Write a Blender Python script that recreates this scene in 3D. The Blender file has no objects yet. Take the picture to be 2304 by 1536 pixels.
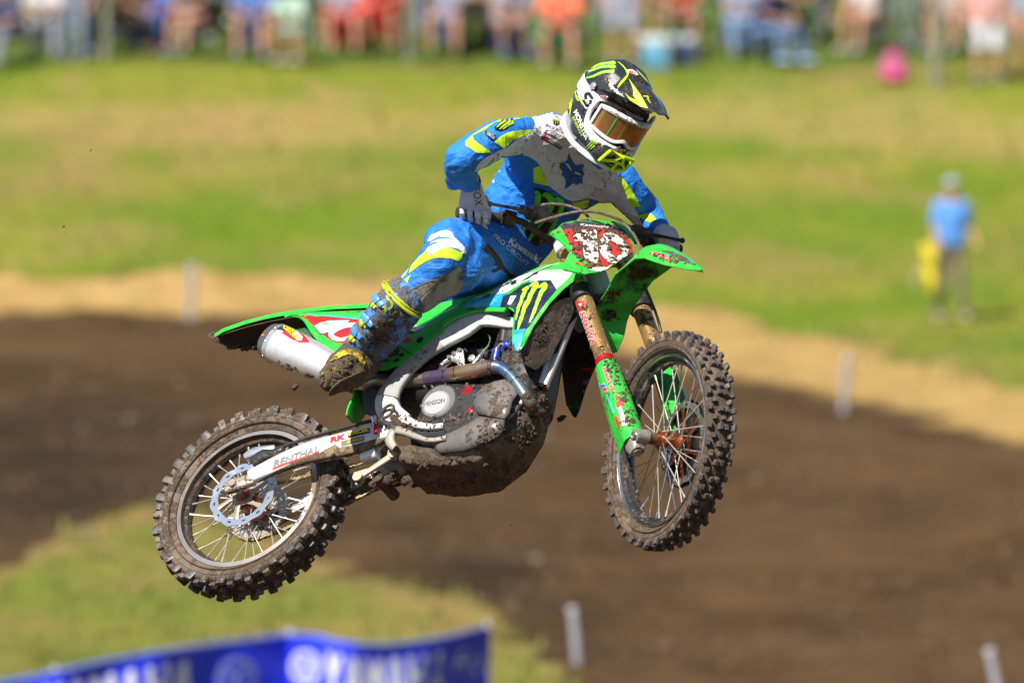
import bpy, bmesh, math, random
import numpy as np
from mathutils import Vector, Matrix, noise
from mathutils.bvhtree import BVHTree
from mathutils.geometry import delaunay_2d_cdt
rnd = random.Random(7)
sc = bpy.context.scene
C = sc.collection
# ------------------------------------------------------------------ camera, world, sun
F = 19200.0                       # focal length in pixels of the 2304-pixel photograph
cam_d = bpy.data.cameras.new("camera"); cam = bpy.data.objects.new("camera", cam_d); C.objects.link(cam)
cam.location = (0, 0, 0); cam.rotation_euler = (math.radians(90), 0, 0)
cam_d.sensor_width = 36; cam_d.lens = 300; cam_d.clip_start = 0.5; cam_d.clip_end = 2000
cam_d.dof.use_dof = True; cam_d.dof.focus_distance = 27.1; cam_d.dof.aperture_fstop = 3.5
sc.camera = cam
SUN = Vector((-0.36, -0.53, 0.74)).normalized()
w = bpy.data.worlds.new("World"); sc.world = w; w.use_nodes = True
nt = w.node_tree; bg = nt.nodes['Background']
sky = nt.nodes.new('ShaderNodeTexSky'); sky.sky_type = 'NISHITA'; sky.sun_disc = False
sky.sun_elevation = math.asin(SUN.z); sky.sun_rotation = math.atan2(SUN.x, SUN.y)
sky.air_density = 1.0; sky.dust_density = 0.6
nt.links.new(sky.outputs[0], bg.inputs[0]); bg.inputs[1].default_value = 0.05
sd = bpy.data.lights.new("sun", 'SUN'); sd.energy = 5.0; sd.angle = math.radians(0.5); sd.color = (1.0, 0.94, 0.84)
so = bpy.data.objects.new("sun", sd); C.objects.link(so); so.rotation_euler = SUN.to_track_quat('Z', 'Y').to_euler()
so.location = (0, 0, 60)
sc.view_settings.view_transform = 'Standard'; sc.view_settings.look = 'None'
sc.view_settings.exposure = 0.80; sc.view_settings.gamma = 1
sc.cycles.use_denoising = True; sc.cycles.max_bounces = 6
sc.cycles.sample_clamp_indirect = 4.0
# ------------------------------------------------------------------ helpers
def tag(o, label=None, cat=None, group=None, kind=None):
    if label: o['label'] = label
    if cat: o['category'] = cat
    if group: o['group'] = group
    if kind: o['kind'] = kind
    return o
def link(name, me, parent=None, mats=None):
    o = bpy.data.objects.new(name, me); C.objects.link(o)
    if mats is not None:
        for m in (mats if isinstance(mats, (list, tuple)) else [mats]): me.materials.append(m)
    if parent is not None: o.parent = parent
    return o
def empty(name, loc=(0, 0, 0)):
    o = bpy.data.objects.new(name, None); C.objects.link(o); o.location = loc; o.empty_display_size = .2
    return o
def P(u, v, d):                    # photograph pixel + distance -> world point
    return Vector(((u - 1152) * d / F, d, -(v - 768) * d / F))
def toPix(p): return (1152 + F * p[0] / p[1], 768 - F * p[2] / p[1])

def mix(nt, fac, a, b):
    n = nt.nodes.new('ShaderNodeMix'); n.data_type = 'RGBA'
    for s, val in ((0, fac), (6, a), (7, b)):
        if isinstance(val, (tuple, list)): n.inputs[s].default_value = (*val[:3], 1)
        elif isinstance(val, (int, float)): n.inputs[s].default_value = val
        else: nt.links.new(val, n.inputs[s])
    return n.outputs[2]
def noisen(nt, scale, detail=6, rough=.6, vec=None, dist=0):
    n = nt.nodes.new('ShaderNodeTexNoise'); n.inputs['Scale'].default_value = scale
    n.inputs['Detail'].default_value = detail; n.inputs['Roughness'].default_value = rough
    n.inputs['Distortion'].default_value = dist
    if vec is not None: nt.links.new(vec, n.inputs['Vector'])
    return n.outputs[0]
def ramp(nt, src, a, b, lo=0, hi=1):
    n = nt.nodes.new('ShaderNodeMapRange'); n.interpolation_type = 'SMOOTHSTEP'
    n.inputs[1].default_value = a; n.inputs[2].default_value = b
    n.inputs[3].default_value = lo; n.inputs[4].default_value = hi
    nt.links.new(src, n.inputs[0]); return n.outputs[0]
def mathn(nt, op, a, b=None):
    n = nt.nodes.new('ShaderNodeMath'); n.operation = op
    for s, val in ((0, a), (1, b)):
        if val is None: continue
        if isinstance(val, (int, float)): n.inputs[s].default_value = val
        else: nt.links.new(val, n.inputs[s])
    return n.outputs[0]
MUD = (0.085, 0.055, 0.035)
MATS = {}
def mat(name, col, rough=.45, metal=0, mud=0.0, msc=28, bump=0.0, bsc=200, coat=0, var=.12, mudcol=MUD, objcol=False, spec=.5,
        folds=0.0, film=0.0, stretch=None, weave=0.0):
    if name in MATS: return MATS[name]
    m = bpy.data.materials.new(name); m.use_nodes = True; nt = m.node_tree
    b = nt.nodes['Principled BSDF']; tc = nt.nodes.new('ShaderNodeTexCoord'); ob = tc.outputs['Object']
    base = col
    if objcol:
        oi = nt.nodes.new('ShaderNodeObjectInfo'); base = oi.outputs['Color']
    n1 = noisen(nt, 9, 4, .6, ob)
    if not objcol: lo = tuple(c * (1 - var) for c in col)
    else: lo = None
    c = mix(nt, ramp(nt, n1, .3, .7), lo, base) if lo else base
    rg = rough
    if film > 0:                   # thin dusty film
        nf = ramp(nt, noisen(nt, msc * .45, 8, .7, ob, .4), .62 - film * .5, .95 - film * .4)
        nf = mathn(nt, 'MULTIPLY', nf, .75)
        c = mix(nt, nf, c, tuple(x * 2.0 for x in mudcol))
        rg = None; rfac = nf
    if mud > 0:
        nm = noisen(nt, msc, 10, .72, ob, .25)
        nbig = noisen(nt, msc * .18, 3, .5, ob)
        s = mathn(nt, 'ADD', mathn(nt, 'MULTIPLY', nm, .62), mathn(nt, 'MULTIPLY', nbig, .38))
        th = .66 - .34 * mud
        mk = ramp(nt, s, th - .012, th + .05)
        nv = noisen(nt, msc * 3.1, 6, .7, ob)
        mc = mix(nt, ramp(nt, nv, .3, .75), tuple(x * .55 for x in mudcol), tuple(x * 1.7 for x in mudcol))
        c = mix(nt, mk, c, mc)
        rr = nt.nodes.new('ShaderNodeMapRange'); nt.links.new(mk, rr.inputs[0]); rr.inputs[3].default_value = rough; rr.inputs[4].default_value = .92
        nt.links.new(rr.outputs[0], b.inputs['Roughness'])
        if metal > 0:
            mr = nt.nodes.new('ShaderNodeMapRange'); nt.links.new(mk, mr.inputs[0]); mr.inputs[3].default_value = metal; mr.inputs[4].default_value = 0
            nt.links.new(mr.outputs[0], b.inputs['Metallic'])
        if coat > 0:
            mr = nt.nodes.new('ShaderNodeMapRange'); nt.links.new(mk, mr.inputs[0]); mr.inputs[3].default_value = coat; mr.inputs[4].default_value = 0
            nt.links.new(mr.outputs[0], b.inputs['Coat Weight'])
        bp = nt.nodes.new('ShaderNodeBump'); bp.inputs['Strength'].default_value = .8; bp.inputs['Distance'].default_value = .004
        h = mathn(nt, 'MULTIPLY', mk, mathn(nt, 'ADD', nv, .6))
        nt.links.new(h, bp.inputs['Height']); nt.links.new(bp.outputs[0], b.inputs['Normal'])
    else:
        b.inputs['Roughness'].default_value = rough; b.inputs['Metallic'].default_value = metal
        b.inputs['Coat Weight'].default_value = coat
        if film > 0:
            rr = nt.nodes.new('ShaderNodeMapRange'); nt.links.new(rfac, rr.inputs[0]); rr.inputs[3].default_value = rough; rr.inputs[4].default_value = .85
            nt.links.new(rr.outputs[0], b.inputs['Roughness'])
        if metal == 0 and not bump: pass
    if folds > 0 or bump > 0:
        bp = nt.nodes.new('ShaderNodeBump')
        if folds > 0:
            mp = nt.nodes.new('ShaderNodeMapping'); nt.links.new(ob, mp.inputs[0])
            mp.inputs['Rotation'].default_value = (.5, .4, .6); mp.inputs['Scale'].default_value = stretch or (1, 1, .35)
            h = noisen(nt, 22, 3, .5, mp.outputs[0], .9)
            bp.inputs['Strength'].default_value = folds; bp.inputs['Distance'].default_value = .02
            if weave > 0:
                vt = nt.nodes.new('ShaderNodeTexVoronoi'); vt.inputs['Scale'].default_value = 260; nt.links.new(ob, vt.inputs['Vector'])
                h = mathn(nt, 'ADD', h, mathn(nt, 'MULTIPLY', vt.outputs[0], weave))
        else:
            h = noisen(nt, bsc, 5, .6, ob); bp.inputs['Strength'].default_value = bump; bp.inputs['Distance'].default_value = .003
        nt.links.new(h, bp.inputs['Height'])
        if mud > 0:
            old = b.inputs['Normal'].links[0].from_socket; nt.links.new(old, bp.inputs['Normal'])
        nt.links.new(bp.outputs[0], b.inputs['Normal'])
    if isinstance(c, tuple): b.inputs['Base Color'].default_value = (*c, 1)
    else: nt.links.new(c, b.inputs['Base Color'])
    b.inputs['Specular IOR Level'].default_value = spec
    m.diffuse_color = (*col[:3], 1)
    MATS[name] = m; return m

class MB:
    """collects shapes into one mesh"""
    def __init__(s, xf=None): s.v = []; s.f = []; s.xf = xf
    def add(s, vs, fs):
        o = len(s.v); s.v += [Vector(x) for x in vs]; s.f += [tuple(i + o for i in f) for f in fs]; return s
    def rings(s, rings, cap=True, closed=False):
        n = len(rings[0]); o = len(s.v); m = len(rings)
        for r in rings: s.v += [Vector(x) for x in r]
        for i in range(m if closed else m - 1):
            for j in range(n):
                a = o + i * n + j; b = o + i * n + (j + 1) % n; c = o + ((i + 1) % m) * n + (j + 1) % n; d = o + ((i + 1) % m) * n + j
                s.f.append((a, b, c, d))
        if cap and not closed:
            s.f.append(tuple(o + j for j in range(n))[::-1]); s.f.append(tuple(o + (m - 1) * n + j for j in range(n)))
        return s
    def tube(s, pts, r, n=12, cap=True, ref=(0, 1, 0), e=2.0, smooth=0):
        pts = [Vector(p) for p in pts]
        rs = r if isinstance(r, (list, tuple)) and isinstance(r[0], (list, tuple, float, int)) and len(r) == len(pts) else [r] * len(pts)
        rs = [(x, x) if isinstance(x, (int, float)) else tuple(x) for x in rs]
        if smooth:
            pts, rs = crom(pts, rs, smooth)
        ref = Vector(ref); rings = []
        for i, p in enumerate(pts):
            t = (pts[min(i + 1, len(pts) - 1)] - pts[max(i - 1, 0)]).normalized()
            a = (ref - t * ref.dot(t))
            if a.length < 1e-3: a = t.orthogonal()
            a.normalize(); b = t.cross(a)
            ring = []
            for k in range(n):
                th = 2 * math.pi * (k + .5) / n; cx, sx = math.cos(th), math.sin(th)
                q = 2 / e
                ring.append(p + a * (math.copysign(abs(cx) ** q, cx) * rs[i][0]) + b * (math.copysign(abs(sx) ** q, sx) * rs[i][1]))
            rings.append(ring)
        return s.rings(rings, cap)
    def lathe(s, prof, c, axis, n=48, closed=False, cap=False):
        axis = Vector(axis).normalized(); a = axis.orthogonal().normalized(); b = axis.cross(a); c = Vector(c)
        rings = [[c + axis * h + (a * math.cos(2 * math.pi * k / n) + b * math.sin(2 * math.pi * k / n)) * r for k in range(n)] for r, h in prof]
        return s.rings(rings, cap, closed)
    def box(s, c, sx, sy, sz, X=(1, 0, 0), Y=(0, 1, 0), Z=(0, 0, 1), taper=1.0, bev=.12):
        c = Vector(c); X, Y, Z = Vector(X), Vector(Y), Vector(Z)
        lay = []
        for z, k in ((-.5, 1), (.5 - bev * .7, taper * 1.0 + (1 - taper) * .2), (.5, taper * (1 - bev))):
            r = []
            for x, y in ((-.5 + bev * .6, -.5), (.5 - bev * .6, -.5), (.5, -.5 + bev * .6), (.5, .5 - bev * .6), (.5 - bev * .6, .5), (-.5 + bev * .6, .5), (-.5, .5 - bev * .6), (-.5, -.5 + bev * .6)):
                r.append(c + X * (x * sx * k) + Y * (y * sy * k) + Z * (z * sz))
            lay.append(r)
        return s.rings(lay, True)
    def ball(s, c, r, seg=12, rg=8, axes=None, jit=0, seed=0):
        c = Vector(c); r = (r, r, r) if isinstance(r, (int, float)) else r
        A = axes or (Vector((1, 0, 0)), Vector((0, 1, 0)), Vector((0, 0, 1)))
        rings = []
        for i in range(rg + 1):
            ph = math.pi * (i + .001) / (rg + .002) - math.pi / 2; ring = []
            for k in range(seg):
                th = 2 * math.pi * k / seg
                d = Vector((math.cos(ph) * math.cos(th), math.cos(ph) * math.sin(th), math.sin(ph)))
                q = 1 + (jit * noise.noise(d * 1.7 + Vector((seed * 3.1, seed, 0))) * 2 if jit else 0)
                ring.append(c + (A[0] * d.x * r[0] + A[1] * d.y * r[1] + A[2] * d.z * r[2]) * q)
            rings.append(ring)
        return s.rings(rings, True)
    def sheet(s, grid, th=.003):
        """grid[i][j] of points, gets thickness th along its normals"""
        m, n = len(grid), len(grid[0]); g = [[Vector(p) for p in r] for r in grid]
        nr = [[None] * n for _ in range(m)]
        for i in range(m):
            for j in range(n):
                a = g[min(i + 1, m - 1)][j] - g[max(i - 1, 0)][j]; b = g[i][min(j + 1, n - 1)] - g[i][max(j - 1, 0)]
                nr[i][j] = a.cross(b).normalized()
        o = len(s.v)
        for i in range(m):
            for j in range(n): s.v.append(g[i][j])
        for i in range(m):
            for j in range(n): s.v.append(g[i][j] - nr[i][j] * th)
        N = m * n
        for i in range(m - 1):
            for j in range(n - 1):
                a = o + i * n + j; s.f.append((a, a + n, a + n + 1, a + 1)); s.f.append((a + N, a + N + 1, a + N + n + 1, a + N + n))
        def wall(a, b): s.f.append((a, b, b + N, a + N))
        for j in range(n - 1): wall(o + j, o + j + 1); wall(o + (m - 1) * n + j + 1, o + (m - 1) * n + j)
        for i in range(m - 1): wall(o + (i + 1) * n, o + i * n); wall(o + i * n + n - 1, o + (i + 1) * n + n - 1)
        return s
    def mesh(s, name, smooth=True, ang=40):
        me = bpy.data.meshes.new(name)
        vs = [s.xf(v) for v in s.v] if s.xf else s.v
        me.from_pydata([tuple(v) for v in vs], [], s.f); me.validate()
        bm = bmesh.new(); bm.from_mesh(me); bmesh.ops.recalc_face_normals(bm, faces=bm.faces); 
        if smooth:
            for f in bm.faces: f.smooth = True
            for e in bm.edges:
                if len(e.link_faces) == 2 and e.calc_face_angle(0) > math.radians(ang): e.smooth = False
        bm.to_mesh(me); bm.free(); return me
    def obj(s, name, m, parent=None, smooth=True, ang=40, **kw):
        o = link(name, s.mesh(name, smooth, ang), parent, m)
        if kw: tag(o, **kw)
        return o
def crom(pts, rs, k):
    """Catmull-Rom refinement of a path and its radii"""
    P_, R_ = [], []
    n = len(pts)
    for i in range(n - 1):
        p0, p1, p2, p3 = pts[max(i - 1, 0)], pts[i], pts[i + 1], pts[min(i + 2, n - 1)]
        for j in range(k):
            t = j / k
            P_.append(.5 * ((2 * p1) + (p2 - p0) * t + (2 * p0 - 5 * p1 + 4 * p2 - p3) * t * t + (3 * p1 - p0 - 3 * p2 + p3) * t ** 3))
            R_.append(tuple(a * (1 - t) + b * t for a, b in zip(rs[i], rs[i + 1])))
    P_.append(pts[-1]); R_.append(rs[-1]); return P_, R_

class Blob:
    """round cones and ellipsoids fused into one skin by a voxel remesh"""
    def __init__(s): s.bm = bmesh.new()
    def hull(s, pts):
        vs = [s.bm.verts.new(p) for p in pts]
        r = bmesh.ops.convex_hull(s.bm, input=vs)
        junk = [g for g in r['geom_interior'] if isinstance(g, bmesh.types.BMVert)]
        bmesh.ops.delete(s.bm, geom=list(set(junk)), context='VERTS')
    @staticmethod
    def sph(c, r, axes=None, n=1):
        r = (r, r, r) if isinstance(r, (int, float)) else r; c = Vector(c)
        A = axes or (Vector((1, 0, 0)), Vector((0, 1, 0)), Vector((0, 0, 1)))
        out = []
        for i in range(9):
            ph = math.pi * i / 8 - math.pi / 2
            for k in range(14 if 0 < i < 8 else 1):
                th = 2 * math.pi * k / 14
                d = (math.cos(ph) * math.cos(th), math.cos(ph) * math.sin(th), math.sin(ph))
                out.append(c + A[0] * d[0] * r[0] + A[1] * d[1] * r[1] + A[2] * d[2] * r[2])
        return out
    def cone(s, *nodes):
        for (a, ra), (b, rb) in zip(nodes[:-1], nodes[1:]): s.hull(s.sph(a, ra) + s.sph(b, rb))
        return s
    def multi(s, nodes, axes=None):
        pts = []
        for a, ra in nodes: pts += s.sph(a, ra, axes)
        s.hull(pts); return s
    def build(s, name, m, parent=None, voxel=.008, sm=6, smf=.5, disp=None, cut=None, **kw):
        me = bpy.data.meshes.new(name); bmesh.ops.recalc_face_normals(s.bm, faces=s.bm.faces); s.bm.to_mesh(me); s.bm.free()
        o = bpy.data.objects.new(name, me); C.objects.link(o)
        r = o.modifiers.new('r', 'REMESH'); r.mode = 'VOXEL'; r.voxel_size = voxel; r.use_smooth_shade = True
        if cut:
            bo = o.modifiers.new('b', 'BOOLEAN'); bo.operation = 'DIFFERENCE'; bo.object = cut; bo.solver = 'EXACT'
        q = o.modifiers.new('s', 'SMOOTH'); q.iterations = sm; q.factor = smf
        dg = bpy.context.evaluated_depsgraph_get(); dg.update()
        me2 = bpy.data.meshes.new_from_object(o.evaluated_get(dg)); me2.name = name
        bpy.data.objects.remove(o); bpy.data.meshes.remove(me)
        me2.materials.clear()
        if disp:
            me2.calc_loop_triangles()
            nrm = [v.normal.copy() for v in me2.vertices]
            for v, n_ in zip(me2.vertices, nrm): v.co += n_ * disp(v.co, n_)
        me2.polygons.foreach_set('use_smooth', [True] * len(me2.polygons)); me2.update()
        if parent is not None:
            me2.transform(parent.matrix_world.inverted())
        o2 = link(name, me2, parent, m)
        if kw: tag(o2, **kw)
        return o2
# ------------------------------------------------------------------ the setting
def lerp_tab(tab, x):
    if x <= tab[0][0]: return tab[0][1]
    for (a, b), (c, d) in zip(tab[:-1], tab[1:]):
        if x <= c: return b + (d - b) * (x - a) / (c - a)
    return tab[-1][1]
PROF = [(-60, -1.7), (6, -1.7), (20, -3.7), (48, -3.7), (60, -3.25), (68, -2.72), (80, -1.76), (92, -.82), (104, .12), (107, .42), (114, 2.0), (121.5, 3.9), (126, 4.55), (160, 8.6), (260, 16), (700, 24)]
def H0(y):
    return sum(lerp_tab(PROF, y + k) for k in (-1.5, -.75, 0, .75, 1.5)) / 5
EDGE_DIRT = [(-900, 690), (0, 695), (300, 706), (700, 714), (1000, 735), (1400, 800), (1650, 858), (1900, 905), (2100, 955), (2304, 1005), (3200, 1100)]
EDGE_SAND = [(-900, 630), (0, 632), (400, 612), (700, 625), (1000, 650), (1500, 690), (1700, 725), (1900, 765), (2100, 812), (2304, 862), (3200, 930)]
EDGE_MOUND = [(-900, 1500), (0, 1290), (150, 1215), (290, 1155), (420, 1165), (700, 1255), (900, 1330), (1100, 1395), (1230, 1480), (1330, 1620), (1500, 2600)]
def sstep(a, b, x):
    t = min(1, max(0, (x - a) / (b - a))); return t * t * (3 - 2 * t)
def zones(x, y):
    """grass and sand shares of the ground at a place"""
    if y < 60: return (0.0, 0.0)  # unseen near ground made dark dirt to cut bounced light
    v = 768 - F * H0(y) / y; u = 1152 + F * x / y
    n = noise.noise(Vector((x * .5, y * .35, 0))) * 34 + noise.noise(Vector((x * 1.7, y * 1.2, 3))) * 26
    ed = lerp_tab(EDGE_DIRT, u) + n * .5; es = lerp_tab(EDGE_SAND, u) + n; em = lerp_tab(EDGE_MOUND, u) + n * 1.3
    g = 1 - sstep(es - 55, es + 50, v)
    sdn = (1 - g) * (1 - sstep(ed - 22 - 60 * sstep(1200, 1700, u), ed + 22 + 20 * sstep(1200, 1700, u), v))
    m = sstep(em - 14, em + 14, v)
    return (max(g, m * .60), sdn)
def HG(x, y, fine=True):
    z = H0(y)
    if y > 30 and fine:
        g, s = zones(x, y); d = max(0, 1 - g - s)
        z += d * (.10 * noise.noise(Vector((x * .16 + y * .05, y * .9 + .25 * math.sin(x * .2), 11))) + .05 * noise.noise(Vector((x * .22, y * 2.4, 15))) + .07 * noise.noise(Vector((x * .7, y * .5, 5))) + .045 * noise.noise(Vector((x * 2.1, y * 1.6, 1))) + .03 * noise.noise(Vector((x * 5, y * 4, 9))))
        z += (1 - d) * (.10 * noise.noise(Vector((x * .35, y * .3, 2))) + .035 * noise.noise(Vector((x * 2.5, y * 2, 7))))
        z += .18 * g * sstep(60, 66, y) * (1 - sstep(84, 88, y)) * (1 if v_m(y) else 0)
    return z
def v_m(y): return y < 88
def build_ground():
    xs = sorted(set([round(x, 3) for x in np.arange(-9, 9.01, .18)] + [s * q for s in (-1, 1) for q in (9.6, 10.4, 11.5, 13, 15, 18, 22, 30, 45, 80, 160, 400)]))
    ys = sorted(set([-60, -30, -10, 0, 6, 10, 14, 18, 22, 30, 38, 46, 50, 54, 57, 60, 62] + [round(y, 3) for y in np.arange(63, 127, .24)] + [128, 130, 133, 137, 142, 150, 160, 180, 210, 260, 340, 480, 700]))
    vs = [(x, y, HG(x, y)) for y in ys for x in xs]; n = len(xs)
    fs = [(j * n + i, j * n + i + 1, (j + 1) * n + i + 1, (j + 1) * n + i) for j in range(len(ys) - 1) for i in range(n - 1)]
    me = bpy.data.meshes.new('ground'); me.from_pydata(vs, [], fs)
    ga = me.attributes.new('grass', 'FLOAT', 'POINT'); sa = me.attributes.new('sand', 'FLOAT', 'POINT')
    zz = [zones(x, y) for y in ys for x in xs]
    def patches(x, y):
        if y < 60: return 0, 0
        v = 768 - F * H0(y) / y; u = 1152 + F * x / y; g = lambda a, b_, s, t: math.exp(-((u - a) / s) ** 2 - ((v - b_) / t) ** 2)
        n = 1 + .7 * noise.noise(Vector((x * .6, y * .6, 4)))
        em = lerp_tab(EDGE_MOUND, u)
        dry = g(330, 300, 420, 70) * .9 + g(760, 380, 300, 60) * .5 + g(120, 420, 260, 60) * .6 + g(1750, 420, 300, 60) * .45 + g(1950, 165, 260, 22) * .8 + g(1450, 600, 700, 50) * .5 + g(2250, 560, 150, 60) * .5 + (.9 * math.exp(-((v - em - 26) / 34) ** 2) + .42 if v > 1100 and u < 1350 else 0)
        dark_and_shade = g(250, 960, 520, 120) * .6 + g(60, 1100, 300, 130) * .8 + g(1080, 1300, 170, 60) + g(1300, 1420, 160, 60) * .7 + g(700, 1120, 500, 90) * .5  # darker dirt at left; shade of the mound's right slope painted in
        return max(0, dry * n), max(0, dark_and_shade * n)
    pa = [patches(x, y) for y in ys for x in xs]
    for k_, nm_ in ((0, 'dry'), (1, 'dark_and_shade')):
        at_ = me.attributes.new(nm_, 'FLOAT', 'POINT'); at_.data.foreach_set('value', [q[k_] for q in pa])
    me.attributes['grass'].data.foreach_set('value', [z[0] for z in zz]); me.attributes['sand'].data.foreach_set('value', [z[1] for z in zz])
    me.polygons.foreach_set('use_smooth', [True] * len(me.polygons))
    m = bpy.data.materials.new('earth_and_grass'); m.use_nodes = True; nt = m.node_tree; b = nt.nodes['Principled BSDF']
    tc = nt.nodes.new('ShaderNodeTexCoord'); ob = tc.outputs['Object']
    def att(nm):
        a = nt.nodes.new('ShaderNodeAttribute'); a.attribute_name = nm; return a.outputs['Fac']
    big = noisen(nt, .32, 4, .6, ob, .3); mid = noisen(nt, 1.3, 5, .65, ob); fin = noisen(nt, 9, 6, .7, ob); vf = noisen(nt, 30, 3, .7, ob)
    grass = mix(nt, ramp(nt, big, .38, .62), (.094, .158, .006), (.190, .192, .022))
    grass = mix(nt, ramp(nt, mid, .5, .72), grass, (.082, .145, .006))
    grass = mix(nt, mathn(nt, 'MULTIPLY', ramp(nt, noisen(nt, .5, 5, .7, ob, .5), .50, .66), .8), grass, (.235, .165, .060))
    grass = mix(nt, mathn(nt, 'MULTIPLY', ramp(nt, vf, .45, .7), .35), grass, (.07, .11, .015))
    dirt = mix(nt, ramp(nt, mid, .35, .65), (.044, .0235, .0092), (.080, .0455, .0185))
    dirt = mix(nt, mathn(nt, 'MULTIPLY', ramp(nt, big, .42, .6), .6), dirt, (.092, .053, .0225))
    dirt = mix(nt, mathn(nt, 'MULTIPLY', ramp(nt, fin, .5, .75), .45), dirt, (.026, .0145, .007))
    grass = mix(nt, mathn(nt, 'MULTIPLY', att('dry'), mathn(nt, 'MULTIPLY', ramp(nt, mid, .2, .6), .85)), grass, (.225, .148, .055))
    dirt = mix(nt, mathn(nt, 'MULTIPLY', att('dark_and_shade'), .80), dirt, (.022, .0130, .0070))
    sand = mix(nt, ramp(nt, mid, .3, .7), (.28, .175, .058), (.40, .265, .098))
    sand = mix(nt, mathn(nt, 'MULTIPLY', ramp(nt, fin, .5, .8), .3), sand, (.33, .25, .10))
    jit = mathn(nt, 'MULTIPLY', mathn(nt, 'SUBTRACT', noisen(nt, 2.6, 6, .7, ob), .5), .9)
    gs = ramp(nt, mathn(nt, 'ADD', att('grass'), jit), .35, .65); ss = ramp(nt, mathn(nt, 'ADD', att('sand'), jit), .3, .7)
    sx = nt.nodes.new('ShaderNodeSeparateXYZ'); nt.links.new(ob, sx.inputs[0])
    crowd_shade = ramp(nt, mathn(nt, 'ADD', sx.outputs[1], mathn(nt, 'MULTIPLY', mid, 1.6)), 122.0, 123.0)
    grass = mix(nt, mathn(nt, 'MULTIPLY', crowd_shade, .75), grass, (.05, .085, .016))  # dark grass by the crowd, with the shadows there painted into its colour
    dryb = mathn(nt, 'MULTIPLY', ramp(nt, mathn(nt, 'ADD', sx.outputs[1], mathn(nt, 'MULTIPLY', big, 9.0)), 119.8, 121.6), mathn(nt, 'SUBTRACT', 1.0, ramp(nt, mathn(nt, 'ADD', sx.outputs[1], mathn(nt, 'MULTIPLY', big, 9.0)), 123.0, 124.8)))
    grass = mix(nt, mathn(nt, 'MULTIPLY', dryb, .5), grass, (.33, .22, .085))
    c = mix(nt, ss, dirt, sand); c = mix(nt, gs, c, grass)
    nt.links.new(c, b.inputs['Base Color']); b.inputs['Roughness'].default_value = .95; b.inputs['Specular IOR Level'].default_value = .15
    bp = nt.nodes.new('ShaderNodeBump'); bp.inputs['Strength'].default_value = .7; bp.inputs['Distance'].default_value = .05
    nt.links.new(fin, bp.inputs['Height']); nt.links.new(bp.outputs[0], b.inputs['Normal'])
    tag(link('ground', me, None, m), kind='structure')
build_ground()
def onground(u, v):
    """the place on the ground that the photograph shows at a pixel"""
    lo, hi = 58.0, 150.0
    f = lambda y: 768 - F * H0(y) / y - v
    for _ in range(50):
        md = (lo + hi) / 2
        if f(md) > 0: lo = md
        else: hi = md
    y = (lo + hi) / 2; x = (u - 1152) * y / F
    return Vector((x, y, HG(x, y)))
# grass tufts: nobody could count them
def tufts():
    b = MB(); r = random.Random(3)
    for k in range(9000):
        y = r.uniform(64, 126); x = (r.uniform(-100, 2400) - 1152) * y / F
        g, s = zones(x, y)
        if r.random() > g * .9 + s * .12: continue
        z = HG(x, y) - .01; h = r.uniform(.05, .16)
        for q in range(3):
            a = r.uniform(0, 6.28); dx, dy = math.cos(a) * .02, math.sin(a) * .02; lx, ly = r.uniform(-.06, .06), r.uniform(-.06, .06)
            o = len(b.v); b.v += [Vector((x - dx, y - dy, z)), Vector((x + dx, y + dy, z)), Vector((x + lx, y + ly, z + h))]; b.f.append((o, o + 1, o + 2))
    o = b.obj('grass_tufts', mat('grass_blade', (.22, .27, .045), .8, var=.5), None, False); tag(o, kind='stuff')
tufts()
def clods():
    b = MB(); r = random.Random(8)
    for k in range(5200):
        y = r.uniform(66, 112); x = (r.uniform(-60, 2380) - 1152) * y / F; g, s = zones(x, y)
        if g + s > .25 or noise.noise(Vector((x * .8, y * .5, 3))) < -.12: continue
        h = r.uniform(.015, .035) * (1 + 1.6 * r.random() ** 5); z = HG(x, y); a = r.uniform(0, 3)
        c_, s_ = math.cos(a) * h, math.sin(a) * h; o = len(b.v)
        b.v += [Vector((x + c_ * 1.5, y + s_, z)), Vector((x - s_, y + c_, z)), Vector((x - c_ * 1.3, y - s_, z)), Vector((x + s_, y - c_, z)), Vector((x + c_ * .2, y, z + h * 1.3))]
        b.f += [(o, o + 1, o + 4), (o + 1, o + 2, o + 4), (o + 2, o + 3, o + 4), (o + 3, o, o + 4)]
    o = b.obj('dirt_clods', mat('clod_soil', (.10, .056, .026), .95, var=.6), None, False); tag(o, kind='stuff')
clods()
# stones on the track
M_stone = mat('stone', (.20, .155, .11), .9, var=.3)
for i, (u, v, r, lab) in enumerate([(1700, 1095, .04, 'round pale stone on the dirt just right of the front tyre'), (1205, 1275, .055, 'pale stone on the dirt below the gap between the wheels'),
        (200, 1240, .06, 'large pale stone at the edge of the grass mound left of the rear tyre'), (290, 950, .045, 'tan stone on the dirt left of the rear tyre top'),
        (1235, 985, .05, 'pale stone on the dirt right of the skid plate'), (1195, 1040, .045, 'pale stone on the dirt just below the skid plate front'),
        (405, 862, .035, 'grey stone on the dirt under the tail of the bike'), (185, 975, .035, 'dull stone on the dirt near the left edge of the picture')]):
    p = onground(u, v); b = MB(); b.ball((0, 0, 0), (r * 1.2, r, r * .75), 10, 7, jit=.35, seed=i + 2)
    o = b.obj('stone', M_stone, None); o.location = p + Vector((0, 0, r * .3)); tag(o, lab, 'stone', 'loose stones on the dirt track')
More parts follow.
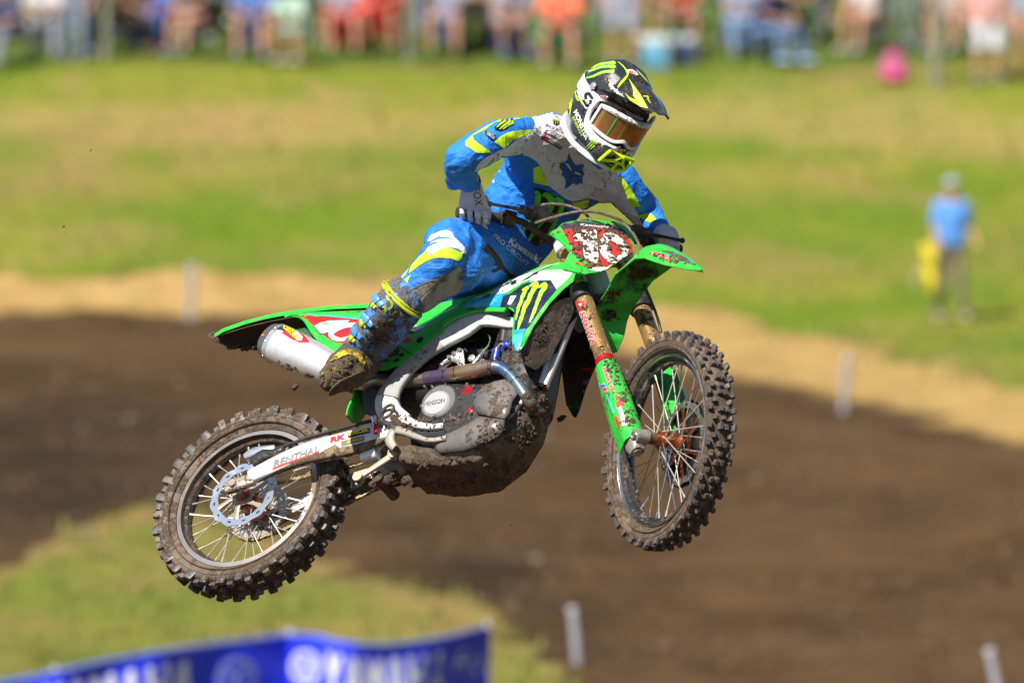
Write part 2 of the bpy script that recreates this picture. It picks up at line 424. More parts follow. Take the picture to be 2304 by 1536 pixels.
# marker posts
M_post = mat('post_white', (.32, .32, .36), .6, var=.25, mud=.1, msc=6)
def marker(u0, v0, u1, v1, r, label):
    p = onground(u0, v0); q = P(u1, v1, p.y); d = q - p
    root = empty('track_marker', p); tag(root, label, 'marker post', 'white marker posts along the track')
    b = MB(); b.tube([(0, 0, -.15), d * .5, d], r, 12, e=2.6); b.obj('post', M_post, root)
    b = MB(); b.tube([d * .97, d * 1.0 + d.normalized() * .012], r * 1.12, 12, e=2.6); b.obj('cap', mat('post_cap', (.62, .62, .68), .5), root)
marker(1302, 1500, 1288, 1368, .036, 'white marker post on the dirt beside the end of the blue banner')
marker(2262, 1640, 2226, 1462, .036, 'white marker post cut off by the bottom right corner of the picture')
marker(1896, 925, 1908, 800, .038, 'pale leaning marker post on the sandy verge right of the front wheel')
marker(427, 716, 432, 600, .045, 'pale upright marker post on the sandy verge at the left above the dirt')
# banner
def banner():
    tops = [(-420, 1600), (-150, 1565), (0, 1537), (180, 1500), (380, 1462), (520, 1446), (640, 1430), (660, 1425), (690, 1428), (760, 1444), (850, 1455), (940, 1446), (1010, 1432), (1090, 1412), (1104, 1414)]
    D = lambda u: 64.0 + 1.6 * math.sin((u - 640) / 430.0) - (.9 if u > 640 else 0) * math.sin((u - 640) / 150.0)
    root = empty('trackside_banner', P(500, 1500, 64)); tag(root, 'blue fabric banner with white lettering and round crests at the bottom of the picture', 'banner')
    inv = root.location
    M_b = mat('banner_blue', (.008, .03, .80), .55, var=.25, folds=.5); M_w = mat('banner_white', (.72, .74, .86), .6, film=.1)
    g = []
    us = np.linspace(-420, 1104, 110)
    hgt = 1.0
    def pt(u, s):
        d = D(u); p = P(u, lerp_tab(tops, u), d); return Vector((p.x + .02 * math.sin(s * 5 + u * .02), p.y + .03 * math.sin(s * 4 + u * .03), p.z - s * hgt)) - inv
    b = MB(); b.sheet([[pt(u, s) for s in np.linspace(0, 1, 14)] for u in us], .004); fab = b.obj('fabric', M_b, root)
    b = MB(); b.tube([pt(u, 0) + Vector((0, -.004, .004)) for u in us[::4]], .016, 8); b.obj('edge_rope', mat('banner_rope', (.12, .18, .65), .6), root)
    for u in (-400, 120, 650, 1098):
        b = MB(); p = pt(u, 0); q = Vector((p.x, p.y + .06, HG(p.x + inv.x, p.y + inv.y) - inv.z - .1)); b.tube([q, Vector((p.x, p.y + .06, p.z + .05))], .022, 10); b.obj('post', mat('banner_post', (.5, .5, .52), .5), root)
    def letters(word, u0, u1, s0, s1, shear=0):
        GL = {'Y': [[(0, 0), (.3, 0), (.5, .35), (.7, 0), (1, 0), (.64, .6), (.64, 1), (.36, 1), (.36, .6)]],
              'A': [[(.36, 0), (.64, 0), (1, 1), (.72, 1), (.5, .38), (.28, 1), (0, 1)], [(.3, .66), (.7, .66), (.76, .84), (.24, .84)]],
              'M': [[(0, 0), (.25, 0), (.5, .42), (.75, 0), (1, 0), (1, 1), (.76, 1), (.76, .4), (.5, .8), (.24, .4), (.24, 1), (0, 1)]],
              'H': [[(0, 0), (.26, 0), (.26, .4), (.74, .4), (.74, 0), (1, 0), (1, 1), (.74, 1), (.74, .6), (.26, .6), (.26, 1), (0, 1)]]}
        b = MB(); n = len(word); wd = (u1 - u0) / n
        for i, ch in enumerate(word):
            for poly in GL[ch]:
                r = delaunay_2d_cdt([Vector(p) for p in poly], [], [list(range(len(poly)))], 1, 1e-5)
                pts = [(u0 + wd * (i + .06 + .86 * p.x) , s0 + (s1 - s0) * p.y) for p in r[0]]
                b.add([pt(u, s) + Vector((0, -.012, 0)) for u, s in pts], [tuple(f) for f in r[2]])
        b.obj('lettering', M_w, root, False)
    letters('YAMAHA', 730, 1006, .09, .40); letters('YAMAHA', 90, 440, .09, .40)
    for uc, sc_, rr in ((684, .24, .125), (1055, .24, .125), (535, .25, .14)):
        b = MB()
        for r0, r1 in ((rr, rr * .86), (rr * .78, rr * .70)):
            b.add([pt(uc + 300 * (r_ * math.cos(t)), sc_ + r_ * math.sin(t)) + Vector((0, -.012, 0)) for r_ in (r0, r1) for t in np.linspace(0, 2 * math.pi, 37)[:-1]],
                  [(k, (k + 1) % 36, 36 + (k + 1) % 36, 36 + k) for k in range(36)])
        for a in (90, 210, 330):
            t = math.radians(a); px_, py_ = math.cos(t), math.sin(t)
            b.add([pt(uc + 300 * rr * (k * px_ + s_ * -py_), sc_ + rr * (k * py_ + s_ * px_)) + Vector((0, -.012, 0)) for k, s_ in ((.0, -.1), (.68, -.1), (.68, .1), (0, .1))], [(0, 1, 2, 3)])
        b.obj('crest', M_w if uc != 535 else mat('banner_faded', (.25, .3, .6), .6), root, False)
banner()

# ------------------------------------------------------------------ people behind
M_skin = mat('skin', (.46, .23, .14), .5, var=.1)
M_cloth = mat('cloth', (.5, .5, .5), .85, objcol=True, folds=.6)
M_hair = mat('hair', (.06, .04, .025), .6, var=.3)
M_shoe = mat('shoe', (.5, .5, .5), .7, objcol=True)
KNEES = {}
def figure(kind, rise=0):
    """a plain human figure (metres, feet at z=0, facing -y); returns root with body, hair, shirt, shorts, trousers, shoes"""
    V = Vector
    if kind.startswith('sit'):
        lean = .10 if kind == 'sit' else .24
        hip = [(-.10, .05, .50), (.10, .05, .50)]; knee = [(-.17, -.40, .52), (.17, -.38, .52)]; ank = [(-.16, -.40, .09), (.19, -.46, .09)]
        if kind == 'sit_lean': ank = [(-.14, -.30, .09), (.2, -.36, .09)]
        pel = V((0, .05, .55)); ch = V((0, .05 - lean, .86)); nk = V((0, .04 - lean * 1.3, 1.06)); hd = V((0, .0 - lean * 1.5, 1.20))
        sh = [(-.19, .04 - lean * 1.2, 1.0), (.19, .04 - lean * 1.2, 1.0)]; el = [(-.27, -.12 - lean, .76), (.26, -.10 - lean, .76)]; ha = [(-.10, -.34 - lean * .6, .66), (.08, -.36 - lean * .6, .67)]
    else:
        s = .12 if kind == 'stand' else .2
        hip = [(-.10, 0, .90), (.10, 0, .90)]; knee = [(-.12, -.03, .48), (.13, -.02, .48)]; ank = [(-s, .02, .08), (s, .02, .08)]
        if kind == 'walk': knee = [(-.11, -.16, .52), (.11, .02, .48)]; ank = [(-.12, -.18, .10), (.12, .26, .12)]
        pel = V((0, 0, .95)); ch = V((0, -.01, 1.27)); nk = V((0, 0, 1.47)); hd = V((0, -.02, 1.63))
        sh = [(-.19, 0, 1.41), (.19, 0, 1.41)]; el = [(-.27, .02, 1.13), (.27, .02, 1.13)]; ha = [(-.26, -.12, .92), (.27, -.1, .9)]
        if kind == 'flag': el = [(-.26, .02, 1.14), (.28, .04, 1.14)]; ha = [(-.24, -.14, .94), (.31, -.16, .98)]
    hip, knee, ank, sh, el, ha = [[V(p) for p in q] for q in (hip, knee, ank, sh, el, ha)]
    toe = [a + V((0, -.15, -.04)) for a in ank]
    body = Blob()
    body.multi([(pel + V((-.07, 0, 0)), .115), (pel + V((.07, 0, 0)), .115), (ch + V((-.08, 0, 0)), .105), (ch + V((.08, 0, 0)), .105)])
    body.multi([(ch + V((-.09, 0, .02)), .09), (ch + V((.09, 0, .02)), .09), (sh[0], .055), (sh[1], .055), (nk, .06)])
    body.cone((nk, .058), (hd + V((0, .01, -.06)), .055))
    body.multi([(hd, (.078, .095, .105)), (hd + V((0, -.03, -.06)), (.055, .06, .055))])
    body.cone((hd + V((0, -.09, .01)), .014), (hd + V((0, -.112, -.025)), .016))
    for s in (-1, 1): body.multi([(hd + V((s * .078, .01, -.005)), (.012, .02, .03))])
    for i in (0, 1):
        body.cone((hip[i], .085), (knee[i], .056)); body.cone((knee[i], .054), (knee[i].lerp(ank[i], .35), .054), (ank[i], .036))
        body.cone((ank[i] + V((0, .03, -.04)), .035), (toe[i], .03))
        body.cone((sh[i], .052), (el[i], .040), (ha[i], .028)); d = (ha[i] - el[i]).normalized()
        side = d.cross(V((0, 0, 1))).normalized()
        body.multi([(ha[i] + d * .03, .026), (ha[i] + d * .08 + side * .022, .016), (ha[i] + d * .08 - side * .022, .016)])
        for k in (-1.5, -.5, .5, 1.5): body.cone((ha[i] + d * .085 + side * .014 * k, .0095), (ha[i] + d * (.125 + .01 * (abs(k) < 1)) + side * .016 * k + V((0, 0, -.015)), .008))
        body.cone((ha[i] + d * .03 + side * .025, .011), (ha[i] + d * .07 + side * .052 + V((0, 0, -.01)), .009))
    root = empty('person')
    o_body = body.build('body', M_skin, root, .013, 5)
    sb = Blob()
    sb.multi([(pel + V((-.075, 0, .02)), .135), (pel + V((.075, 0, .02)), .135), (ch + V((-.085, 0, 0)), .125), (ch + V((.085, 0, 0)), .125)])
    sb.multi([(ch + V((-.09, 0, .02)), .108), (ch + V((.09, 0, .02)), .108), (sh[0], .07), (sh[1], .07), (nk - V((0, 0, .03)), .065)])
    for i in (0, 1): sb.cone((sh[i], .072), (sh[i].lerp(el[i], .72), .066))
    sb.build('shirt', M_cloth, root, .016, 6, disp=lambda c, n: .008 * noise.noise(c * 9))
    st = Blob(); st.multi([(pel + V((-.075, 0, -.01)), .128), (pel + V((.075, 0, -.01)), .128)])
    for i in (0, 1): st.cone((hip[i], .112), (hip[i].lerp(knee[i], .82), .09))
    st.build('shorts', M_cloth, root, .016, 5, disp=lambda c, n: .008 * noise.noise(c * 10))
    tr = Blob(); tr.multi([(pel + V((-.075, 0, -.01)), .128), (pel + V((.075, 0, -.01)), .128)])
    for i in (0, 1): tr.cone((hip[i], .108), (knee[i], .078), (ank[i] + V((0, 0, .03)), .062))
    tr.build('trousers', M_cloth, root, .016, 5, disp=lambda c, n: .010 * noise.noise(c * 12))
    for i in (0, 1):
        shs = Blob(); shs.multi([(ank[i] + V((0, .045, -.035)), .045), (ank[i] + V((0, -.05, -.03)), .047), (toe[i] + V((0, -.02, 0)), (.045, .05, .035))])
        shs.build('shoe', M_shoe, root, .014, 4)
    hr = Blob(); hr.multi([(hd + V((0, .025, .03)), (.088, .095, .095))]); hr.build('hair', M_hair, root, .015, 3)
    mouth = MB(); mouth.ball(hd + V((0, -.088, -.055)), (.022, .008, .006), 10, 6)
    mouth.obj('mouth', mat('lips', (.4, .12, .09), .5), root)
    for s in (-1, 1):
        e = MB(); e.ball(hd + V((s * .032, -.086, .012)), (.014, .010, .009), 10, 6); e.obj('eye', mat('eye', (.05, .035, .03), .2), root)
    return root
def clone(root, loc, rz, label, group, shirt, legs, shoes, trousers=False, scale=1):
    r = root.copy(); C.objects.link(r); r.location = loc; r.rotation_euler = (0, 0, rz); r.scale = (scale,) * 3
    tag(r, label, 'person', group)
    for ch in root.children:
        st_ = ch.name.split('.')[0]
        if st_ == ('shorts' if trousers else 'trousers'): continue
        c = ch.copy(); C.objects.link(c); c.parent = r
        if st_ == 'shirt': c.color = (*[q * .82 for q in shirt], 1)
        elif st_ in ('shorts', 'trousers'): c.color = (*[q * .8 for q in legs], 1)
        elif st_ == 'shoe': c.color = (*shoes, 1)
    return r
PROTO = {k: figure(k) for k in ('sit', 'sit_lean', 'stand', 'walk', 'flag')}
W = (.75, .76, .8); GY = (.22, .24, .3); JN = (.12, .16, .25); NV = (.015, .035, .12); BL = (.03, .2, .75); SK = (.5, .3, .2); BK = (.02, .02, .02)
LB = (.35, .45, .65); MT = (.45, .68, .6); CO = (.9, .18, .1); OR = (.95, .09, .005); RD = (.8, .02, .04); LV = (.42, .44, .62); TN = (.45, .33, .2); PK = (.75, .2, .4); GN = (.12, .2, .08); BR = (.06, .045, .03)
WS = (.6, .6, .52)
crowd = [  # u, foot v, pose, shirt, legs, shoes, trousers, label
 (22, 142, 'sit', NV, GY, (.6, .62, .5), 1, 'spectator in navy top and pale grey jeans at the left end of the crowd'),
 (108, 128, 'sit_lean', W, (.38, .4, .48), GY, 1, 'leaning spectator in a white shirt and grey jeans left of the wooden post'),
 (172, 136, 'stand', (.2, .24, .33), (.2, .24, .33), GY, 1, 'standing spectator all in slate grey left of the wooden post'),
 (206, 130, 'walk', NV, (.03, .07, .2), GY, 1, 'standing spectator in dark blue jeans just left of the wooden post'),
 (278, 118, 'sit_lean', (.6, .33, .24), BR, BK, 1, 'spectator in salmon top and brown trousers right of the left fence post'),
 (352, 108, 'sit', BL, BL, (.45, .05, .2), 1, 'spectator in bright blue jacket and trousers in the left crowd'),
 (450, 128, 'sit', (.03, .02, .03), (.6, .3, .25), GY, 0, 'seated spectator in a black top with bare legs left of the red chairs'),
 (572, 132, 'sit', (.1, .2, .55), (.1, .12, .2), (.3, .33, .45), 0, 'seated spectator in a mid blue top with bare knees'),
 (676, 142, 'sit_lean', MT, MT, WS, 0, 'spectator in a mint green top with one white shoe forward'),
 (770, 112, 'sit', LV, RD, TN, 0, 'spectator sitting behind the left red folding chair'),
 (872, 108, 'sit_lean', RD, RD, TN, 0, 'spectator in red sitting at the right red folding chair'),
 (1002, 118, 'sit', LB, (.45, .42, .6), GN, 0, 'seated spectator in a light blue top and lavender shorts'),
 (1064, 116, 'walk', TN, BR, BK, 1, 'standing spectator in a tan top and dark trousers behind the rider'),
 (1140, 122, 'sit_lean', LV, (.5, .3, .3), (.1, .18, .5), 0, 'spectator in a lavender top with blue shoes left of the coral shirt'),
 (1262, 140, 'sit', CO, (.02, .1, .04), (.5, .45, .42), 0, 'seated spectator in a large coral shirt above the rider'),
 (1400, 128, 'stand', (.42, .43, .56), (.42, .43, .56), (.5, .45, .4), 0, 'spectator in greyish lavender shirt and shorts above the helmet'),
 (1530, 110, 'sit_lean', OR, (.6, .3, .25), GY, 0, 'spectator in a bright orange shirt behind the cool boxes'),
 (1662, 124, 'sit', LB, (.25, .38, .6), GY, 1, 'seated spectator in a light blue top and jeans right of the cool boxes'),
 (1722, 138, 'sit', NV, (.12, .2, .4), (.3, .42, .6), 1, 'seated spectator in navy and blue jeans right of the cool boxes'),
 (1792, 90, 'sit_lean', TN, GN, GY, 1, 'seated spectator in a tan shirt and olive trousers'),
 (1958, 118, 'sit', W, (.6, .3, .2), (.45, .43, .42), 0, 'seated spectator in a white top behind the pink bag'),
 (2042, 100, 'stand', GN, (.2, .25, .2), GY, 1, 'standing spectator in dark green left of the tall post'),
 (2140, 118, 'sit', (.6, .58, .62), (.5, .28, .22), (.4, .42, .48), 0, 'seated spectator in a pale top right of the tall post'),
 (2222, 192, 'stand', (.65, .35, .33), (.8, .82, .92), GY, 0, 'standing spectator in white shorts nearest the camera at the right'),
 (2310, 190, 'stand', (.3, .35, .45), (.5, .3, .22), BR, 0, 'standing spectator cut off by the right edge of the picture'),
]
for i, (u, v, k, s, l, sh_, t_, lab) in enumerate(crowd):
    p = onground(u, v + (8 if v < 180 else 0)); cl_ = clone(PROTO[k], p, rnd.uniform(-.35, .35), lab, 'spectators on the grass bank', s, l, sh_, bool(t_), 1.0)
    cl_.rotation_euler.z += rnd.uniform(-.7, .7) if v < 180 else 0; cl_.scale = (rnd.uniform(.95, 1.2),) * 2 + (rnd.uniform(.86, 1.06),)
back = [(30, GN), (75, LV), (135, GN), (190, TN), (245, BR), (300, BK), (385, (.3, .35, .33)), (420, GN), (505, (.32, .4, .4)), (540, BR), (610, NV), (650, GN), (720, LB), (760, BR), (830, BR), (905, GN), (955, BL), (1040, GY), (1085, GN), (1195, NV), (1230, BK), (1330, GN), (1465, (.3, .3, .33)), (1590, BR), (1630, GN), (1690, (.2, .35, .6)), (1850, (.25, .3, .2)), (1900, GN), (2020, BR), (2085, BK), (2180, TN), (2280, GN)]
SHORT = ['the navy and grey front-row spectator', 'the leaning white shirt', 'the slate grey spectator', 'the dark blue jeans', 'the salmon top', 'the bright blue jacket', 'the black top with bare legs', 'the mid blue top', 'the mint green top', 'the left red chair', 'the right red chair', 'the light blue top', 'the tan top', 'the lavender top', 'the coral shirt', 'the greyish lavender shirt', 'the orange shirt', 'the pale blue top', 'the navy seated spectator', 'the tan shirt', 'the white top', 'the dark green spectator', 'the pale top by the post', 'the white shorts', 'the spectator cut off at the right']
CN = {str(GN): 'dark green', str(LV): 'lavender', str(TN): 'tan', str(BR): 'dark brown', str(BK): 'black', str(NV): 'navy', str(LB): 'light blue', str(BL): 'bright blue', str(GY): 'slate grey'}
for i, (u, s) in enumerate(back):
    k = min(range(25), key=lambda q: abs(crowd[q][0] - u)); side_ = 'left of' if u < crowd[k][0] - 12 else 'right of' if u > crowd[k][0] + 12 else 'behind'
    p = onground(u + rnd.uniform(-16, 16), 58 + rnd.uniform(0, 48)); clone(PROTO[('sit', 'sit_lean', 'stand', 'sit', 'walk')[i % 5]], p, rnd.uniform(-1.1, 1.1), 'second-row spectator in %s, %s %s' % (CN.get(str(s), 'dull grey'), side_, SHORT[k]), 'spectators on the grass bank', s, (JN, GY, BR, GN, NV)[i % 5], (GY, W, BK)[i % 3], i % 5 != 2, 1.0)
# marshal
pm = onground(2140, 722)
mr = clone(PROTO['flag'], pm, .25, 'marshal in a blue T-shirt and khaki trousers standing alone on the verge', None, (.10, .32, .85), (.24, .20, .13), (.3, .28, .22), True, 1.02)
mr.scale = (.86, .9, 1.02)
hat = Blob(); hat.multi([(Vector((0, -.005, 1.675)), (.105, .115, .075))]); hat.multi([(Vector((0, -.01, 1.665)), (.14, .17, .02))])
hat.build('cap', mat('cap_grey', (.30, .34, .42), .8), None, .012, 4).parent = mr
fl = empty('marshal_flag', pm); tag(fl, 'yellow flag hanging furled in the marshal\'s hand', 'flag')
q = Vector((-.27, -.2, .96))
b = MB(); b.tube([q + Vector((.14, -.05, .14)), q, q + Vector((-.22, 0, -.5))], .012, 8); b.obj('stick', mat('flag_stick', (.5, .42, .3), .6), fl)
b = MB(); b.sheet([[q + Vector((.05 - .17 * s * (1 - .55 * t) + .010 * math.sin(t * 9), -.03 + .03 * math.sin(t * 12 + s * 3), .04 - .60 * t - .06 * s)) for t in np.linspace(0, 1, 12)] for s in np.linspace(0, 1, 9)], .004)
b.obj('cloth', mat('flag_yellow', (.62, .50, .0), .7, folds=.5), fl)
for k, r_ in list(PROTO.items()):
    for ch in list(r_.children): bpy.data.objects.remove(ch)
    bpy.data.objects.remove(r_)
# chairs, cool boxes, bag, posts
M_tube = mat('chair_tube', (.1, .1, .11), .4, metal=.6)
def chair(u, v, col, label, w_=.5):
    root = empty('folding_chair', onground(u, v)); tag(root, label, 'folding chair', 'folding chairs in the crowd')
    m = mat('canvas_' + label.split()[0], col, .8, folds=.4)
    b = MB(); b.sheet([[(x * w_, y, .42 - .03 * math.cos(x * 3.1)) for x in np.linspace(-.5, .5, 7)] for y in np.linspace(-.25, .25, 5)], .006); b.obj('seat', m, root)
    b = MB(); b.sheet([[(x * w_, .27 + .03 * math.cos(x * 3.1) + .12 * z, .42 + .5 * z) for x in np.linspace(-.5, .5, 7)] for z in np.linspace(0, 1, 5)], .006); b.obj('backrest', m, root)
    b = MB(); b.sheet([[(x * w_, -.27 - .02 * z, .44 - .34 * z) for x in np.linspace(-.5, .5, 7)] for z in np.linspace(0, 1, 5)], .006); b.obj('leg_rest', m, root)
    for sx in (-1, 1):
        for a_, c_ in (((sx * w_ / 2, -.26, 0), (sx * w_ / 2, .26, .62)), ((sx * w_ / 2, .26, 0), (sx * w_ / 2, -.26, .60))):
            b = MB(); b.tube([a_, c_], .011, 8); b.obj('leg', M_tube, root)
        b = MB(); b.tube([(sx * w_ / 2, -.3, .61), (sx * w_ / 2, .3, .63)], .018, 8); b.obj('armrest', M_tube, root)
chair(790, 112, (.85, .03, .06), 'scarlet folding chair standing left of its twin by the thin post', .55)
chair(876, 106, (.80, .035, .06), 'crimson folding chair standing right of its twin by the thin post', .42)
chair(350, 116, (.02, .18, .85), 'blue folding chair under the spectator in blue')
chair(1236, 116, (.02, .2, .08), 'green folding chair under the spectator in coral')
chair(560, 118, (.04, .05, .12), 'dark folding chair under the spectator with bare knees')
chair(120, 122, (.015, .02, .03), 'black folding chair under the leaning spectator in the white shirt')
chair(1004, 112, (.02, .05, .02), 'dark green folding chair left of the tan top, behind the rider')
chair(1146, 118, (.01, .03, .10), 'navy folding chair under the lavender top')
chair(1668, 116, (.03, .06, .14), 'denim blue folding chair right of the cool boxes')
chair(1800, 92, (.05, .07, .03), 'olive folding chair under the tan shirt')
chair(1960, 108, (.03, .035, .03), 'charcoal folding chair under the white top above the pink backpack')
def box_(u, v, w_, h, d, body, lid, label, name='cool_box'):
    root = empty(name, onground(u, v)); tag(root, label, 'cool box', 'cool boxes on the grass')
    b = MB(); b.box((0, 0, h * .4), w_, d, h * .8, bev=.1); b.obj('body', body, root)
    b = MB(); b.box((0, 0, h * .8 + h * .1 + .003), w_ * 1.04, d * 1.04, h * .22, bev=.25); b.obj('lid', lid, root)
    b = MB(); b.tube([(-w_ * .53, 0, h * .45), (-w_ * .53, -.12, h * .62), (w_ * .53, -.12, h * .62), (w_ * .53, 0, h * .45)], .012, 8); b.obj('handle', lid, root)
M_cw = mat('cooler_white', (.62, .68, .74), .5)
box_(1478, 146, .40, .46, .34, mat('cooler_teal', (.05, .22, .35), .5), M_cw, 'teal cool box with a pale lid, left one of the pair')
box_(1538, 140, .36, .40, .34, mat('cooler_navy', (.01, .035, .10), .5), M_cw, 'navy cool box with a pale lid, right one of the pair')
bagr = empty('backpack', onground(2010, 184)); tag(bagr, 'pink backpack lying in the grass by the tall post', 'backpack')
bb = Blob(); bb.multi([(Vector((-.09, 0, .12)), .11), (Vector((.1, 0, .12)), .12), (Vector((0, 0, .34)), (.15, .1, .1))]); bo = bb.build('bag', mat('bag_pink', (.42, .085, .20), .7, folds=.6), None, .015, 4); bo.parent = bagr
bb = Blob(); bb.multi([(Vector((-.06, -.1, .1)), (.08, .05, .07)), (Vector((.09, -.1, .1)), (.08, .05, .07))]); bo = bb.build('pocket', mat('bag_magenta', (.6, .04, .22), .7), None, .015, 4); bo.parent = bagr
b = MB(); b.tube([(-.05, 0, .42), (-.04, 0, .49), (.04, 0, .49), (.05, 0, .42)], .012, 8, smooth=3); b.obj('handle', mat('bag_magenta', (.6, .04, .22)), bagr)
M_wood = mat('post_wood', (.24, .25, .18), .9, var=.4)
for u, v, r_, lab in ((238, 142, .075, 'weathered wooden fence post at the left between the spectators'), (922, 138, .06, 'weathered wooden fence post right of the red chairs'), (2106, 200, .075, 'tall weathered wooden fence post left of the spectator in white shorts'), (1505, 150, .03, 'thin wooden stake standing between the cool boxes')):
    b = MB(); b.tube([(0, 0, -.3), (0, 0, .8), (.02, 0, 1.6)], (r_, r_), 12, e=2.4); b.ball((.02, 0, 1.6), (r_ * .9, r_ * .9, .03), 12, 6)
    o = b.obj('fence_post', M_wood, None); o.location = onground(u, v); tag(o, lab, 'fence post', 'wooden posts along the crowd line')
# ------------------------------------------------------------------ motorcycle pose
RB = Matrix(((0.8714552, 0.4558372, 0.1810479), (-0.4795399, 0.7143439, 0.5096610), (0.1029919, -0.5309664, 0.8411108)))
TB = Vector((-0.8928102, 27.1425325, -0.7678692))
RK = math.radians(27.409); AX = Vector((-math.sin(RK), 0, math.cos(RK))); PF = Vector((math.cos(RK), 0, math.sin(RK)))
AX0 = Vector((1.654, 0, 0)); ST = Matrix.Rotation(-0.6347965, 3, AX); STi = ST.transposed()
RA = Vector((0.0082, 0, 0.295)); FA = Vector((1.5427, 0, 0.3409)); YV = Vector((0, 1, 0))
moto = empty('motorcycle'); moto.matrix_world = Matrix.Translation(TB) @ RB.to_4x4()
tag(moto, 'muddy green motocross bike flying through the air under the rider', 'motorcycle')
bpy.context.view_layer.update()
RBt = RB.transposed()
def st(p): return ST @ (Vector(p) - AX0) + AX0
def stA(y=0, u=0, p=0): return FA + AX * u + PF * p + YV * y      # fork frame, unsteered: along the leg, forward, left
def unp(u, v, y=0, n=(0, 1, 0), o=None, steer=False):
    """photograph pixel -> point of a given plane in the bike's own frame"""
    d = Vector(((u - 1152) / F, 1, -(v - 768) / F)); og = RBt @ (-TB); d = RBt @ d
    if steer: og = STi @ (og - AX0) + AX0; d = STi @ d
    n = Vector(n); q = Vector(o) if o is not None else Vector((0, y, 0))
    return og + d * (n.dot(q - og) / n.dot(d))
def bw(p): return RB @ Vector(p) + TB
CR = {'A': (960, 100, 2.844), 'B': (460, 560, 3.6), 'C': (760, 620, 3.0117), 'D': (1180, 460, 1.873), 'E': (320, 880, 3.1355), 'H': (1240, 110, 5.12), 'J': (980, 230, 4.8),
      'P': (920, 430, 5.69), 'N': (1220, 470, 6.063), 'G': (1240, 640, 3.656), 'T': (700, 600, 5.12)}
def K(c, pts):
    x, y, s = CR[c]; return [(x + p[0] / s, y + p[1] / s) + tuple(p[2:]) for p in pts]
def U(c, pts, y=None):
    return [unp(p[0], p[1], p[2] if len(p) > 2 else y) for p in (K(c, pts) if c else pts)]

# ------------------------------------------------------------------ bike materials
GREEN = (.025, .50, .050)
M_green = mat('green_plastic', GREEN, .32, mud=.05, msc=45, coat=.25, film=.35)
M_greenm = mat('green_plastic_muddy', GREEN, .35, mud=.30, msc=62, coat=.2, film=.3)
M_greenu = mat('green_plastic_underside', GREEN, .45, mud=.52, msc=10, film=.2, mudcol=(.05, .032, .02))
M_alu = mat('aluminium', (.66, .67, .68), .30, metal=.75, mud=.22, msc=30, film=.25)
M_alus = mat('swingarm_metal', (.74, .74, .75), .34, metal=.2, mud=.10, msc=14, film=.55, mudcol=(.16, .11, .07))
M_frame = mat('frame_metal', (.62, .63, .65), .40, metal=.12, mud=.16, msc=50, film=.25)
M_steel = mat('steel', (.55, .54, .52), .3, metal=.9, mud=.35, msc=60)
M_chrome = mat('bright_steel', (.75, .76, .80), .18, metal=1.0, mud=.05, msc=60)
M_black = mat('black_plastic', (.018, .018, .02), .45, mud=.35, msc=30)
M_blackm = mat('black_muddy', (.02, .02, .022), .5, mud=.85, msc=24)
M_dark = mat('engine_dark', (.035, .036, .04), .4, metal=.4, mud=.4, msc=40)
M_case = mat('clutch_grey', (.15, .15, .155), .42, metal=.5, mud=.12, msc=30, film=.3)
M_casel = mat('clutch_face', (.44, .45, .47), .34, metal=.3, mud=.1, msc=30)
M_red = mat('red_anodised', (.62, .015, .03), .28, metal=.5)
M_blue = mat('blue_silicone', (.01, .05, .55), .3)
M_cu = mat('copper_hub', (.46, .15, .06), .30, metal=.9, mud=.3, msc=40)
M_gold = mat('gold_fork', (.70, .42, .17), .24, metal=.75, mud=.33, msc=46)
M_rubber = mat('tyre_rubber', (.058, .052, .048), .7, mud=.46, msc=34, mudcol=(.085, .056, .035), film=.8)
M_knob = mat('tyre_knob', (.055, .056, .062), .5, mud=.38, msc=50, mudcol=(.13, .085, .055), film=.45)
M_rim = mat('rim_silver', (.58, .56, .54), .28, metal=.8, mud=.30, msc=18, mudcol=(.22, .155, .10), film=.5)
M_rimd = mat('rim_inside_dark', (.025, .022, .02), .6, mud=.55, msc=40, mudcol=(.07, .045, .03))
M_rimf = mat('rim_black_front', (.10, .10, .11), .3, metal=.6, mud=.3, msc=30, mudcol=(.14, .10, .07))
M_spoke = mat('spoke_steel', (.62, .56, .48), .35, metal=.6, mud=.1, msc=90)
M_disc = mat('disc_steel', (.66, .74, .88), .22, metal=.8, film=.2)
M_chain = mat('chain_gold', (.55, .43, .24), .35, metal=.85, mud=.2, msc=120)
M_hose = mat('hose', (.16, .15, .14), .6, mud=.5, msc=80, mudcol=(.16, .125, .09))
M_tit = mat('titanium_pipe', (.38, .30, .24), .25, metal=1)
M_carbon = mat('carbon_guard', (.10, .10, .105), .4, mud=.36, msc=26, film=.5, mudcol=(.10, .07, .05))
M_skid = mat('skid_plate', (.085, .07, .058), .5, mud=.55, msc=16, film=.7, mudcol=(.095, .062, .04))
M_leather = mat('seat_cover', (.012, .10, .03), .6, bump=.5)
M_mud = mat('dried_mud', (.105, .070, .046), .95, var=.5, bump=1.0, bsc=160)
MB_ = lambda steer=False: MB(st if steer else None)
def pobj(b, name, m, parent=None, **k): return b.obj(name, m, parent or moto, **k)

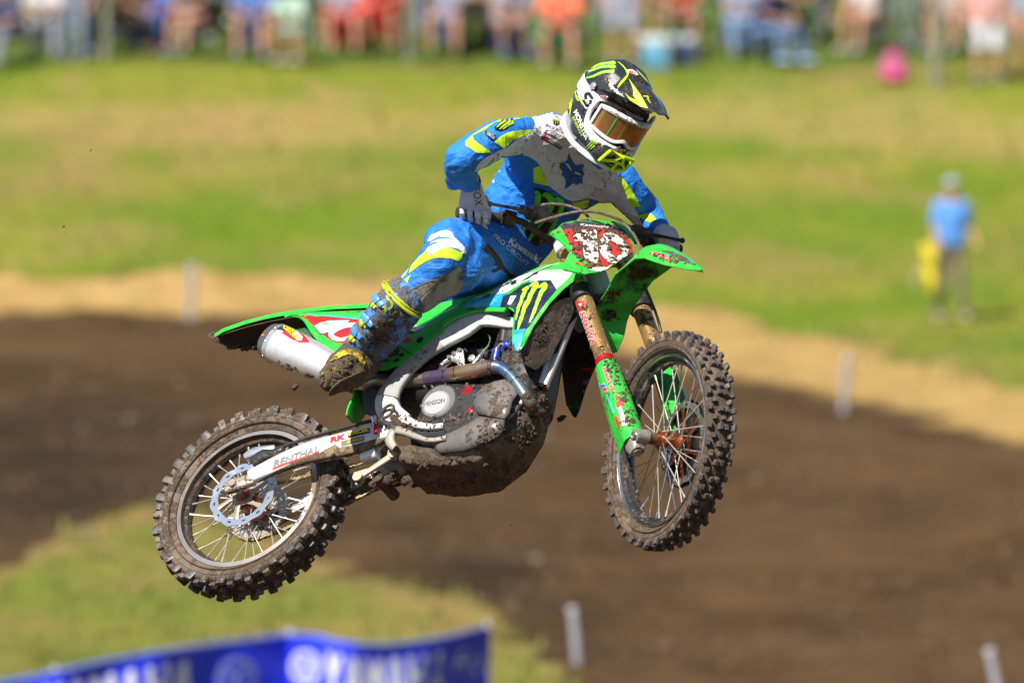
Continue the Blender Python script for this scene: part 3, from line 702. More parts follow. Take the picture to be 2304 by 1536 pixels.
# ------------------------------------------------------------------ wheels
def wheel(front):
    nm = 'front_wheel' if front else 'rear_wheel'; c = FA if front else RA; xf = st if front else None
    grp = empty(nm); grp.parent = moto
    Rt = .347 if front else .341; cr = Rt - (.0140 if front else .0195); hw = .043 if front else .056; rf = .273 if front else .2545; rw = .024 if front else .036
    n = 120
    # tyre carcass: profile (r,y)
    prof = []
    rs = rf + .002
    for k in range(13):
        t = math.pi * (k / 12.0); 
        y = hw * math.cos(t); r = cr - (cr - rs) * (1 - math.sin(t) ** .75) * .95
        if k in (0, 12): y = rw * (1 if k == 0 else -1) * 1.02; r = rs
        elif k in (1, 11): y = math.copysign(hw * .98, y); r = rs + (cr - rs) * .45
        elif k in (2, 3, 9, 10): y = math.copysign(hw * (1.0 if k in (2, 10) else .86), y); r = rs + (cr - rs) * (.74 if k in (2, 10) else .90)
        prof.append((r, y))
    b = MB(xf); b.lathe(prof, c, YV, n)
    for s_ in (-1, 1):
        for fr_ in (.30, .62): b.lathe([(rs + (cr - rs) * fr_ - .002, s_ * (hw * (.985 if fr_ < .5 else 1.0) - .002)), (rs + (cr - rs) * fr_, s_ * (hw * (.985 if fr_ < .5 else 1.0) + .0016)), (rs + (cr - rs) * fr_ + .002, s_ * (hw * (.985 if fr_ < .5 else 1.0) - .002))], c, YV, n)
    def sp(r, th, y): return c + Vector((math.cos(th) * r, 0, math.sin(th) * r)) + YV * y
    def knob(th, y, tilt, la, ly, h, tw=0, base=cr):
        th += rk.uniform(-.004, .004); h *= rk.uniform(.86, 1.04); la *= rk.uniform(.88, 1.05); tw = rk.uniform(-.09, .09)
        rad = Vector((math.cos(th), 0, math.sin(th))); tan = Vector((-math.sin(th), 0, math.cos(th)))
        Z = (rad * math.cos(tilt) + YV * math.sin(tilt)).normalized(); Y_ = (YV * math.cos(tilt) - rad * math.sin(tilt)); X_ = tan
        if tw: X_, Y_ = X_ * math.cos(tw) + Y_ * math.sin(tw), Y_ * math.cos(tw) - X_ * math.sin(tw)
        kb.box(c + rad * (base + h * .5 * math.cos(tilt) - .003) + YV * (y + h * .5 * math.sin(tilt)), la, ly, h + .006, X_, Y_, Z, taper=.86, bev=.14)
    kb = MB(xf); rk = random.Random(5 if front else 6)
    N = 38 if front else 31
    for i in range(N):
        th = 2 * math.pi * i / N; d = math.pi / N
        if front:
            for s in (-1, 1):
                knob(th, s * .0095, 0, .021, .015, .0145); knob(th + d, s * .0255, s * .4, .020, .015, .0145, base=cr - .005)
                knob(th + d * .1, s * .0370, s * .36, .026 if i % 2 else .021, .013, .024, base=cr - .0165)
            if i % 2: knob(th + d, 0, 0, .015, .013, .013)
        else:
            for s in (-1, 1):
                knob(th, s * .0125, 0, .025, .021, .020); knob(th + d, s * .0335, s * .3, .026, .020, .020, base=cr - .006)
                knob(th + d * .2, s * .0475, s * .24, .034 if i % 2 else .029, .016, .034, base=cr - .022)
    pobj(b, 'tyre', M_rubber, grp, ang=60); pobj(kb, 'tread', M_knob, grp, ang=30)
    # rim: flanges + well
    b = MB(xf); w = rw
    b.lathe([(rf, w), (rf + .001, w - .004), (rf - (.010 if front else .014), w - .007), (rf - (.013 if front else .016), w * .45), (rf - .026, w * .38), (rf - .030, 0), (rf - .026, -w * .38), (rf - (.013 if front else .016), -w * .45), (rf - (.010 if front else .014), -w + .007), (rf + .001, -w + .004), (rf, -w),
             (rf - (.011 if front else .015), -w - .0015), (rf - .018, -w * .55), (rf - .029, -w * .42), (rf - .0335, 0), (rf - .029, w * .42), (rf - .018, w * .55), (rf - (.011 if front else .015), w + .0015)], c, YV, n, closed=True)
    me = b.mesh('rim', True, 30)
    M2 = M_rimf if front else M_rim
    o = link('rim', me, grp, [M2, M_rimd if not front else mat('rim_front_inside', (.02, .02, .022), .35, mud=.45, msc=60, mudcol=(.12, .09, .065))])
    ns = 18
    for k, f in enumerate(me.polygons):
        j = (k // n)
        f.material_index = 1 if j in (11, 12, 13, 14, 15) else 0
    if front:
        b = MB(xf); b.lathe([(rf - .001, -w - .002), (rf - .0045, -w - .0045), (rf - .008, -w - .002)], c, YV, n, closed=True); b.lathe([(rf + .0035, -w - .001), (rf + .0055, -w - .003), (rf + .0065, -w), (rf + .005, -w + .001)], c, YV, n, closed=True)
        pobj(b, 'rim_edge', M_chrome, grp)
    # hub
    b = MB(xf)
    fl = .031 if front else .037; hr = .030 if front else .042; r0 = .018 if front else .032
    b.lathe([(.012, -fl - .022), (r0 + .002, -fl - .022), (r0 + .002, -fl - .006), (hr, -fl - .003), (hr + .001, -fl + .004), (r0, -fl + .012), (r0 - .003, 0), (r0, fl - .012), (hr + .001, fl - .004), (hr, fl + .003), (r0 + .004, fl + .008), (r0 + .004, fl + .02), (.012, fl + .02)], c, YV, 40)
    pobj(b, 'hub', M_cu, grp)
    b = MB(xf); L = .128 if front else .13; b.lathe([(.0, -L), (.009, -L), (.0125, -L + .004), (.0125, L - .004), (.009, L), (0, L)], c, YV, 20); pobj(b, 'axle', M_steel, grp)
    if front:
        for s in (-1, 1): b = MB(xf); b.tube([c + YV * (s * .050), c + YV * (s * .084)], .0195, 18, ref=(1, 0, 0)); pobj(b, 'axle_spacer', M_blackm, grp)
    # spokes
    NS = 36
    for i in range(NS):
        s = -1 if i % 2 else 1; g = (i // 2) % 2; th = 2 * math.pi * (i + .5) / NS
        off = math.radians(46 if g else -46) if not front else math.radians(50 if g else -50)
        hb = sp(hr * .93, th + off, s * (fl + (.004 if g else -.004))); rm = sp(rf - .032, th, s * .006 * (1 if i % 4 < 2 else -1))
        b = MB(xf); b.tube([hb, rm], .0019, 6); dr = (rm - hb).normalized(); b.tube([rm - dr * .016, rm + dr * .004], .0033, 6)
        pobj(b, 'spoke', M_spoke if not front or i % 3 else M_chrome, grp)
    return grp
wr = wheel(False); wf = wheel(True)

def disc(c, y, r0, r1, m, name, parent, xf=None, waves=12, slots=12, th=.0032, arms=6, armr=None, armm=None):
    """brake disc: scalloped annulus with slots cut through, on a spider"""
    rings = 4; N = waves * 12
    vs, fs = [], []
    def rr(k, t):
        wv = math.cos(waves * t)
        ro = r1 - .0055 * (1 + wv) * .5 - .0015 * (1 if wv > .9 else 0); ri = r0 + .003 * (1 + math.cos(waves * t + 1)) * .5
        return ri + (ro - ri) * k / (rings - 1)
    holes = set()
    for s in range(slots):
        j0 = int(N * (s + .3) / slots)
        for q in (0, 1, 2): holes.add((j0 + q) % N)
    fr = [0, .36, .58, 1]
    for side in (-th / 2, th / 2):
        for k in range(rings):
            for j in range(N):
                t = 2 * math.pi * j / N + (.10 * (1 - fr[k]) )
                ro, ri = rr(3, 2 * math.pi * j / N), rr(0, 2 * math.pi * j / N); r = ri + (ro - ri) * fr[k]
                vs.append(c + Vector((math.cos(t) * r, y + side, math.sin(t) * r)))
    M = rings * N
    for k in range(rings - 1):
        for j in range(N):
            if k == 1 and j in holes: 
                continue
            a, b_, c_, d = k * N + j, k * N + (j + 1) % N, (k + 1) * N + (j + 1) % N, (k + 1) * N + j
            fs.append((a, b_, c_, d)); fs.append((a + M, d + M, c_ + M, b_ + M))
    for k, f in ((0, 1), (rings - 1, 0)):
        for j in range(N):
            a, b_ = k * N + j, k * N + (j + 1) % N; fs.append((a, a + M, b_ + M, b_) if f else (a, b_, b_ + M, a + M))
    for j in holes:
        a, b_, c_, d = N + j, N + (j + 1) % N, 2 * N + (j + 1) % N, 2 * N + j
        for p, q in ((a, b_), (b_, c_), (c_, d), (d, a)): fs.append((p, q, q + M, p + M))
    b = MB(xf); b.add(vs, fs); pobj(b, name, m, parent, ang=30)
    if arms:
        b = MB(xf); armr = armr or .035
        for i in range(arms):
            t = 2 * math.pi * (i + .2) / arms
            p0 = c + Vector((math.cos(t) * armr, y, math.sin(t) * armr)); p1 = c + Vector((math.cos(t + .25) * (r0 + .004), y, math.sin(t + .25) * (r0 + .004)))
            b.tube([p0, (p0 + p1) * .5, p1], [(.0022, .011), (.0022, .0065), (.0022, .010)], 8, ref=(0, 1, 0), e=4)
            b.tube([p0 + YV * -.004, p0 + YV * .004], .006, 8, ref=(1, 0, 0))
        b.lathe([(armr + .006, y + .002), (armr + .006, y - .002), (armr - .008, y - .002), (armr - .008, y + .002)], c, YV, 32, closed=True)
        pobj(b, 'disc_carrier', armm or M_steel, parent, ang=30)
disc(RA, -.058, .090, .1205, M_disc, 'brake_disc', wr, armm=mat('disc_carrier_tan', (.5, .42, .33), .35, metal=.7, mud=.15, msc=60))
disc(FA, .050, .110, .135, M_steel, 'brake_disc', wf, st, armm=M_cu, armr=.045)
# rear sprocket and chain (left side)
def sprocket():
    c = RA; y = .052; N = 50; vs, fs = [], []
    for side in (-.0035, .0035):
        for k in range(3):
            for j in range(N * 4):
                t = 2 * math.pi * j / (N * 4)
                ro = .1005 + (.0045 if j % 4 in (0, 1) else -.0035); r = (.078, .090, ro)[k]
                vs.append(c + Vector((math.cos(t) * r, y + side, math.sin(t) * r)))
    n = N * 4; M = 3 * n
    for k in range(2):
        for j in range(n):
            a, b_, c_, d = k * n + j, k * n + (j + 1) % n, (k + 1) * n + (j + 1) % n, (k + 1) * n + j
            fs += [(a, b_, c_, d), (a + M, d + M, c_ + M, b_ + M)]
    for k in (0, 2):
        for j in range(n): a, b_ = k * n + j, k * n + (j + 1) % n; fs.append((a, b_, b_ + M, a + M))
    b = MB(); b.add(vs, fs)
    for i in range(6):
        t = 2 * math.pi * i / 6 + .3
        for dt in (-.26, .26):
            p0 = c + Vector((math.cos(t) * .045, y, math.sin(t) * .045)); p1 = c + Vector((math.cos(t + dt) * .082, y, math.sin(t + dt) * .082))
            b.tube([p0, p1], [(.003, .010), (.003, .008)], 8, e=4)
    b.lathe([(.056, y + .003), (.056, y - .003), (.034, y - .003), (.034, y + .003)], c, YV, 32, closed=True)
    pobj(b, 'sprocket', mat('sprocket_alu', (.62, .63, .66), .3, metal=.8, mud=.12, msc=50), wr, ang=30)
    # chain path
    fs_c = Vector((.585, 0, .45)); pts = []
    R1, R2 = .1035, .034; yv = .052
    dirv = (fs_c - RA); L = dirv.length; a0 = math.atan2(dirv.z, dirv.x); be = math.asin((R1 - R2) / L)
    def pt(cn, r, a): return Vector((cn.x + r * math.cos(a), yv, cn.z + r * math.sin(a)))
    top_r, top_f = pt(RA, R1, a0 + math.pi / 2 - be), pt(fs_c, R2, a0 + math.pi / 2 - be)
    bot_r, bot_f = pt(RA, R1, a0 - math.pi / 2 + be), pt(fs_c, R2, a0 - math.pi / 2 + be)
    segs = []
    n1 = int((top_f - top_r).length / .0155)
    for i in range(n1): 
        p = top_r.lerp(top_f, i / n1); p.z -= .012 * math.sin(math.pi * i / n1); segs.append(p)
    for i in range(8): segs.append(pt(fs_c, R2, a0 + math.pi / 2 - be - (math.pi - 2 * be) * i / 8))
    for i in range(n1): 
        p = bot_f.lerp(bot_r, i / n1); p.z -= .020 * math.sin(math.pi * i / n1); segs.append(p)
    aa = a0 - math.pi / 2 + be; n2 = int((math.pi + 2 * be) * R1 / .0155)
    for i in range(n2): segs.append(pt(RA, R1, aa - (math.pi + 2 * be) * i / n2))
    b = MB(); n = len(segs)
    for i in range(n):
        p, q = segs[i], segs[(i + 1) % n]; w = .0055 if i % 2 else .0035
        for s in (-1, 1): b.tube([p + YV * s * w - (q - p) * .15, (p + q) / 2 + YV * s * w, q + YV * s * w + (q - p) * .15], [(.0011, .0062), (.0011, .0044), (.0011, .0062)], 8, e=3)
        b.tube([p - YV * .007, p + YV * .007], .0042, 8, ref=(1, 0, 0))
    pobj(b, 'chain', M_chain, ang=30)
sprocket()

# ------------------------------------------------------------------ swingarm
def beam(name, pts, m, e=4.5, n=20, sm=4, parent=None, ang=35):
    """pts: (x,y,z, half thickness across, half height)"""
    b = MB(); b.tube([p[:3] for p in pts], [(p[3], p[4]) for p in pts], n, ref=(0, 1, 0), e=e, smooth=sm); return pobj(b, name, m, parent, ang=ang)
for s in (1, -1):
    q = [unp(u, v, -.10) for u, v in ((566, 1078), (640, 1044), (705, 1020), (780, 1001), (835, 985), (872, 962))]
    hh = (.024, .033, .040, .045, .045, .036); yy = (.108, .110, .108, .104, .100, .092)
    o = beam('swingarm', [(p.x, -s * y, p.z, .0155, h) for p, h, y in zip(q, hh, yy)], M_alus)
    if s == 1: SW = o
b = MB(); b.tube([unp(835, 985, -.10) + Vector((.0, .0, 0)), Vector((.44, 0, .455)), unp(835, 985, -.10) * 1 + Vector((0, .20, 0))], (.05, .03), 16, e=4); pobj(b, 'swingarm_crossmember', M_alus)
# axle blocks
for s in (1, -1):
    b = MB(); o_ = RA + YV * (-.112 * s)
    b.tube([o_ + Vector((-.030, 0, -.008)), o_ + Vector((.03, 0, .008)), o_ + Vector((.07, 0, .018))], [(.013, .021), (.014, .024), (.010, .020)], 16, e=4)
    b.tube([o_ + YV * (-.010 * s), o_ + YV * (-.022 * s)], .014, 6, ref=(1, 0, 0)); b.tube([o_ + Vector((.03, 0, .008)), o_ + Vector((-.045, 0, -.012))], .005, 6)
    pobj(b, 'axle_block', mat('axle_block_dirty', (.40, .34, .28), .4, metal=.6, mud=.4, msc=70))
# rear caliper
b = MB(); q = [unp(u, v, -.075) for u, v in K('E', [(730, 470), (790, 440), (860, 425), (940, 400)])]
b.tube([q[0], q[1], q[2], q[3]], [(.014, .012), (.016, .020), (.016, .018), (.010, .010)], 14, e=3, smooth=3); pobj(b, 'brake_caliper', mat('caliper_grey', (.45, .48, .55), .3, metal=.6, mud=.15, msc=60))
b = MB(); q = [unp(u, v, -.085) for u, v in K('E', [(780, 510), (860, 460), (935, 450), (1000, 400)])]
b.tube(q, [(.016, .022), (.018, .024), (.016, .018), (.01, .01)], 14, e=3, smooth=3); pobj(b, 'caliper_body', M_black)
b = MB(); q = [unp(u, v, -.09) for u, v in K('E', [(960, 400), (1040, 375), (1150, 335), (1400, 265), (1600, 212), (1660, 200)])]; b.tube(q, .0062, 8, smooth=3); pobj(b, 'rear_brake_hose', M_black)

# ------------------------------------------------------------------ panels
def yinterp(bp, x, z):
    sw = sy = 0
    for p in bp:
        d = (p.x - x) ** 2 + (p.z - z) ** 2 + 1e-6; w = 1 / (d * d); sw += w; sy += w * p.y
    return sy / sw
def panel(name, bp, m, th=.003, bulge=.0, step=.012, parent=None, holes=(), mirror=False, steer=False, edge=.004, flipname=None):
    """a moulded sheet bounded by 3-D points; bulges outwards; the edge turns in"""
    out = []
    n = len(bp)
    for i in range(n):
        a, b_ = bp[i], bp[(i + 1) % n]; k = max(1, int((b_ - a).length / step))
        out += [a.lerp(b_, j / k) for j in range(k)]
    v2 = [Vector((p.x, p.z)) for p in out]; faces = [list(range(len(v2)))]
    def inside(p, poly):
        c = False; j = len(poly) - 1
        for i in range(len(poly)):
            if (poly[i].y > p.y) != (poly[j].y > p.y) and p.x < (poly[j].x - poly[i].x) * (p.y - poly[i].y) / (poly[j].y - poly[i].y) + poly[i].x: c = not c
            j = i
        return c
    def dist(p):
        return min((p - q).length for q in v2)
    inner = []
    x0, x1 = min(p.x for p in v2), max(p.x for p in v2); z0, z1 = min(p.y for p in v2), max(p.y for p in v2)
    j = 0; z = z0
    while z < z1:
        x = x0 + (step / 2 if j % 2 else 0)
        while x < x1:
            p = Vector((x, z))
            if inside(p, v2) and dist(p) > step * .6: inner.append(p)
            x += step
        z += step * .87; j += 1
    ds = {i: 0 for i in range(len(v2))}
    allv = v2 + inner
    r = delaunay_2d_cdt(allv, [], faces, 1, 1e-6)
    sgn = -1
    vs = []; dm = max([dist(p) for p in inner] or [1])
    for p in r[0]:
        d = min((p - q).length for q in v2); y = yinterp(out, p.x, p.y)
        k = min(1, d / (dm)); y -= bulge * (1 - (1 - k) ** 2); y -= edge * min(1, d / .006) if edge else 0
        vs.append(Vector((p.x, y, p.y)))
    fs = [tuple(f) for f in r[2]]
    b = MB(st if steer else None); N = len(vs)
    # boundary edges
    cnt = {}
    for f in fs:
        for a, c_ in zip(f, f[1:] + f[:1]): cnt[(a, c_)] = cnt.get((a, c_), 0) + 1
    bd = [(a, c_) for (a, c_) in cnt if (c_, a) not in cnt]
    allf = fs + [tuple(i + N for i in f)[::-1] for f in fs] + [(a, c_, c_ + N, a + N)[::-1] for a, c_ in bd]
    back = [v + Vector((0, th, 0)) for v in vs]
    b.add(vs + back, allf); o = pobj(b, name, m, parent, ang=50)
    if mirror:
        b = MB(st if steer else None); b.add([Vector((v.x, -v.y, v.z)) for v in vs + back], [f[::-1] for f in allf]); pobj(b, name, mirror if not isinstance(mirror, bool) else m, parent, ang=50)
    return o
# right radiator shroud (upper part) + mirror on the left
SHR = K('P', [(870, 1320), (1100, 1222), (1350, 1112), (1700, 952), (1920, 906), (2040, 925)]) + [(1319, 611), (1268, 650), (1238, 681), (1201, 733), (1178, 778), (1167, 790), (1160, 786), (1152, 768), (1154, 720), (1158, 703), (1142, 691), (1092, 691), (1060, 694)]
SY = [-.105, -.11, -.115, -.12, -.12, -.12, -.115, -.15, -.17, -.185, -.195, -.20, -.20, -.19, -.175, -.165, -.155, -.14, -.125]
shroud = panel('radiator_shroud', [unp(u, v, y) for (u, v), y in zip(SHR, SY)], M_green, bulge=.010, mirror=mat('green_inner_mud_shade', (.02, .34, .04), .5, mud=.60, msc=22, film=.5, mudcol=(.05, .032, .02)))  # darker green and heavier mud paint in the shade inside the left shroud
# side cover + number panel + tail side
SID = [(640, 708), (700, 702), (760, 700), (840, 697), (960, 688), (1049, 668), (1073, 660), (1092, 691), (1060, 694), (1049, 700), (1022, 712), (996, 730), (999, 748), (975, 764), (931, 799), (900, 820), (869, 832), (832, 833), (800, 805), (757, 784), (742, 776), (716, 758), (692, 730), (672, 714)]
SDY = [-.085, -.09, -.09, -.09, -.09, -.10, -.105, -.12, -.13, -.135, -.145, -.15, -.15, -.15, -.15, -.15, -.15, -.15, -.15, -.145, -.14, -.13, -.115, -.10]
side = panel('side_cover', [unp(u, v, y) for (u, v), y in zip(SID, SDY)], M_green, bulge=.006, mirror=True)
# raised rim along the side cover edge
b = MB(); b.tube([unp(u, v, y - .004) for u, v, y in ((641, 710, -.088), (660, 704, -.09), (676, 707, -.10), (690, 722, -.115), (704, 745, -.128), (722, 766, -.137), (757, 788, -.147), (800, 812, -.15))], (.0035, .0085), 10, smooth=4); pobj(b, 'side_cover_rim', M_green)
b = MB(); b.tube([unp(u, v, y - .006) for u, v, y in ((996, 734, -.15), (1018, 718, -.15), (1047, 706, -.142), (1088, 697, -.135), (1138, 697, -.15))], (.005, .0085), 10, smooth=4); pobj(b, 'side_cover_edge', M_green)
# rear fender: arched sheet
def fender_rear():
    prof = [unp(u, v, -.060) for u, v in ((478, 746), (500, 738), (551, 724), (600, 714), (640, 709), (690, 704), (760, 700), (850, 698))]
    g = []
    for i, p in enumerate(prof):
        w = (.040, .050, .058, .064, .070, .076, .085, .09)[i]
        row = []
        for k in range(13):
            t = k / 12 * 2 - 1; row.append(Vector((p.x - (.02 * (1 - abs(t)) if i == 0 else 0), t * w, p.z + .022 * (1 - t * t) ** .8)))
        g.append(row)
    G = []
    for i in range(len(g) - 1):
        for q in range(3): G.append([g[i][k].lerp(g[i + 1][k], q / 3) for k in range(13)])
    G.append(g[-1])
    b = MB(); b.sheet(G, .003); me = b.mesh('rear_fender', True, 50)
    o = link('rear_fender', me, moto, [M_green, mat('fender_mud', (.060, .040, .026), .95, var=.5, bump=1.0, bsc=90)])
    m_ = moto.matrix_world.to_3x3()
    for f in me.polygons:
        if f.normal.z < -.2: f.material_index = 1
    b = MB()
    for s in (-1, 1):
        b.tube([Vector((r[0 if s < 0 else 12].x, r[0 if s < 0 else 12].y, r[0].z - .002)) for r in G], (.004, .008), 8)
    b.tube([v for v in G[0]], (.004, .004), 8)
    pobj(b, 'fender_lip', M_green)
    # inner skirt hanging under the tail, caked in mud
    b = MB(); b.sheet([[Vector((p.x + .01, t * (.036, .046, .054, .06, .064, .066, .066)[i], p.z - .003 - .012 * math.sin(math.pi * min(1, i / 6)) * (.3 + .7 * abs(t)))) for t in np.linspace(-1, 1, 9)] for i, p in enumerate(prof[:7])], .004)
    pobj(b, 'fender_liner', mat('fender_mud', (.06, .04, .026)))
fender_rear()
# seat and tank
b = MB(); q = [(.02, .93, .055, .03), (.2, .925, .085, .035), (.42, .92, .088, .04), (.62, .925, .082, .045), (.78, .955, .07, .045), (.92, .985, .055, .035)]
b.tube([(x, 0, z - .045) for x, z, a, h in q], [(a, h + .012) for x, z, a, h in q], 24, e=3.2, smooth=4); seat = pobj(b, 'seat', M_leather)
b = MB(); b.tube([(.80, 0, .88), (.95, 0, .90), (1.08, 0, .90)], [(.09, .07), (.11, .09), (.06, .07)], 20, e=3, smooth=4); pobj(b, 'fuel_tank', M_black)
# tail inner structure, airbox, subframe
b = MB(); b.tube([(.10, 0, .84), (.30, 0, .78), (.55, 0, .70), (.72, 0, .68)], [(.075, .05), (.10, .08), (.10, .12), (.10, .12)], 20, e=3, smooth=3); pobj(b, 'airbox', M_black)
for s in (-1, 1):
    b = MB(); b.tube([(.05, s * .06, .86), (.35, s * .075, .80), (.66, s * .085, .74)], .010, 8); pobj(b, 'subframe_rail', M_frame)
# black and green mud guard behind the frame (lower)
panel('air_duct_cover', [unp(*p) for p in [(870, 834, -.11), (832, 833, -.11), (806, 850, -.09), (812, 880, -.08), (822, 930, -.08), (845, 940, -.09), (880, 930, -.1), (895, 860, -.11)]], mat('dark_plastic', (.02, .026, .035), .5, mud=.15, msc=20), bulge=.01)
b = MB(); b.tube([unp(*p) for p in [(797, 868, -.04), (812, 900, -.04), (798, 930, -.04), (792, 948, -.04)]], [(.05, .005), (.05, .006), (.045, .006), (.04, .005)], 10, e=3, smooth=3); pobj(b, 'mud_flap', M_green)

# ------------------------------------------------------------------ muffler
def muffler():
    a, c_ = unp(611, 767, -.165), unp(752, 833, -.150); d = (c_ - a).normalized()
    pts = [a, a + d * .01, a + d * .05, a + d * .14, c_, c_ + d * .045, c_ + d * .11]
    rs = [(.040, .052), (.050, .062), (.054, .066), (.054, .064), (.044, .052), (.028, .030), (.024, .024)]
    b = MB(); b.tube(pts[1:5], rs[1:5], 40, ref=(0, 1, 0), e=2.3, smooth=5); o = pobj(b, 'muffler', mat('muffler_alu', (.82, .82, .83), .36, metal=.7, mud=.06, msc=26, film=.25), ang=50)
    b = MB(); b.tube([a - d * .030, a - d * .022, a - d * .008, a + d * .016], [(.018, .024), (.034, .044), (.0455, .057), (.0525, .0645)], 40, ref=(0, 1, 0), e=2.3, smooth=4); pobj(b, 'end_cap', mat('muffler_cap', (.17, .17, .18), .35, metal=.6, mud=.25, msc=40), o)
    b = MB(); b.tube([a + d * .018, a + d * .034], [(.0535, .0655), (.0548, .0665)], 40, ref=(0, 1, 0), e=2.3); pobj(b, 'band', M_alu, o)
    for k in range(9):
        t = -.9 + k * .42; n_ = YV.cross(d).normalized(); q = a + d * .026 + YV * (-math.cos(t) * .055) + n_ * (math.sin(t) * .066)
        r = MB(); r.ball(q, .0032, 8, 6); pobj(r, 'rivet', M_chrome, o)
    b = MB(); e_ = c_ + d * .0; b.tube([c_, c_ + d * .05, unp(815, 862, -.14), unp(850, 855, -.12), unp(905, 858, -.10), unp(965, 852, -.10)], [(.044, .052), (.030, .034), (.024, .024), (.022, .022), (.022, .022), (.024, .024)], 20, smooth=4); pobj(b, 'link_pipe', mat('link_pipe_steel', (.42, .38, .33), .3, metal=.9, mud=.2, msc=30))
    return o
MUF = muffler()
# header pipe with heat colours
def header():
    pts = [(960, 852, -.115), (1005, 845, -.125), (1030, 840, -.132), (1060, 835, -.136), (1105, 826, -.138), (1128, 829, -.136), (1146, 842, -.132), (1160, 858, -.128), (1176, 880, -.122), (1190, 902, -.108), (1196, 915, -.085), (1200, 925, -.05), (1215, 925, -.0)]
    r = [.0235, .0235, .0245, .0252, .0245, .0195, .0185, .0182, .0182, .0188, .019, .019, .019]
    cols = [(.17, .11, .18), (.14, .10, .24), (.34, .23, .13), (.36, .26, .17), (.26, .18, .18), (.08, .15, .30), (.13, .22, .36), (.20, .29, .38), (.20, .26, .31), (.25, .23, .17), (.20, .16, .11), (.1, .08, .06), (.1, .08, .06)]
    P3 = [unp(*p) for p in pts]
    b = MB(); b.tube(P3, r, 28, smooth=6); me = b.mesh('header_pipe', True, 60)
    ca = me.color_attributes.new('tint', 'FLOAT_COLOR', 'POINT')
    for v in me.vertices:
        best = min(range(len(P3) - 1), key=lambda i: ((v.co - P3[i]).length + (v.co - P3[i + 1]).length) - (P3[i] - P3[i + 1]).length)
        a, c_ = P3[best], P3[best + 1]; t = max(0, min(1, (v.co - a).dot(c_ - a) / (c_ - a).length_squared)); k = [x * (1 - t) + y * t for x, y in zip(cols[best], cols[best + 1])]
        ca.data[v.index].color = (*k, 1)
    m = bpy.data.materials.new('heat_tinted_titanium'); m.use_nodes = True; nt = m.node_tree; bs = nt.nodes['Principled BSDF']
    at = nt.nodes.new('ShaderNodeAttribute'); at.attribute_name = 'tint'; tc = nt.nodes.new('ShaderNodeTexCoord')
    nz = noisen(nt, 60, 4, .6, tc.outputs['Object']); nt.links.new(mix(nt, ramp(nt, nz, .5, .75, 0, .4), at.outputs['Color'], (.16, .12, .09)), bs.inputs['Base Color'])
    bs.inputs['Metallic'].default_value = .7; nt.links.new(ramp(nt, nz, .3, .8, .22, .42), bs.inputs['Roughness'])
    o = link('header_pipe', me, moto, m)
    for i in (1, 2, 4, 6, 7):
        p = P3[i]; d = (P3[i + 1] - P3[i - 1]).normalized(); b = MB(); b.tube([p - d * .0022, p + d * .0022], r[i] + .0012, 24, ref=(0, 1, 0)); pobj(b, 'weld', M_tit, o)
    for i in (5,):
        p = P3[i - 1].lerp(P3[i], .2); d = (P3[i] - P3[i - 1]).normalized(); b = MB(); b.tube([p - d * .004, p + d * .004], .0262, 24); pobj(b, 'clamp', M_tit, o)
header()

# ------------------------------------------------------------------ frame
def fb(name, pts, m=M_frame, e=3.6, sm=4):
    P3 = [unp(p[0], p[1], p[2]) for p in pts]; b = MB(); b.tube(P3, [(p[3], p[4]) for p in pts], 22, e=e, smooth=sm); return pobj(b, name, m, ang=40)
FR1 = fb('frame_beam', [(1168, 700, -.075, .013, .016), (1120, 704, -.100, .013, .024), (1085, 711, -.118, .015, .034), (1045, 735, -.130, .015, .044), (1000, 762, -.133, .015, .037), (960, 790, -.133, .015, .030), (920, 826, -.132, .015, .029), (888, 866, -.130, .016, .034), (872, 900, -.125, .018, .042), (880, 930, -.118, .02, .04), (915, 950, -.115, .016, .026)])
FR2 = fb('frame_rail', [(1010, 745, -.128, .012, .017), (1060, 727, -.126, .012, .018), (1105, 722, -.118, .012, .019), (1165, 727, -.10, .012, .020), (1215, 700, -.07, .012, .02)])
fb('frame_cradle', [(905, 940, -.118, .013, .015), (935, 955, -.12, .013, .013), (965, 962, -.12, .013, .011), (1000, 960, -.12, .013, .010)], M_frame)
mirr = []
pass
fb('frame_guard', [(992, 766, -.139, .012, .036), (958, 791, -.139, .012, .031), (920, 826, -.138, .012, .030), (888, 864, -.137, .013, .036), (874, 893, -.134, .014, .042)], mat('frame_guard_grey', (.34, .34, .345), .65, mud=.30, msc=45, film=.4, bump=.6, bsc=420), 3.2)
for q_ in ([(1010, 790, -.07, .009), (1040, 770, -.06, .010), (1075, 765, -.05, .008)], [(1000, 815, -.06, .014), (1060, 790, -.05, .018), (1100, 800, -.05, .016)], [(1085, 750, -.05, .006), (1070, 775, -.06, .006), (1085, 800, -.07, .006)], [(1120, 738, -.05, .012), (1150, 745, -.05, .012)], [(1068, 850, -.09, .010), (1100, 846, -.09, .012), (1120, 856, -.09, .010)]):
    b = MB(); b.tube([unp(*x[:3]) for x in q_], [x[3] for x in q_], 12, smooth=3); pobj(b, 'engine_hose', M_black)
for u_, v_, r_, m_ in ((1022, 800, .010, M_steel), (1045, 785, .008, M_chrome), (1084, 812, .011, M_steel), (1092, 795, .007, M_chrome), (1060, 804, .013, M_alu), (1125, 800, .009, M_steel), (1140, 815, .008, M_alu), (1010, 828, .007, M_steel)):
    c_ = unp(u_, v_, -.085); b = MB(); b.lathe([(r_, .02), (r_, .002), (r_ * .8, 0), (r_ * .5, 0), (r_ * .45, .003), (.0004, .003)], c_, YV, 16); pobj(b, 'engine_fitting', m_)
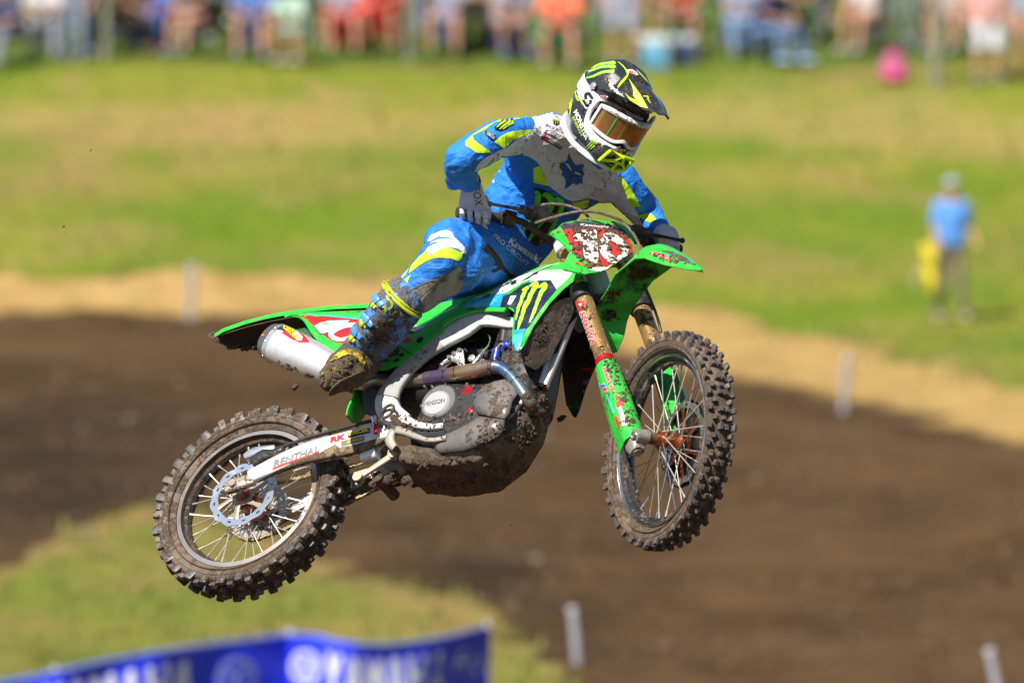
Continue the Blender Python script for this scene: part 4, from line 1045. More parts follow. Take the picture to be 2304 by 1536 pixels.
# down tube / radiator side
b = MB(); b.tube([unp(1292, 690, -.05), unp(1262, 765, -.05), unp(1236, 830, -.05), unp(1222, 868, -.05)], [(.012, .022), (.012, .024), (.012, .022), (.012, .018)], 16, e=4); pobj(b, 'down_tube', mat('downtube_alu', (.72, .74, .8), .3, metal=.5, film=.15))
b = MB(); b.tube([(1.165, 0, .94), (1.10, 0, 1.06)], .034, 24); pobj(b, 'steering_head', M_frame)
# radiators with louvres
for s in ():
    c_ = Vector((1.10, s * .11, .77)); X_ = Vector((.0, s * .94, .0)) + Vector((.34, 0, 0)); X_.normalize(); Z_ = Vector((-.25, 0, .97)).normalized(); Y_ = Z_.cross(X_)
    rd = MB(); rd.box(c_ - Z_ * .13, .08, .022, .20, X_, Y_, Z_, bev=.05); ro = pobj(rd, 'radiator', M_black)
    for k in range(9):
        l = MB(); l.box(c_ + Z_ * (-.10 + .024 * k) + Y_ * (-.014), .08, .004, .010, X_, (Y_ + Z_ * .5).normalized(), (Z_ - Y_ * .5).normalized(), bev=.1); pobj(l, 'louvre', M_blackm, ro)
panel('radiator_wing', [unp(*p) for p in [(1240, 680, -.150), (1291, 665, -.10), (1290, 703, -.085), (1262, 760, -.08), (1238, 806, -.09), (1205, 832, -.12), (1180, 820, -.15), (1168, 792, -.17), (1201, 735, -.165)]], mat('louvre_muddy', (.03, .026, .024), .35, mud=.35, msc=18, mudcol=(.07, .045, .03), film=.35), bulge=.012)
# ------------------------------------------------------------------ engine
def cyl(name, u, v, y0, y1, r, m, parent=None, n=40, bev=.004):
    c_ = unp(u, v, y1); b = MB(); b.lathe([(r * .96, y0 - y1), (r, y0 - y1 + .001), (r, .004), (r - bev, 0), (0.0001, 0)], c_, (0, -1, 0) if False else YV, n) if False else None
    b = MB(); c0 = Vector((c_.x, 0, c_.z)); b.lathe([(r, y0), (r, y1 + bev), (r - bev, y1), (.0005, y1)], c0, YV, n); return pobj(b, name, m, parent)
eng = Blob()
def ew(x, y, z): return bw((x, y, z))
eng.multi([(ew(.66, s * .07, .42), .05) for s in (-1, 1)] + [(ew(.92, s * .07, .42), .05) for s in (-1, 1)] + [(ew(.70, s * .07, .56), .06) for s in (-1, 1)] + [(ew(.93, s * .07, .52), .06) for s in (-1, 1)])
eng.multi([(ew(.86, s * .05, .58), .05) for s in (-1, 1)] + [(ew(.90, s * .05, .80), .055) for s in (-1, 1)] + [(ew(.98, s * .04, .80), .05) for s in (-1, 1)] + [(ew(.98, s * .05, .55), .05) for s in (-1, 1)])
engine = eng.build('engine', M_dark, moto, .008, 4)
cyl('clutch_cover', 986, 902, -.09, -.130, .063, M_case); cyl('clutch_cover_face', 980, 905, -.12, -.136, .047, M_casel, bev=.006)
cyl('oil_filter_cap', 1051, 880, -.09, -.128, .021, M_red); 
for k in range(5):
    q = unp(1051, 880, -.129) + Vector((0, 0, -.012 + .006 * k)); b = MB(); w_ = (.012, .018, .020, .018, .012)[k]; b.tube([q - Vector((w_, 0, 0)), q + Vector((w_, 0, 0))], .0014, 6); pobj(b, 'cap_fin', M_red, engine)
panel('red_engine_plate', [unp(*p) for p in [(1046, 896, -.12), (1066, 884, -.12), (1072, 900, -.12), (1070, 925, -.12), (1060, 936, -.12), (1050, 932, -.12), (1044, 915, -.12)]], M_red, .006, .002, parent=engine)
bolts = [(972, 868), (1003, 865), (1030, 874), (1034, 894), (1051, 864), (1066, 868), (1067, 890), (1060, 928), (948, 912), (1034, 933), (1140, 925), (1145, 912), (1152, 870), (1148, 860), (955, 868), (1000, 944), (1020, 940)]
for u, v in bolts:
    c_ = unp(u, v, -.130); b = MB(); b.lathe([(.0055, .012), (.0055, -.001), (.0045, -.003), (.0025, -.003), (.0022, .0), (0.0003, .0)], Vector((c_.x, c_.y, c_.z)), YV, 12); pobj(b, 'bolt', M_chrome, engine)
panel('clutch_guard', [unp(*p) for p in K('C', [(1130, 700, -.135), (1060, 715, -.14), (990, 745, -.14), (935, 800, -.14), (920, 860, -.14), (935, 915, -.14), (955, 935, -.14), (1130, 970, -.14), (1160, 930, -.14), (1180, 850, -.14), (1215, 800, -.13), (1195, 740, -.13)])], M_carbon, .004, .012)
panel('lower_engine_guard', [unp(*p) for p in K('C', [(955, 950, -.138), (1130, 975, -.138), (1120, 1040, -.135), (1080, 1090, -.135), (960, 1150, -.13), (850, 1185, -.13), (690, 1200, -.13), (645, 1160, -.13), (650, 1120, -.13), (720, 1080, -.13), (870, 1010, -.135)])], M_carbon, .004, .016)
# hoses and fittings behind the shroud
b = MB(); b.tube([unp(1137, 738, -.09), unp(1132, 772, -.09)], .017, 16); pobj(b, 'throttle_body', M_black)
b = MB(); b.tube([unp(1108, 792, -.10), unp(1120, 785, -.1), unp(1130, 775, -.10), unp(1160, 776, -.09)], .0105, 14, smooth=3); pobj(b, 'coolant_hose', M_black)
b = MB(); b.tube([unp(1119, 785, -.115), unp(1114, 812, -.11)], .0125, 14); b.tube([unp(1132, 777, -.11), unp(1150, 775, -.105)], .0125, 14); pobj(b, 'blue_hose', M_blue)
for u0, v0, u1, v1 in ((1117, 793, 1117.6, 797), (1114.6, 806, 1114.2, 810), (1136, 776, 1139, 776), (1145, 776, 1148, 775)):
    b = MB(); b.tube([unp(u0, v0, -.112), unp(u1, v1, -.112)], .0138, 14); pobj(b, 'hose_clamp', M_chrome)
b = MB(); b.tube([unp(1064, 820, -.12), unp(1079, 803, -.118), unp(1088, 790, -.11), unp(1098, 778, -.1), unp(1103, 762, -.09), unp(1098, 752, -.08)], [(.007, .007), (.008, .008), (.006, .006), (.0025, .0025), (.0025, .0025), (.0025, .0025)], 10, smooth=3); pobj(b, 'oxygen_sensor', M_steel)
panel('engine_hanger', [unp(*p) for p in K('C', [(690, 600, -.125), (830, 488, -.12), (850, 505, -.12), (858, 615, -.115), (830, 622, -.115), (800, 590, -.115), (760, 575, -.12), (715, 605, -.12)])], M_alu, .006, .001)
for u, v in K('C', [(752, 550), (785, 525), (822, 503), (832, 598), (455, 640), (1690 - 1000, 382)]):
    c_ = unp(u, v, -.130); b = MB(); b.lathe([(.007, .010), (.007, -.002), (.005, -.004), (.0032, -.004), (.0030, .0), (.0003, .0)], c_, YV, 12); pobj(b, 'bolt', M_steel)
b = MB(); b.tube([unp(1250, 640, -.02), unp(1252, 600, -.02)], .01, 10); pobj(b, 'hidden_bracket', M_black)
# cylinder head cover piece left of header bulb + front engine mount
panel('front_engine_mount', [unp(*p) for p in [(1158, 880, -.10), (1170, 870, -.10), (1176, 900, -.10), (1160, 925, -.10), (1143, 945, -.10), (1136, 930, -.10), (1140, 905, -.10)]], M_alu, .01, .001)
# ------------------------------------------------------------------ skid plate: hull
def skid():
    rt = [unp(u, v, y) for u, v, y in ((893, 1000, -.125), (940, 1004, -.126), (1000, 1012, -.124), (1060, 1000, -.120), (1112, 962, -.112), (1150, 925, -.100), (1182, 880, -.082))]
    ch = [unp(u, v, y) for u, v, y in ((893, 1026, -.108), (940, 1030, -.108), (1000, 1033, -.106), (1065, 1024, -.100), (1122, 992, -.090), (1168, 942, -.076), (1202, 872, -.058))]
    g = []
    for a, c_ in zip(rt, ch):
        n_ = Vector((.35, 0, -.94)) if c_.x < .9 else Vector((.8, 0, -.6)); k = abs(c_.y); low = c_ + n_ * .018
        row = [a, a.lerp(c_, .5), c_, c_ + n_ * .012 + Vector((0, k * .12, 0)), Vector((low.x, -k * .5, low.z)), Vector((low.x, 0, low.z)) + n_ * .006, Vector((low.x, k * .5, low.z)), Vector((c_.x, k * .88, c_.z)) + n_ * .012, Vector((c_.x, k, c_.z)), Vector((a.x, -a.y, a.z))]
        g.append(row)
    G = []
    for i in range(len(g) - 1):
        for q in range(7): G.append([g[i][k].lerp(g[i + 1][k], q / 7) for k in range(10)])
    G.append(g[-1])
    G2 = [[r[k].lerp(r[min(k + 1, 9)], q / 5) for k in range(9) for q in range(5)] + [r[9]] for r in G]
    G2 = [[p + Vector((0, -.2, -.98)) * (.006 * noise.noise(p * 22) + .004 * noise.noise(p * 60)) for p in r] for r in G2]
    b = MB(); b.sheet(G2, .005); return pobj(b, 'skid_plate', M_skid, ang=60)
SKD = skid()
# lower mud-caked engine front (behind skid plate)
# pegs, pedal, linkage
def peg(s):
    b = MB(); o_ = Vector((.545, s * .13, .425))
    for dx in (-.024, .024): b.tube([o_ + Vector((dx, 0, 0)), o_ + Vector((dx, s * .075, 0)), o_ + Vector((0, s * .092, 0))], .006, 8)
    for k in range(5): b.box(o_ + Vector((0, s * (.012 + .016 * k), -.004)), .05, .004, .016)
    for k in range(6):
        for dx in (-.024, .024): b.box(o_ + Vector((dx, s * (.010 + .013 * k), .006)), .007, .006, .010, taper=.4)
    pobj(b, 'footpeg', M_blackm)
peg(1)
b = MB(); c_ = unp(872, 925, -.155); b.tube([c_ + Vector((.028 * math.cos(t), .0, .022 * math.sin(t))) + Vector((0, -.01 * math.cos(t), 0)) for t in np.linspace(0, 6.28, 18)], .0055, 8); b.tube([c_ + Vector((.02, 0, -.02)), c_ + Vector((.05, .03, -.05))], .012, 8); pobj(b, 'footpeg', M_blackm)
b = MB(); b.tube([unp(890, 1010, -.14), unp(878, 990, -.14), unp(895, 968, -.14), unp(960, 990, -.15), unp(1005, 985, -.15)], [(.01, .012), (.012, .018), (.012, .014), (.007, .008), (.006, .010)], 12, e=3, smooth=3); pobj(b, 'brake_pedal', mat('pedal_muddy', (.32, .29, .25), .5, metal=.3, mud=.4, msc=40))
b = MB(); b.tube([unp(890, 1020, -.10), unp(830, 1060, -.10), unp(806, 1075, -.10)], [(.008, .013), (.007, .010), (.008, .012)], 12, e=3); b.lathe([(.020, -.012), (.020, .012)], unp(888, 1020, -.10), YV, 16, cap=True); b.lathe([(.017, -.014), (.017, .014)], unp(808, 1075, -.10), YV, 14, cap=True); pobj(b, 'linkage_arm', mat('linkage_tan', (.48, .40, .30), .45, metal=.4, mud=.25, msc=50))
b = MB(); b.lathe([(.019, -.02), (.019, .10)], unp(855, 1078, -.06), YV, 14, cap=True); b.tube([unp(808, 1078, -.07), unp(840, 1088, -.06), unp(885, 1075, -.05)], (.014, .016), 12); pobj(b, 'linkage_knuckle', M_blackm)
b = MB(); b.tube([unp(816, 1032, -.08), unp(850, 1020, -.08)], [(.02, .018), (.024, .022)], 14, e=3); pobj(b, 'swingarm_link_lug', M_alus)
b = MB(); b.tube([Vector((.30, .052, .305)), Vector((.40, .052, .34)), Vector((.50, .052, .385))], (.014, .012), 10, e=4); pobj(b, 'chain_guide', M_blackm)
b = MB(); b.tube([unp(843, 940, -.12), unp(844, 952, -.12), unp(846, 970, -.12)], [(.014, .014), (.009, .009), (.006, .006)], 12); pobj(b, 'rear_master_cylinder', M_chrome)
b = MB(); b.tube([unp(845, 955, -.13), unp(846, 974, -.13)], .007, 10); pobj(b, 'brake_fitting', M_red)
b = MB(); b.tube([(.60, 0, .42), (.66, 0, .80)], .034, 16); pobj(b, 'rear_shock', M_blackm)

# ------------------------------------------------------------------ fork, steered
def fork(s):
    y = s * .105; off = -.035
    ax = lambda u: stA(y, u, off)
    def seg(name, us, rs, m, par=None, n=26):
        b = MB(st); b.tube([ax(u) for u in us], rs, n, ref=(0, 1, 0)); return pobj(b, name, m, par)
    up = seg('fork_tube', [.325, .335, .56, .60, .66, .90], [.0285, .0285, .0290, .0300, .0300, .0280], M_gold)
    seg('fork_wiper', [.318, .330, .336], [.0295, .031, .0295], mat('wiper', (.35, .23, .12), .4, metal=.6, mud=.3), up)
    seg('inner_tube', [.04, .32], [.0245, .0245], mat('inner_tube_dark', (.03, .03, .035), .2, metal=.8), up)
    if s < 0: seg('fork_ring', [.350, .352, .372, .374], [.029, .0325, .0325, .029], M_red, up)
    cl = seg('lower_clamp', [.635, .64, .69, .695], [.031, .0375, .0375, .031], M_black)
    seg('upper_clamp', [.858, .862, .902, .906], [.029, .035, .035, .029], mat('clamp_white', (.72, .74, .78), .4), cl)
    seg('fork_cap', [.905, .915, .918], [.026, .026, .02], M_blue if s > 0 else M_steel, cl)
    # guard: open-backed green shell
    g = []
    for u in np.linspace(.005, .345, 22):
        t = (u - .005) / .34; r = .036 + .004 * math.sin(t * 3.1); row = []
        ext = .030 * (1 - t) ** .5 + .022
        for k in range(15):
            a = math.radians(-118 + 236 * k / 14); row.append(ax(u) + PF * (r * math.cos(a)) + YV * (s * r * math.sin(a)) * 1.0 )
        # outer wing trailing behind the leg on the outside
        row2 = [ax(u) + PF * (-(.010 + ext * q) ) + YV * (s * (r * .93 - .012 * q * q)) for q in (.45, .8, 1.0)]
        if t > .93: row2 = [ax(u) + PF * (-.012 - .008 * q) + YV * (s * r * .9) for q in (.45, .8, 1)]
        g.append(row + row2)
    b = MB(st); b.sheet(g, .0028); G = pobj(b, 'fork_guard', M_greenm if True else M_green, ang=60)
    # axle lug
    b = MB(st); o_ = stA(y - s * 0, 0, -.030)
    b.tube([ax(.055), ax(.02), ax(-.01), ax(-.035)], [(.028, .030), (.027, .034), (.025, .034), (.021, .020)], 18, ref=(0, 1, 0), e=3, smooth=3)
    b.tube([stA(y - s * .026, 0, 0), stA(y + s * .016, 0, 0)], [(.026, .024), (.024, .022)], 18, ref=(1, 0, 0)); b.tube([ax(-.032), ax(-.040)], .014, 16)
    lg = pobj(b, 'axle_lug', mat('lug_grey', (.38, .35, .31), .4, metal=.5, mud=.3, msc=50))
    b = MB(st); b.lathe([(.0135, 0), (.0135, .003), (.009, .003), (.0085, -.004), (.0003, -.004)], stA(y + s * .022, 0, 0), YV * s, 20); pobj(b, 'axle_end', M_steel, lg)
    return up, G
FKR, GDR = fork(-1); FKL, GDL = fork(1)
for u in (.665, .88):
    b = MB(st); b.tube([stA(-.105, u, -.035), stA(-.06, u, -.055), stA(.06, u, -.055), stA(.105, u, -.035)], (.020, .024), 14, ref=tuple(AX), e=4); pobj(b, 'triple_clamp', M_black)
b = MB(st); b.tube([stA(0, .62, -.06), stA(0, .92, -.06)], .018, 14); pobj(b, 'steering_stem', M_black)
# brake caliper + disc guard on the left
b = MB(st); b.lathe([(.045, .064), (.09, .070), (.136, .066), (.140, .058), (.137, .056), (.134, .063), (.09, .066), (.045, .060)], FA, YV, 48, closed=True); pobj(b, 'disc_guard', mat('guard_black', (.015, .015, .017), .3, mud=.15, msc=30))
b = MB(st); b.tube([stA(.075, .02, -.12), stA(.075, .10, -.11)], [(.026, .03), (.026, .028)], 14, e=3); pobj(b, 'front_caliper', M_black)
b = MB(st); b.tube([stA(.105, .40, .01), stA(.10, .25, .02), stA(.10, .12, -.0), stA(.09, .08, -.06)], .0045, 8, smooth=4); pobj(b, 'front_brake_hose', M_hose)

# front fender (steered): ridge line + right lip + left lip
def fender_front():
    L = [(1357, 640, -.062), (1385, 617, -.066), (1414, 594, -.068), (1430, 581, -.068), (1451, 580, -.066), (1467, 586, -.062), (1496, 595, -.052), (1525, 601, -.038), (1553, 606, -.022), (1578, 608, -.004)]
    lip = [unp(u, v, y, steer=True) for u, v, y in L]
    up_ = (.026, .034, .046, .052, .056, .056, .050, .038, .022, .004)
    g = []
    for u, v, w, h in ((1386, 792, .048, .016), (1402, 756, .054, .020), (1409, 722, .058, .022), (1420, 694, .060, .024), (1440, 668, .062, .026)):
        q = unp(u, v, w, steer=True); g.append([Vector((q.x, t * w, q.z)) - PF * (h * (1 - abs(t) ** 2.6)) for t in np.linspace(-1, 1, 17)])
    for p, h in zip(lip[1:], up_[1:]):
        w = -p.y; g.append([Vector((p.x, t * w, p.z + h * (1 - abs(t) ** 2.6))) for t in np.linspace(-1, 1, 17)])
    G = []
    for i in range(len(g) - 1):
        for q in range(4): G.append([g[i][k].lerp(g[i + 1][k], q / 4) for k in range(17)])
    G.append(g[-1])
    b = MB(st); b.sheet(G, .003); me = b.mesh('front_fender', True, 55)
    o = link('front_fender', me, moto, [M_green, M_greenu]); cw = st(FA)
    for f in me.polygons:
        f.material_index = 1 if f.normal.dot(cw - f.center) > 0 else 0
    b = MB(st); b.tube([r[0] for r in G[18:]], (.0035, .0035), 8); b.tube([r[16] for r in G], (.0035, .0035), 8); pobj(b, 'fender_lip', M_green, o)
    return o
FFR = fender_front()
# number plate (steered): pixels traced onto a tilted plane
NPO = unp(1345, 560, 0, n=(.80, 0, .60), o=(1.24, 0, 1.03), steer=True)
def number_plate():
    n = Vector((.86, 0, .50)).normalized()
    O = Vector((1.262, 0, 1.035))
    out = K('N', [(150, 225), (240, 200), (300, 150), (540, 155), (880, 195), (1010, 200), (1130, 260), (1195, 330), (1245, 410), (1250, 600), (1060, 720), (900, 830), (760, 860), (600, 850), (350, 725), (328, 690), (410, 520), (300, 380), (220, 290)])
    T = n.cross(YV).normalized()   # up-ish direction within plane
    if T.z < 0: T = -T
    pts = [unp(u, v, 0, n=n, o=O, steer=True) for u, v in out]
    return n, O, T, pts
npn, npo, npt, npp = number_plate()
def plate_mesh():
    two = [Vector((p.y, (p - npo).dot(npt))) for p in npp]
    out = []
    for i in range(len(two)):
        a, c_ = two[i], two[(i + 1) % len(two)]; k = max(1, int((c_ - a).length / .012)); out += [a.lerp(c_, j / k) for j in range(k)]
    xs = [p.x for p in out]; ys = [p.y for p in out]; inner = [Vector((x, y)) for x in np.arange(min(xs), max(xs), .014) for y in np.arange(min(ys), max(ys), .014)]
    r = delaunay_2d_cdt(out + inner, [], [list(range(len(out)))], 1, 1e-5)
    fs = [tuple(f) for f in r[2]]
    xm = (min(xs) + max(xs)) / 2; hw = (max(xs) - min(xs)) / 2
    vs = [npo + npt * p.y + YV * p.x + npn * (-.022 * ((p.x - 0) / hw) ** 2 + .010) for p in r[0]]; N = len(vs)
    cnt = {(a, c_) for f in fs for a, c_ in zip(f, f[1:] + f[:1])}; bd = [e for e in cnt if (e[1], e[0]) not in cnt]
    b = MB(st); b.add(vs + [v - npn * .006 for v in vs], fs + [tuple(i + N for i in f)[::-1] for f in fs] + [(a, c_, c_ + N, a + N)[::-1] for a, c_ in bd])
    o = pobj(b, 'number_plate', M_greenm, ang=45)
    return o, hw
NPL, nphw = plate_mesh()
# ------------------------------------------------------------------ handlebar
HBx, HBz = .985, 1.228
def bar(pts, r, name, m, n=16, sm=4, par=None):
    b = MB(st); b.tube(pts, r, n, ref=(0, 0, 1), smooth=sm); return pobj(b, name, m, par)
gR = Vector((HBx - .02, -.418, HBz - .004)); gL = Vector((HBx - .02, .40, HBz))
iR = Vector((HBx - .0, -.265, HBz - .006)); iL = Vector((HBx, .265, HBz - .006))
hb = bar([iR, Vector((HBx + .012, -.20, HBz - .012)), Vector((HBx + .035, -.115, HBz - .070)), Vector((HBx + .04, -.06, HBz - .082)), Vector((HBx + .04, .06, HBz - .082)), Vector((HBx + .035, .115, HBz - .070)), Vector((HBx + .012, .20, HBz - .012)), iL], [.0112, .0112, .0125, .0145, .0145, .0125, .0112, .0112], 'handlebar', M_blackm)
for a, c_ in ((gR, iR), (gL, iL)):
    d = (c_ - a).normalized(); g = bar([a, a + d * .004, a + d * .006, a + d * .05, a + d * .11, c_ - d * .008, c_ - d * .006, c_], [.0165, .018, .0165, .0160, .0160, .0165, .024, .024], 'grip', mat('grip_rubber', (.03, .03, .032), .7, mud=.15, msc=60), sm=0, par=hb)
bar([Vector((HBx + .04, -.045, HBz - .085)), Vector((HBx + .04, .045, HBz - .085))], .023, 'bar_clamp', M_blackm, sm=0)
b = MB(st); b.box(Vector((HBx + .06, 0, HBz - .075)), .07, .17, .055, bev=.3); pobj(b, 'bar_pad', M_blackm)
# right: throttle housing, master cylinder, lever
b = MB(st); b.tube([Vector((HBx + .0, -.262, HBz - .005)), Vector((HBx + .008, -.225, HBz - .008))], [(.026, .028), (.024, .026)], 14, ref=(0, 0, 1), e=3); pobj(b, 'throttle_housing', M_blackm, hb)
MUDG = mat('muddy_metal', (.24, .22, .19), .6, metal=.1, mud=.5, msc=60, mudcol=(.19, .145, .105))
b = MB(st); q = Vector((HBx + .055, -.165, HBz + .010)); b.box(q, .045, .075, .040, bev=.25); b.tube([q + Vector((.0, -.06, .0)), q + Vector((0, .06, -.01))], (.015, .016), 12, ref=(0, 0, 1)); b.box(q + Vector((-.03, .01, -.015)), .04, .02, .03); MC = pobj(b, 'front_master_cylinder', MUDG, hb)
def lever(s):
    b = MB(st); y = s
    p = [Vector((HBx + .050, y * .195, HBz + .006)), Vector((HBx + .078, y * .235, HBz - .000)), Vector((HBx + .080, y * .28, HBz + .001)), Vector((HBx + .078, y * .32, HBz + .002)), Vector((HBx + .076, y * .352, HBz + .003))]
    if s > 0: p = [Vector((q.x + .016, q.y * .96 + .006, q.z - .014 - .03 * (q.y - .2))) for q in p]
    b.tube(p, [(.009, .010), (.0075, .008), (.005, .0075), (.0045, .007), (.0055, .007)], 10, ref=(0, 0, 1), smooth=4); b.ball(p[-1], .0095, 12, 8); pobj(b, 'lever', MUDG if s < 0 else mat('lever_dark', (.05, .05, .055), .3, metal=.6, mud=.15, msc=60), hb)
lever(-1); lever(1)
b = MB(st); b.box(Vector((HBx + .05, .185, HBz - .01)), .05, .05, .04, bev=.3); b.tube([Vector((HBx + .05, .19, HBz)), Vector((HBx + .08, .15, HBz + .0))], (.013, .013), 10); pobj(b, 'clutch_perch', M_blackm, hb)
b = MB(st); b.box(Vector((HBx + .02, .22, HBz + .012)), .05, .07, .05, bev=.4); pobj(b, 'clutch_cover_boot', M_blackm, hb)
# cables: traced and given depth by the steered bar plane
def cable(name, pts, r, m, sm=5):
    b = MB(); b.tube([unp(u, v, 0, n=(ST @ PF), o=st(stA(0, .95, d))) for u, v, d in pts], r, 10, smooth=sm); return pobj(b, name, m)
cable('brake_line', [(1196, 466, .02), (1240, 459, .05), (1285, 465, .07), (1318, 482, .08), (1332, 505, .07), (1330, 530, .03)], .0048, M_hose)
cable('clutch_cable', [(1205, 502, .0), (1235, 492, .04), (1290, 478, .08), (1330, 476, .10), (1362, 482, .11), (1395, 496, .11), (1418, 517, .11), (1434, 542, .10), (1443, 566, .09)], .0048, M_hose)
cable('brake_line', [(1449, 640, .09), (1462, 670, .07), (1474, 700, .06), (1483, 728, .04), (1487, 748, .03)], .0048, M_black)
# ------------------------------------------------------------------ the rider
JB = (.010, .185, .66)
M_jer = mat('jersey_blue', JB, .72, mud=.06, msc=60, folds=.8, stretch=(1, .5, 1), weave=.02, mudcol=(.22, .20, .16))
M_jw = mat('jersey_white', (.68, .68, .78), .75, mud=.27, msc=58, folds=.8, stretch=(1, .5, 1), weave=.02, mudcol=(.26, .19, .12))
M_jl = mat('jersey_lime', (.56, .86, .02), .65, mud=.16, msc=40, folds=.5, mudcol=(.20, .20, .06))
M_pant = mat('pants_blue', (.009, .165, .62), .62, mud=.10, msc=50, film=.2, folds=1.0, stretch=(.5, 1, 1), mudcol=(.16, .15, .13))
M_tan = mat('pants_knee_leather', (.33, .32, .28), .6, mud=.35, msc=18, folds=.6, film=.5, mudcol=(.13, .12, .09))
M_glove = mat('glove_white', (.56, .56, .62), .6, mud=.10, msc=90, bump=.25, bsc=300, mudcol=(.18, .15, .12))
M_boot = mat('boot_blue', (.05, .22, .58), .45, mud=.55, msc=40, film=.45, mudcol=(.12, .095, .075))
M_bootm = mat('boot_muddy', (.30, .24, .03), .7, mud=.70, msc=26, mudcol=(.085, .055, .032), bump=.6, bsc=150)
M_bl = mat('boot_lime', (.46, .52, .02), .5, mud=.32, msc=40, mudcol=(.12, .10, .03))
rid = empty('person', P(1120, 580, 27.3)); tag(rid, 'motocross rider in blue, white and lime kit gripping the handlebar in mid air', 'person')
bpy.context.view_layer.update()
def fold(amp, sc_, dirv=(1, 1, 1)):
    d = Vector(dirv)
    def f(c, n):
        q = Vector((c.x * d.x, c.y * d.y, c.z * d.z)) * sc_
        v = noise.noise(q); return amp * (1 - abs(v) * 2.6) + amp * .5 * noise.noise(q * 2.3)
    return f
SHR_ = P(1180, 300, 27.16); SHL = P(1392, 408, 27.48); ELR = P(1040, 358, 26.92); WRR = P(1060, 412, 27.05); ELL = P(1448, 472, 27.62); WRL = P(1490, 528, 27.45)
NK = P(1300, 318, 27.28); CH = P(1238, 372, 27.36); BE = P(1168, 490, 27.46); PE = P(1125, 575, 27.46)
HIR = P(1085, 592, 27.28); KNR = P(1000, 572, 26.99); ANR = P(800, 790, 27.08)
HIL = bw((.60, .11, .99)); KNL = bw((.86, .155, .90)); ANL = bw((.62, .16, .54))
# body: one continuous skin
b = Blob(); b.multi([(PE, .11), (BE, .11)]); b.multi([(BE, .10), (CH, .12)]); b.multi([(CH + Vector((0, 0, -.03)), .08), (SHR_ + Vector((0, 0, -.02)), .035), (SHL + Vector((-.06, .03, -.05)), .02), (NK + Vector((0, .01, -.03)), .045)])
b.cone((NK, .058), (P(1352, 262, 27.07), .062)); b.multi([(P(1368, 240, 27.05), .085)])
b.cone((SHR_, .045), (ELR, .038), (WRR, .030), (P(1064, 430, 27.07), .030)); b.cone((SHL + Vector((0, .02, 0)), .035), (ELL, .035), (WRL, .028), (P(1500, 535, 27.45), .028))
b.cone((HIR, .07), (KNR + Vector((0, .03, 0)), .04), (ANR + Vector((0, .01, 0)), .03)); b.cone((HIL, .08), (KNL, .055), (ANL, .035))
b.build('body', M_skin, rid, .009, 5)
# jersey
b = Blob()
b.multi([(P(1285, 318, 27.25), .062), (SHR_ + Vector((.0, 0, -.012)), .058), (P(1238, 300, 27.21), .066), (P(1240, 385, 27.37), .135), (P(1330, 385, 27.41), .075), (P(1195, 350, 27.24), .09)])
b.multi([(P(1225, 392, 27.37), .135), (P(1195, 400, 27.33), .092), (P(1170, 470, 27.39), .125), (P(1295, 430, 27.46), .068), (P(1340, 402, 27.46), .07)])
b.multi([(P(1172, 462, 27.39), .122), (P(1140, 520, 27.41), .110), (P(1218, 505, 27.49), .085), (P(1268, 452, 27.49), .07)])
b.multi([(P(1140, 520, 27.39), .112), (P(1120, 560, 27.42), .100), (P(1195, 540, 27.47), .070)])
b.multi([(P(1190, 535, 27.43), .045), (P(1232, 545, 27.46), .028), (P(1208, 582, 27.40), .022), (P(1160, 580, 27.35), .03)])
b.multi([(P(1280, 330, 27.28), .08), (SHL + Vector((-.03, 0, -.005)), .064), (P(1310, 400, 27.43), .08)])
b.cone((SHR_ + Vector((.0, 0, -.008)), .062), (P(1118, 314, 27.00), .060), (P(1062, 345, 26.93), .058), (ELR + Vector((0, 0, -.0)), .054))
b.cone((ELR, .055), (P(1035, 378, 26.97), .052), (P(1048, 402, 27.02), .040), (P(1058, 410, 27.04), .034))
b.cone((P(1014, 352, 26.94), .022), (P(1022, 412, 27.03), .026))
b.cone((SHL, .066), (P(1418, 440, 27.5), .060), (ELL, .054), (P(1472, 505, 27.52), .044), (P(1484, 522, 27.47), .036))
jer = b.build('jersey', M_jer, rid, .006, 7, disp=fold(.0028, 16, (1, .5, 1.8)))
# trousers
b = Blob()
b.multi([(PE + Vector((0, .02, 0)), .135), (P(1100, 560, 27.25), .115), (HIL, .10), (P(1060, 545, 27.18), .085)])
b.multi([(P(1150, 585, 27.28), .085), (P(1100, 590, 27.2), .09), (P(1180, 600, 27.30), .05), (P(1120, 620, 27.22), .055)])
b.multi([(P(1085, 570, 27.2), .115), (P(1010, 548, 27.070), .080), (P(1030, 590, 27.070), .078)])
b.cone((P(1014, 560, 27.040), .078), (P(998, 582, 27.010), .074), (P(966, 624, 27.030), .068), (P(932, 656, 27.050), .066), (P(896, 680, 27.070), .060))
b.cone((P(1040, 600, 27.060), .078), (P(990, 625, 27.070), .068), (P(940, 668, 27.070), .055))
b.cone((HIL, .095), (KNL, .07), (ANL, .055))
pan = b.build('trousers', M_pant, rid, .006, 6, disp=fold(.004, 10, (1.8, .5, 1)))
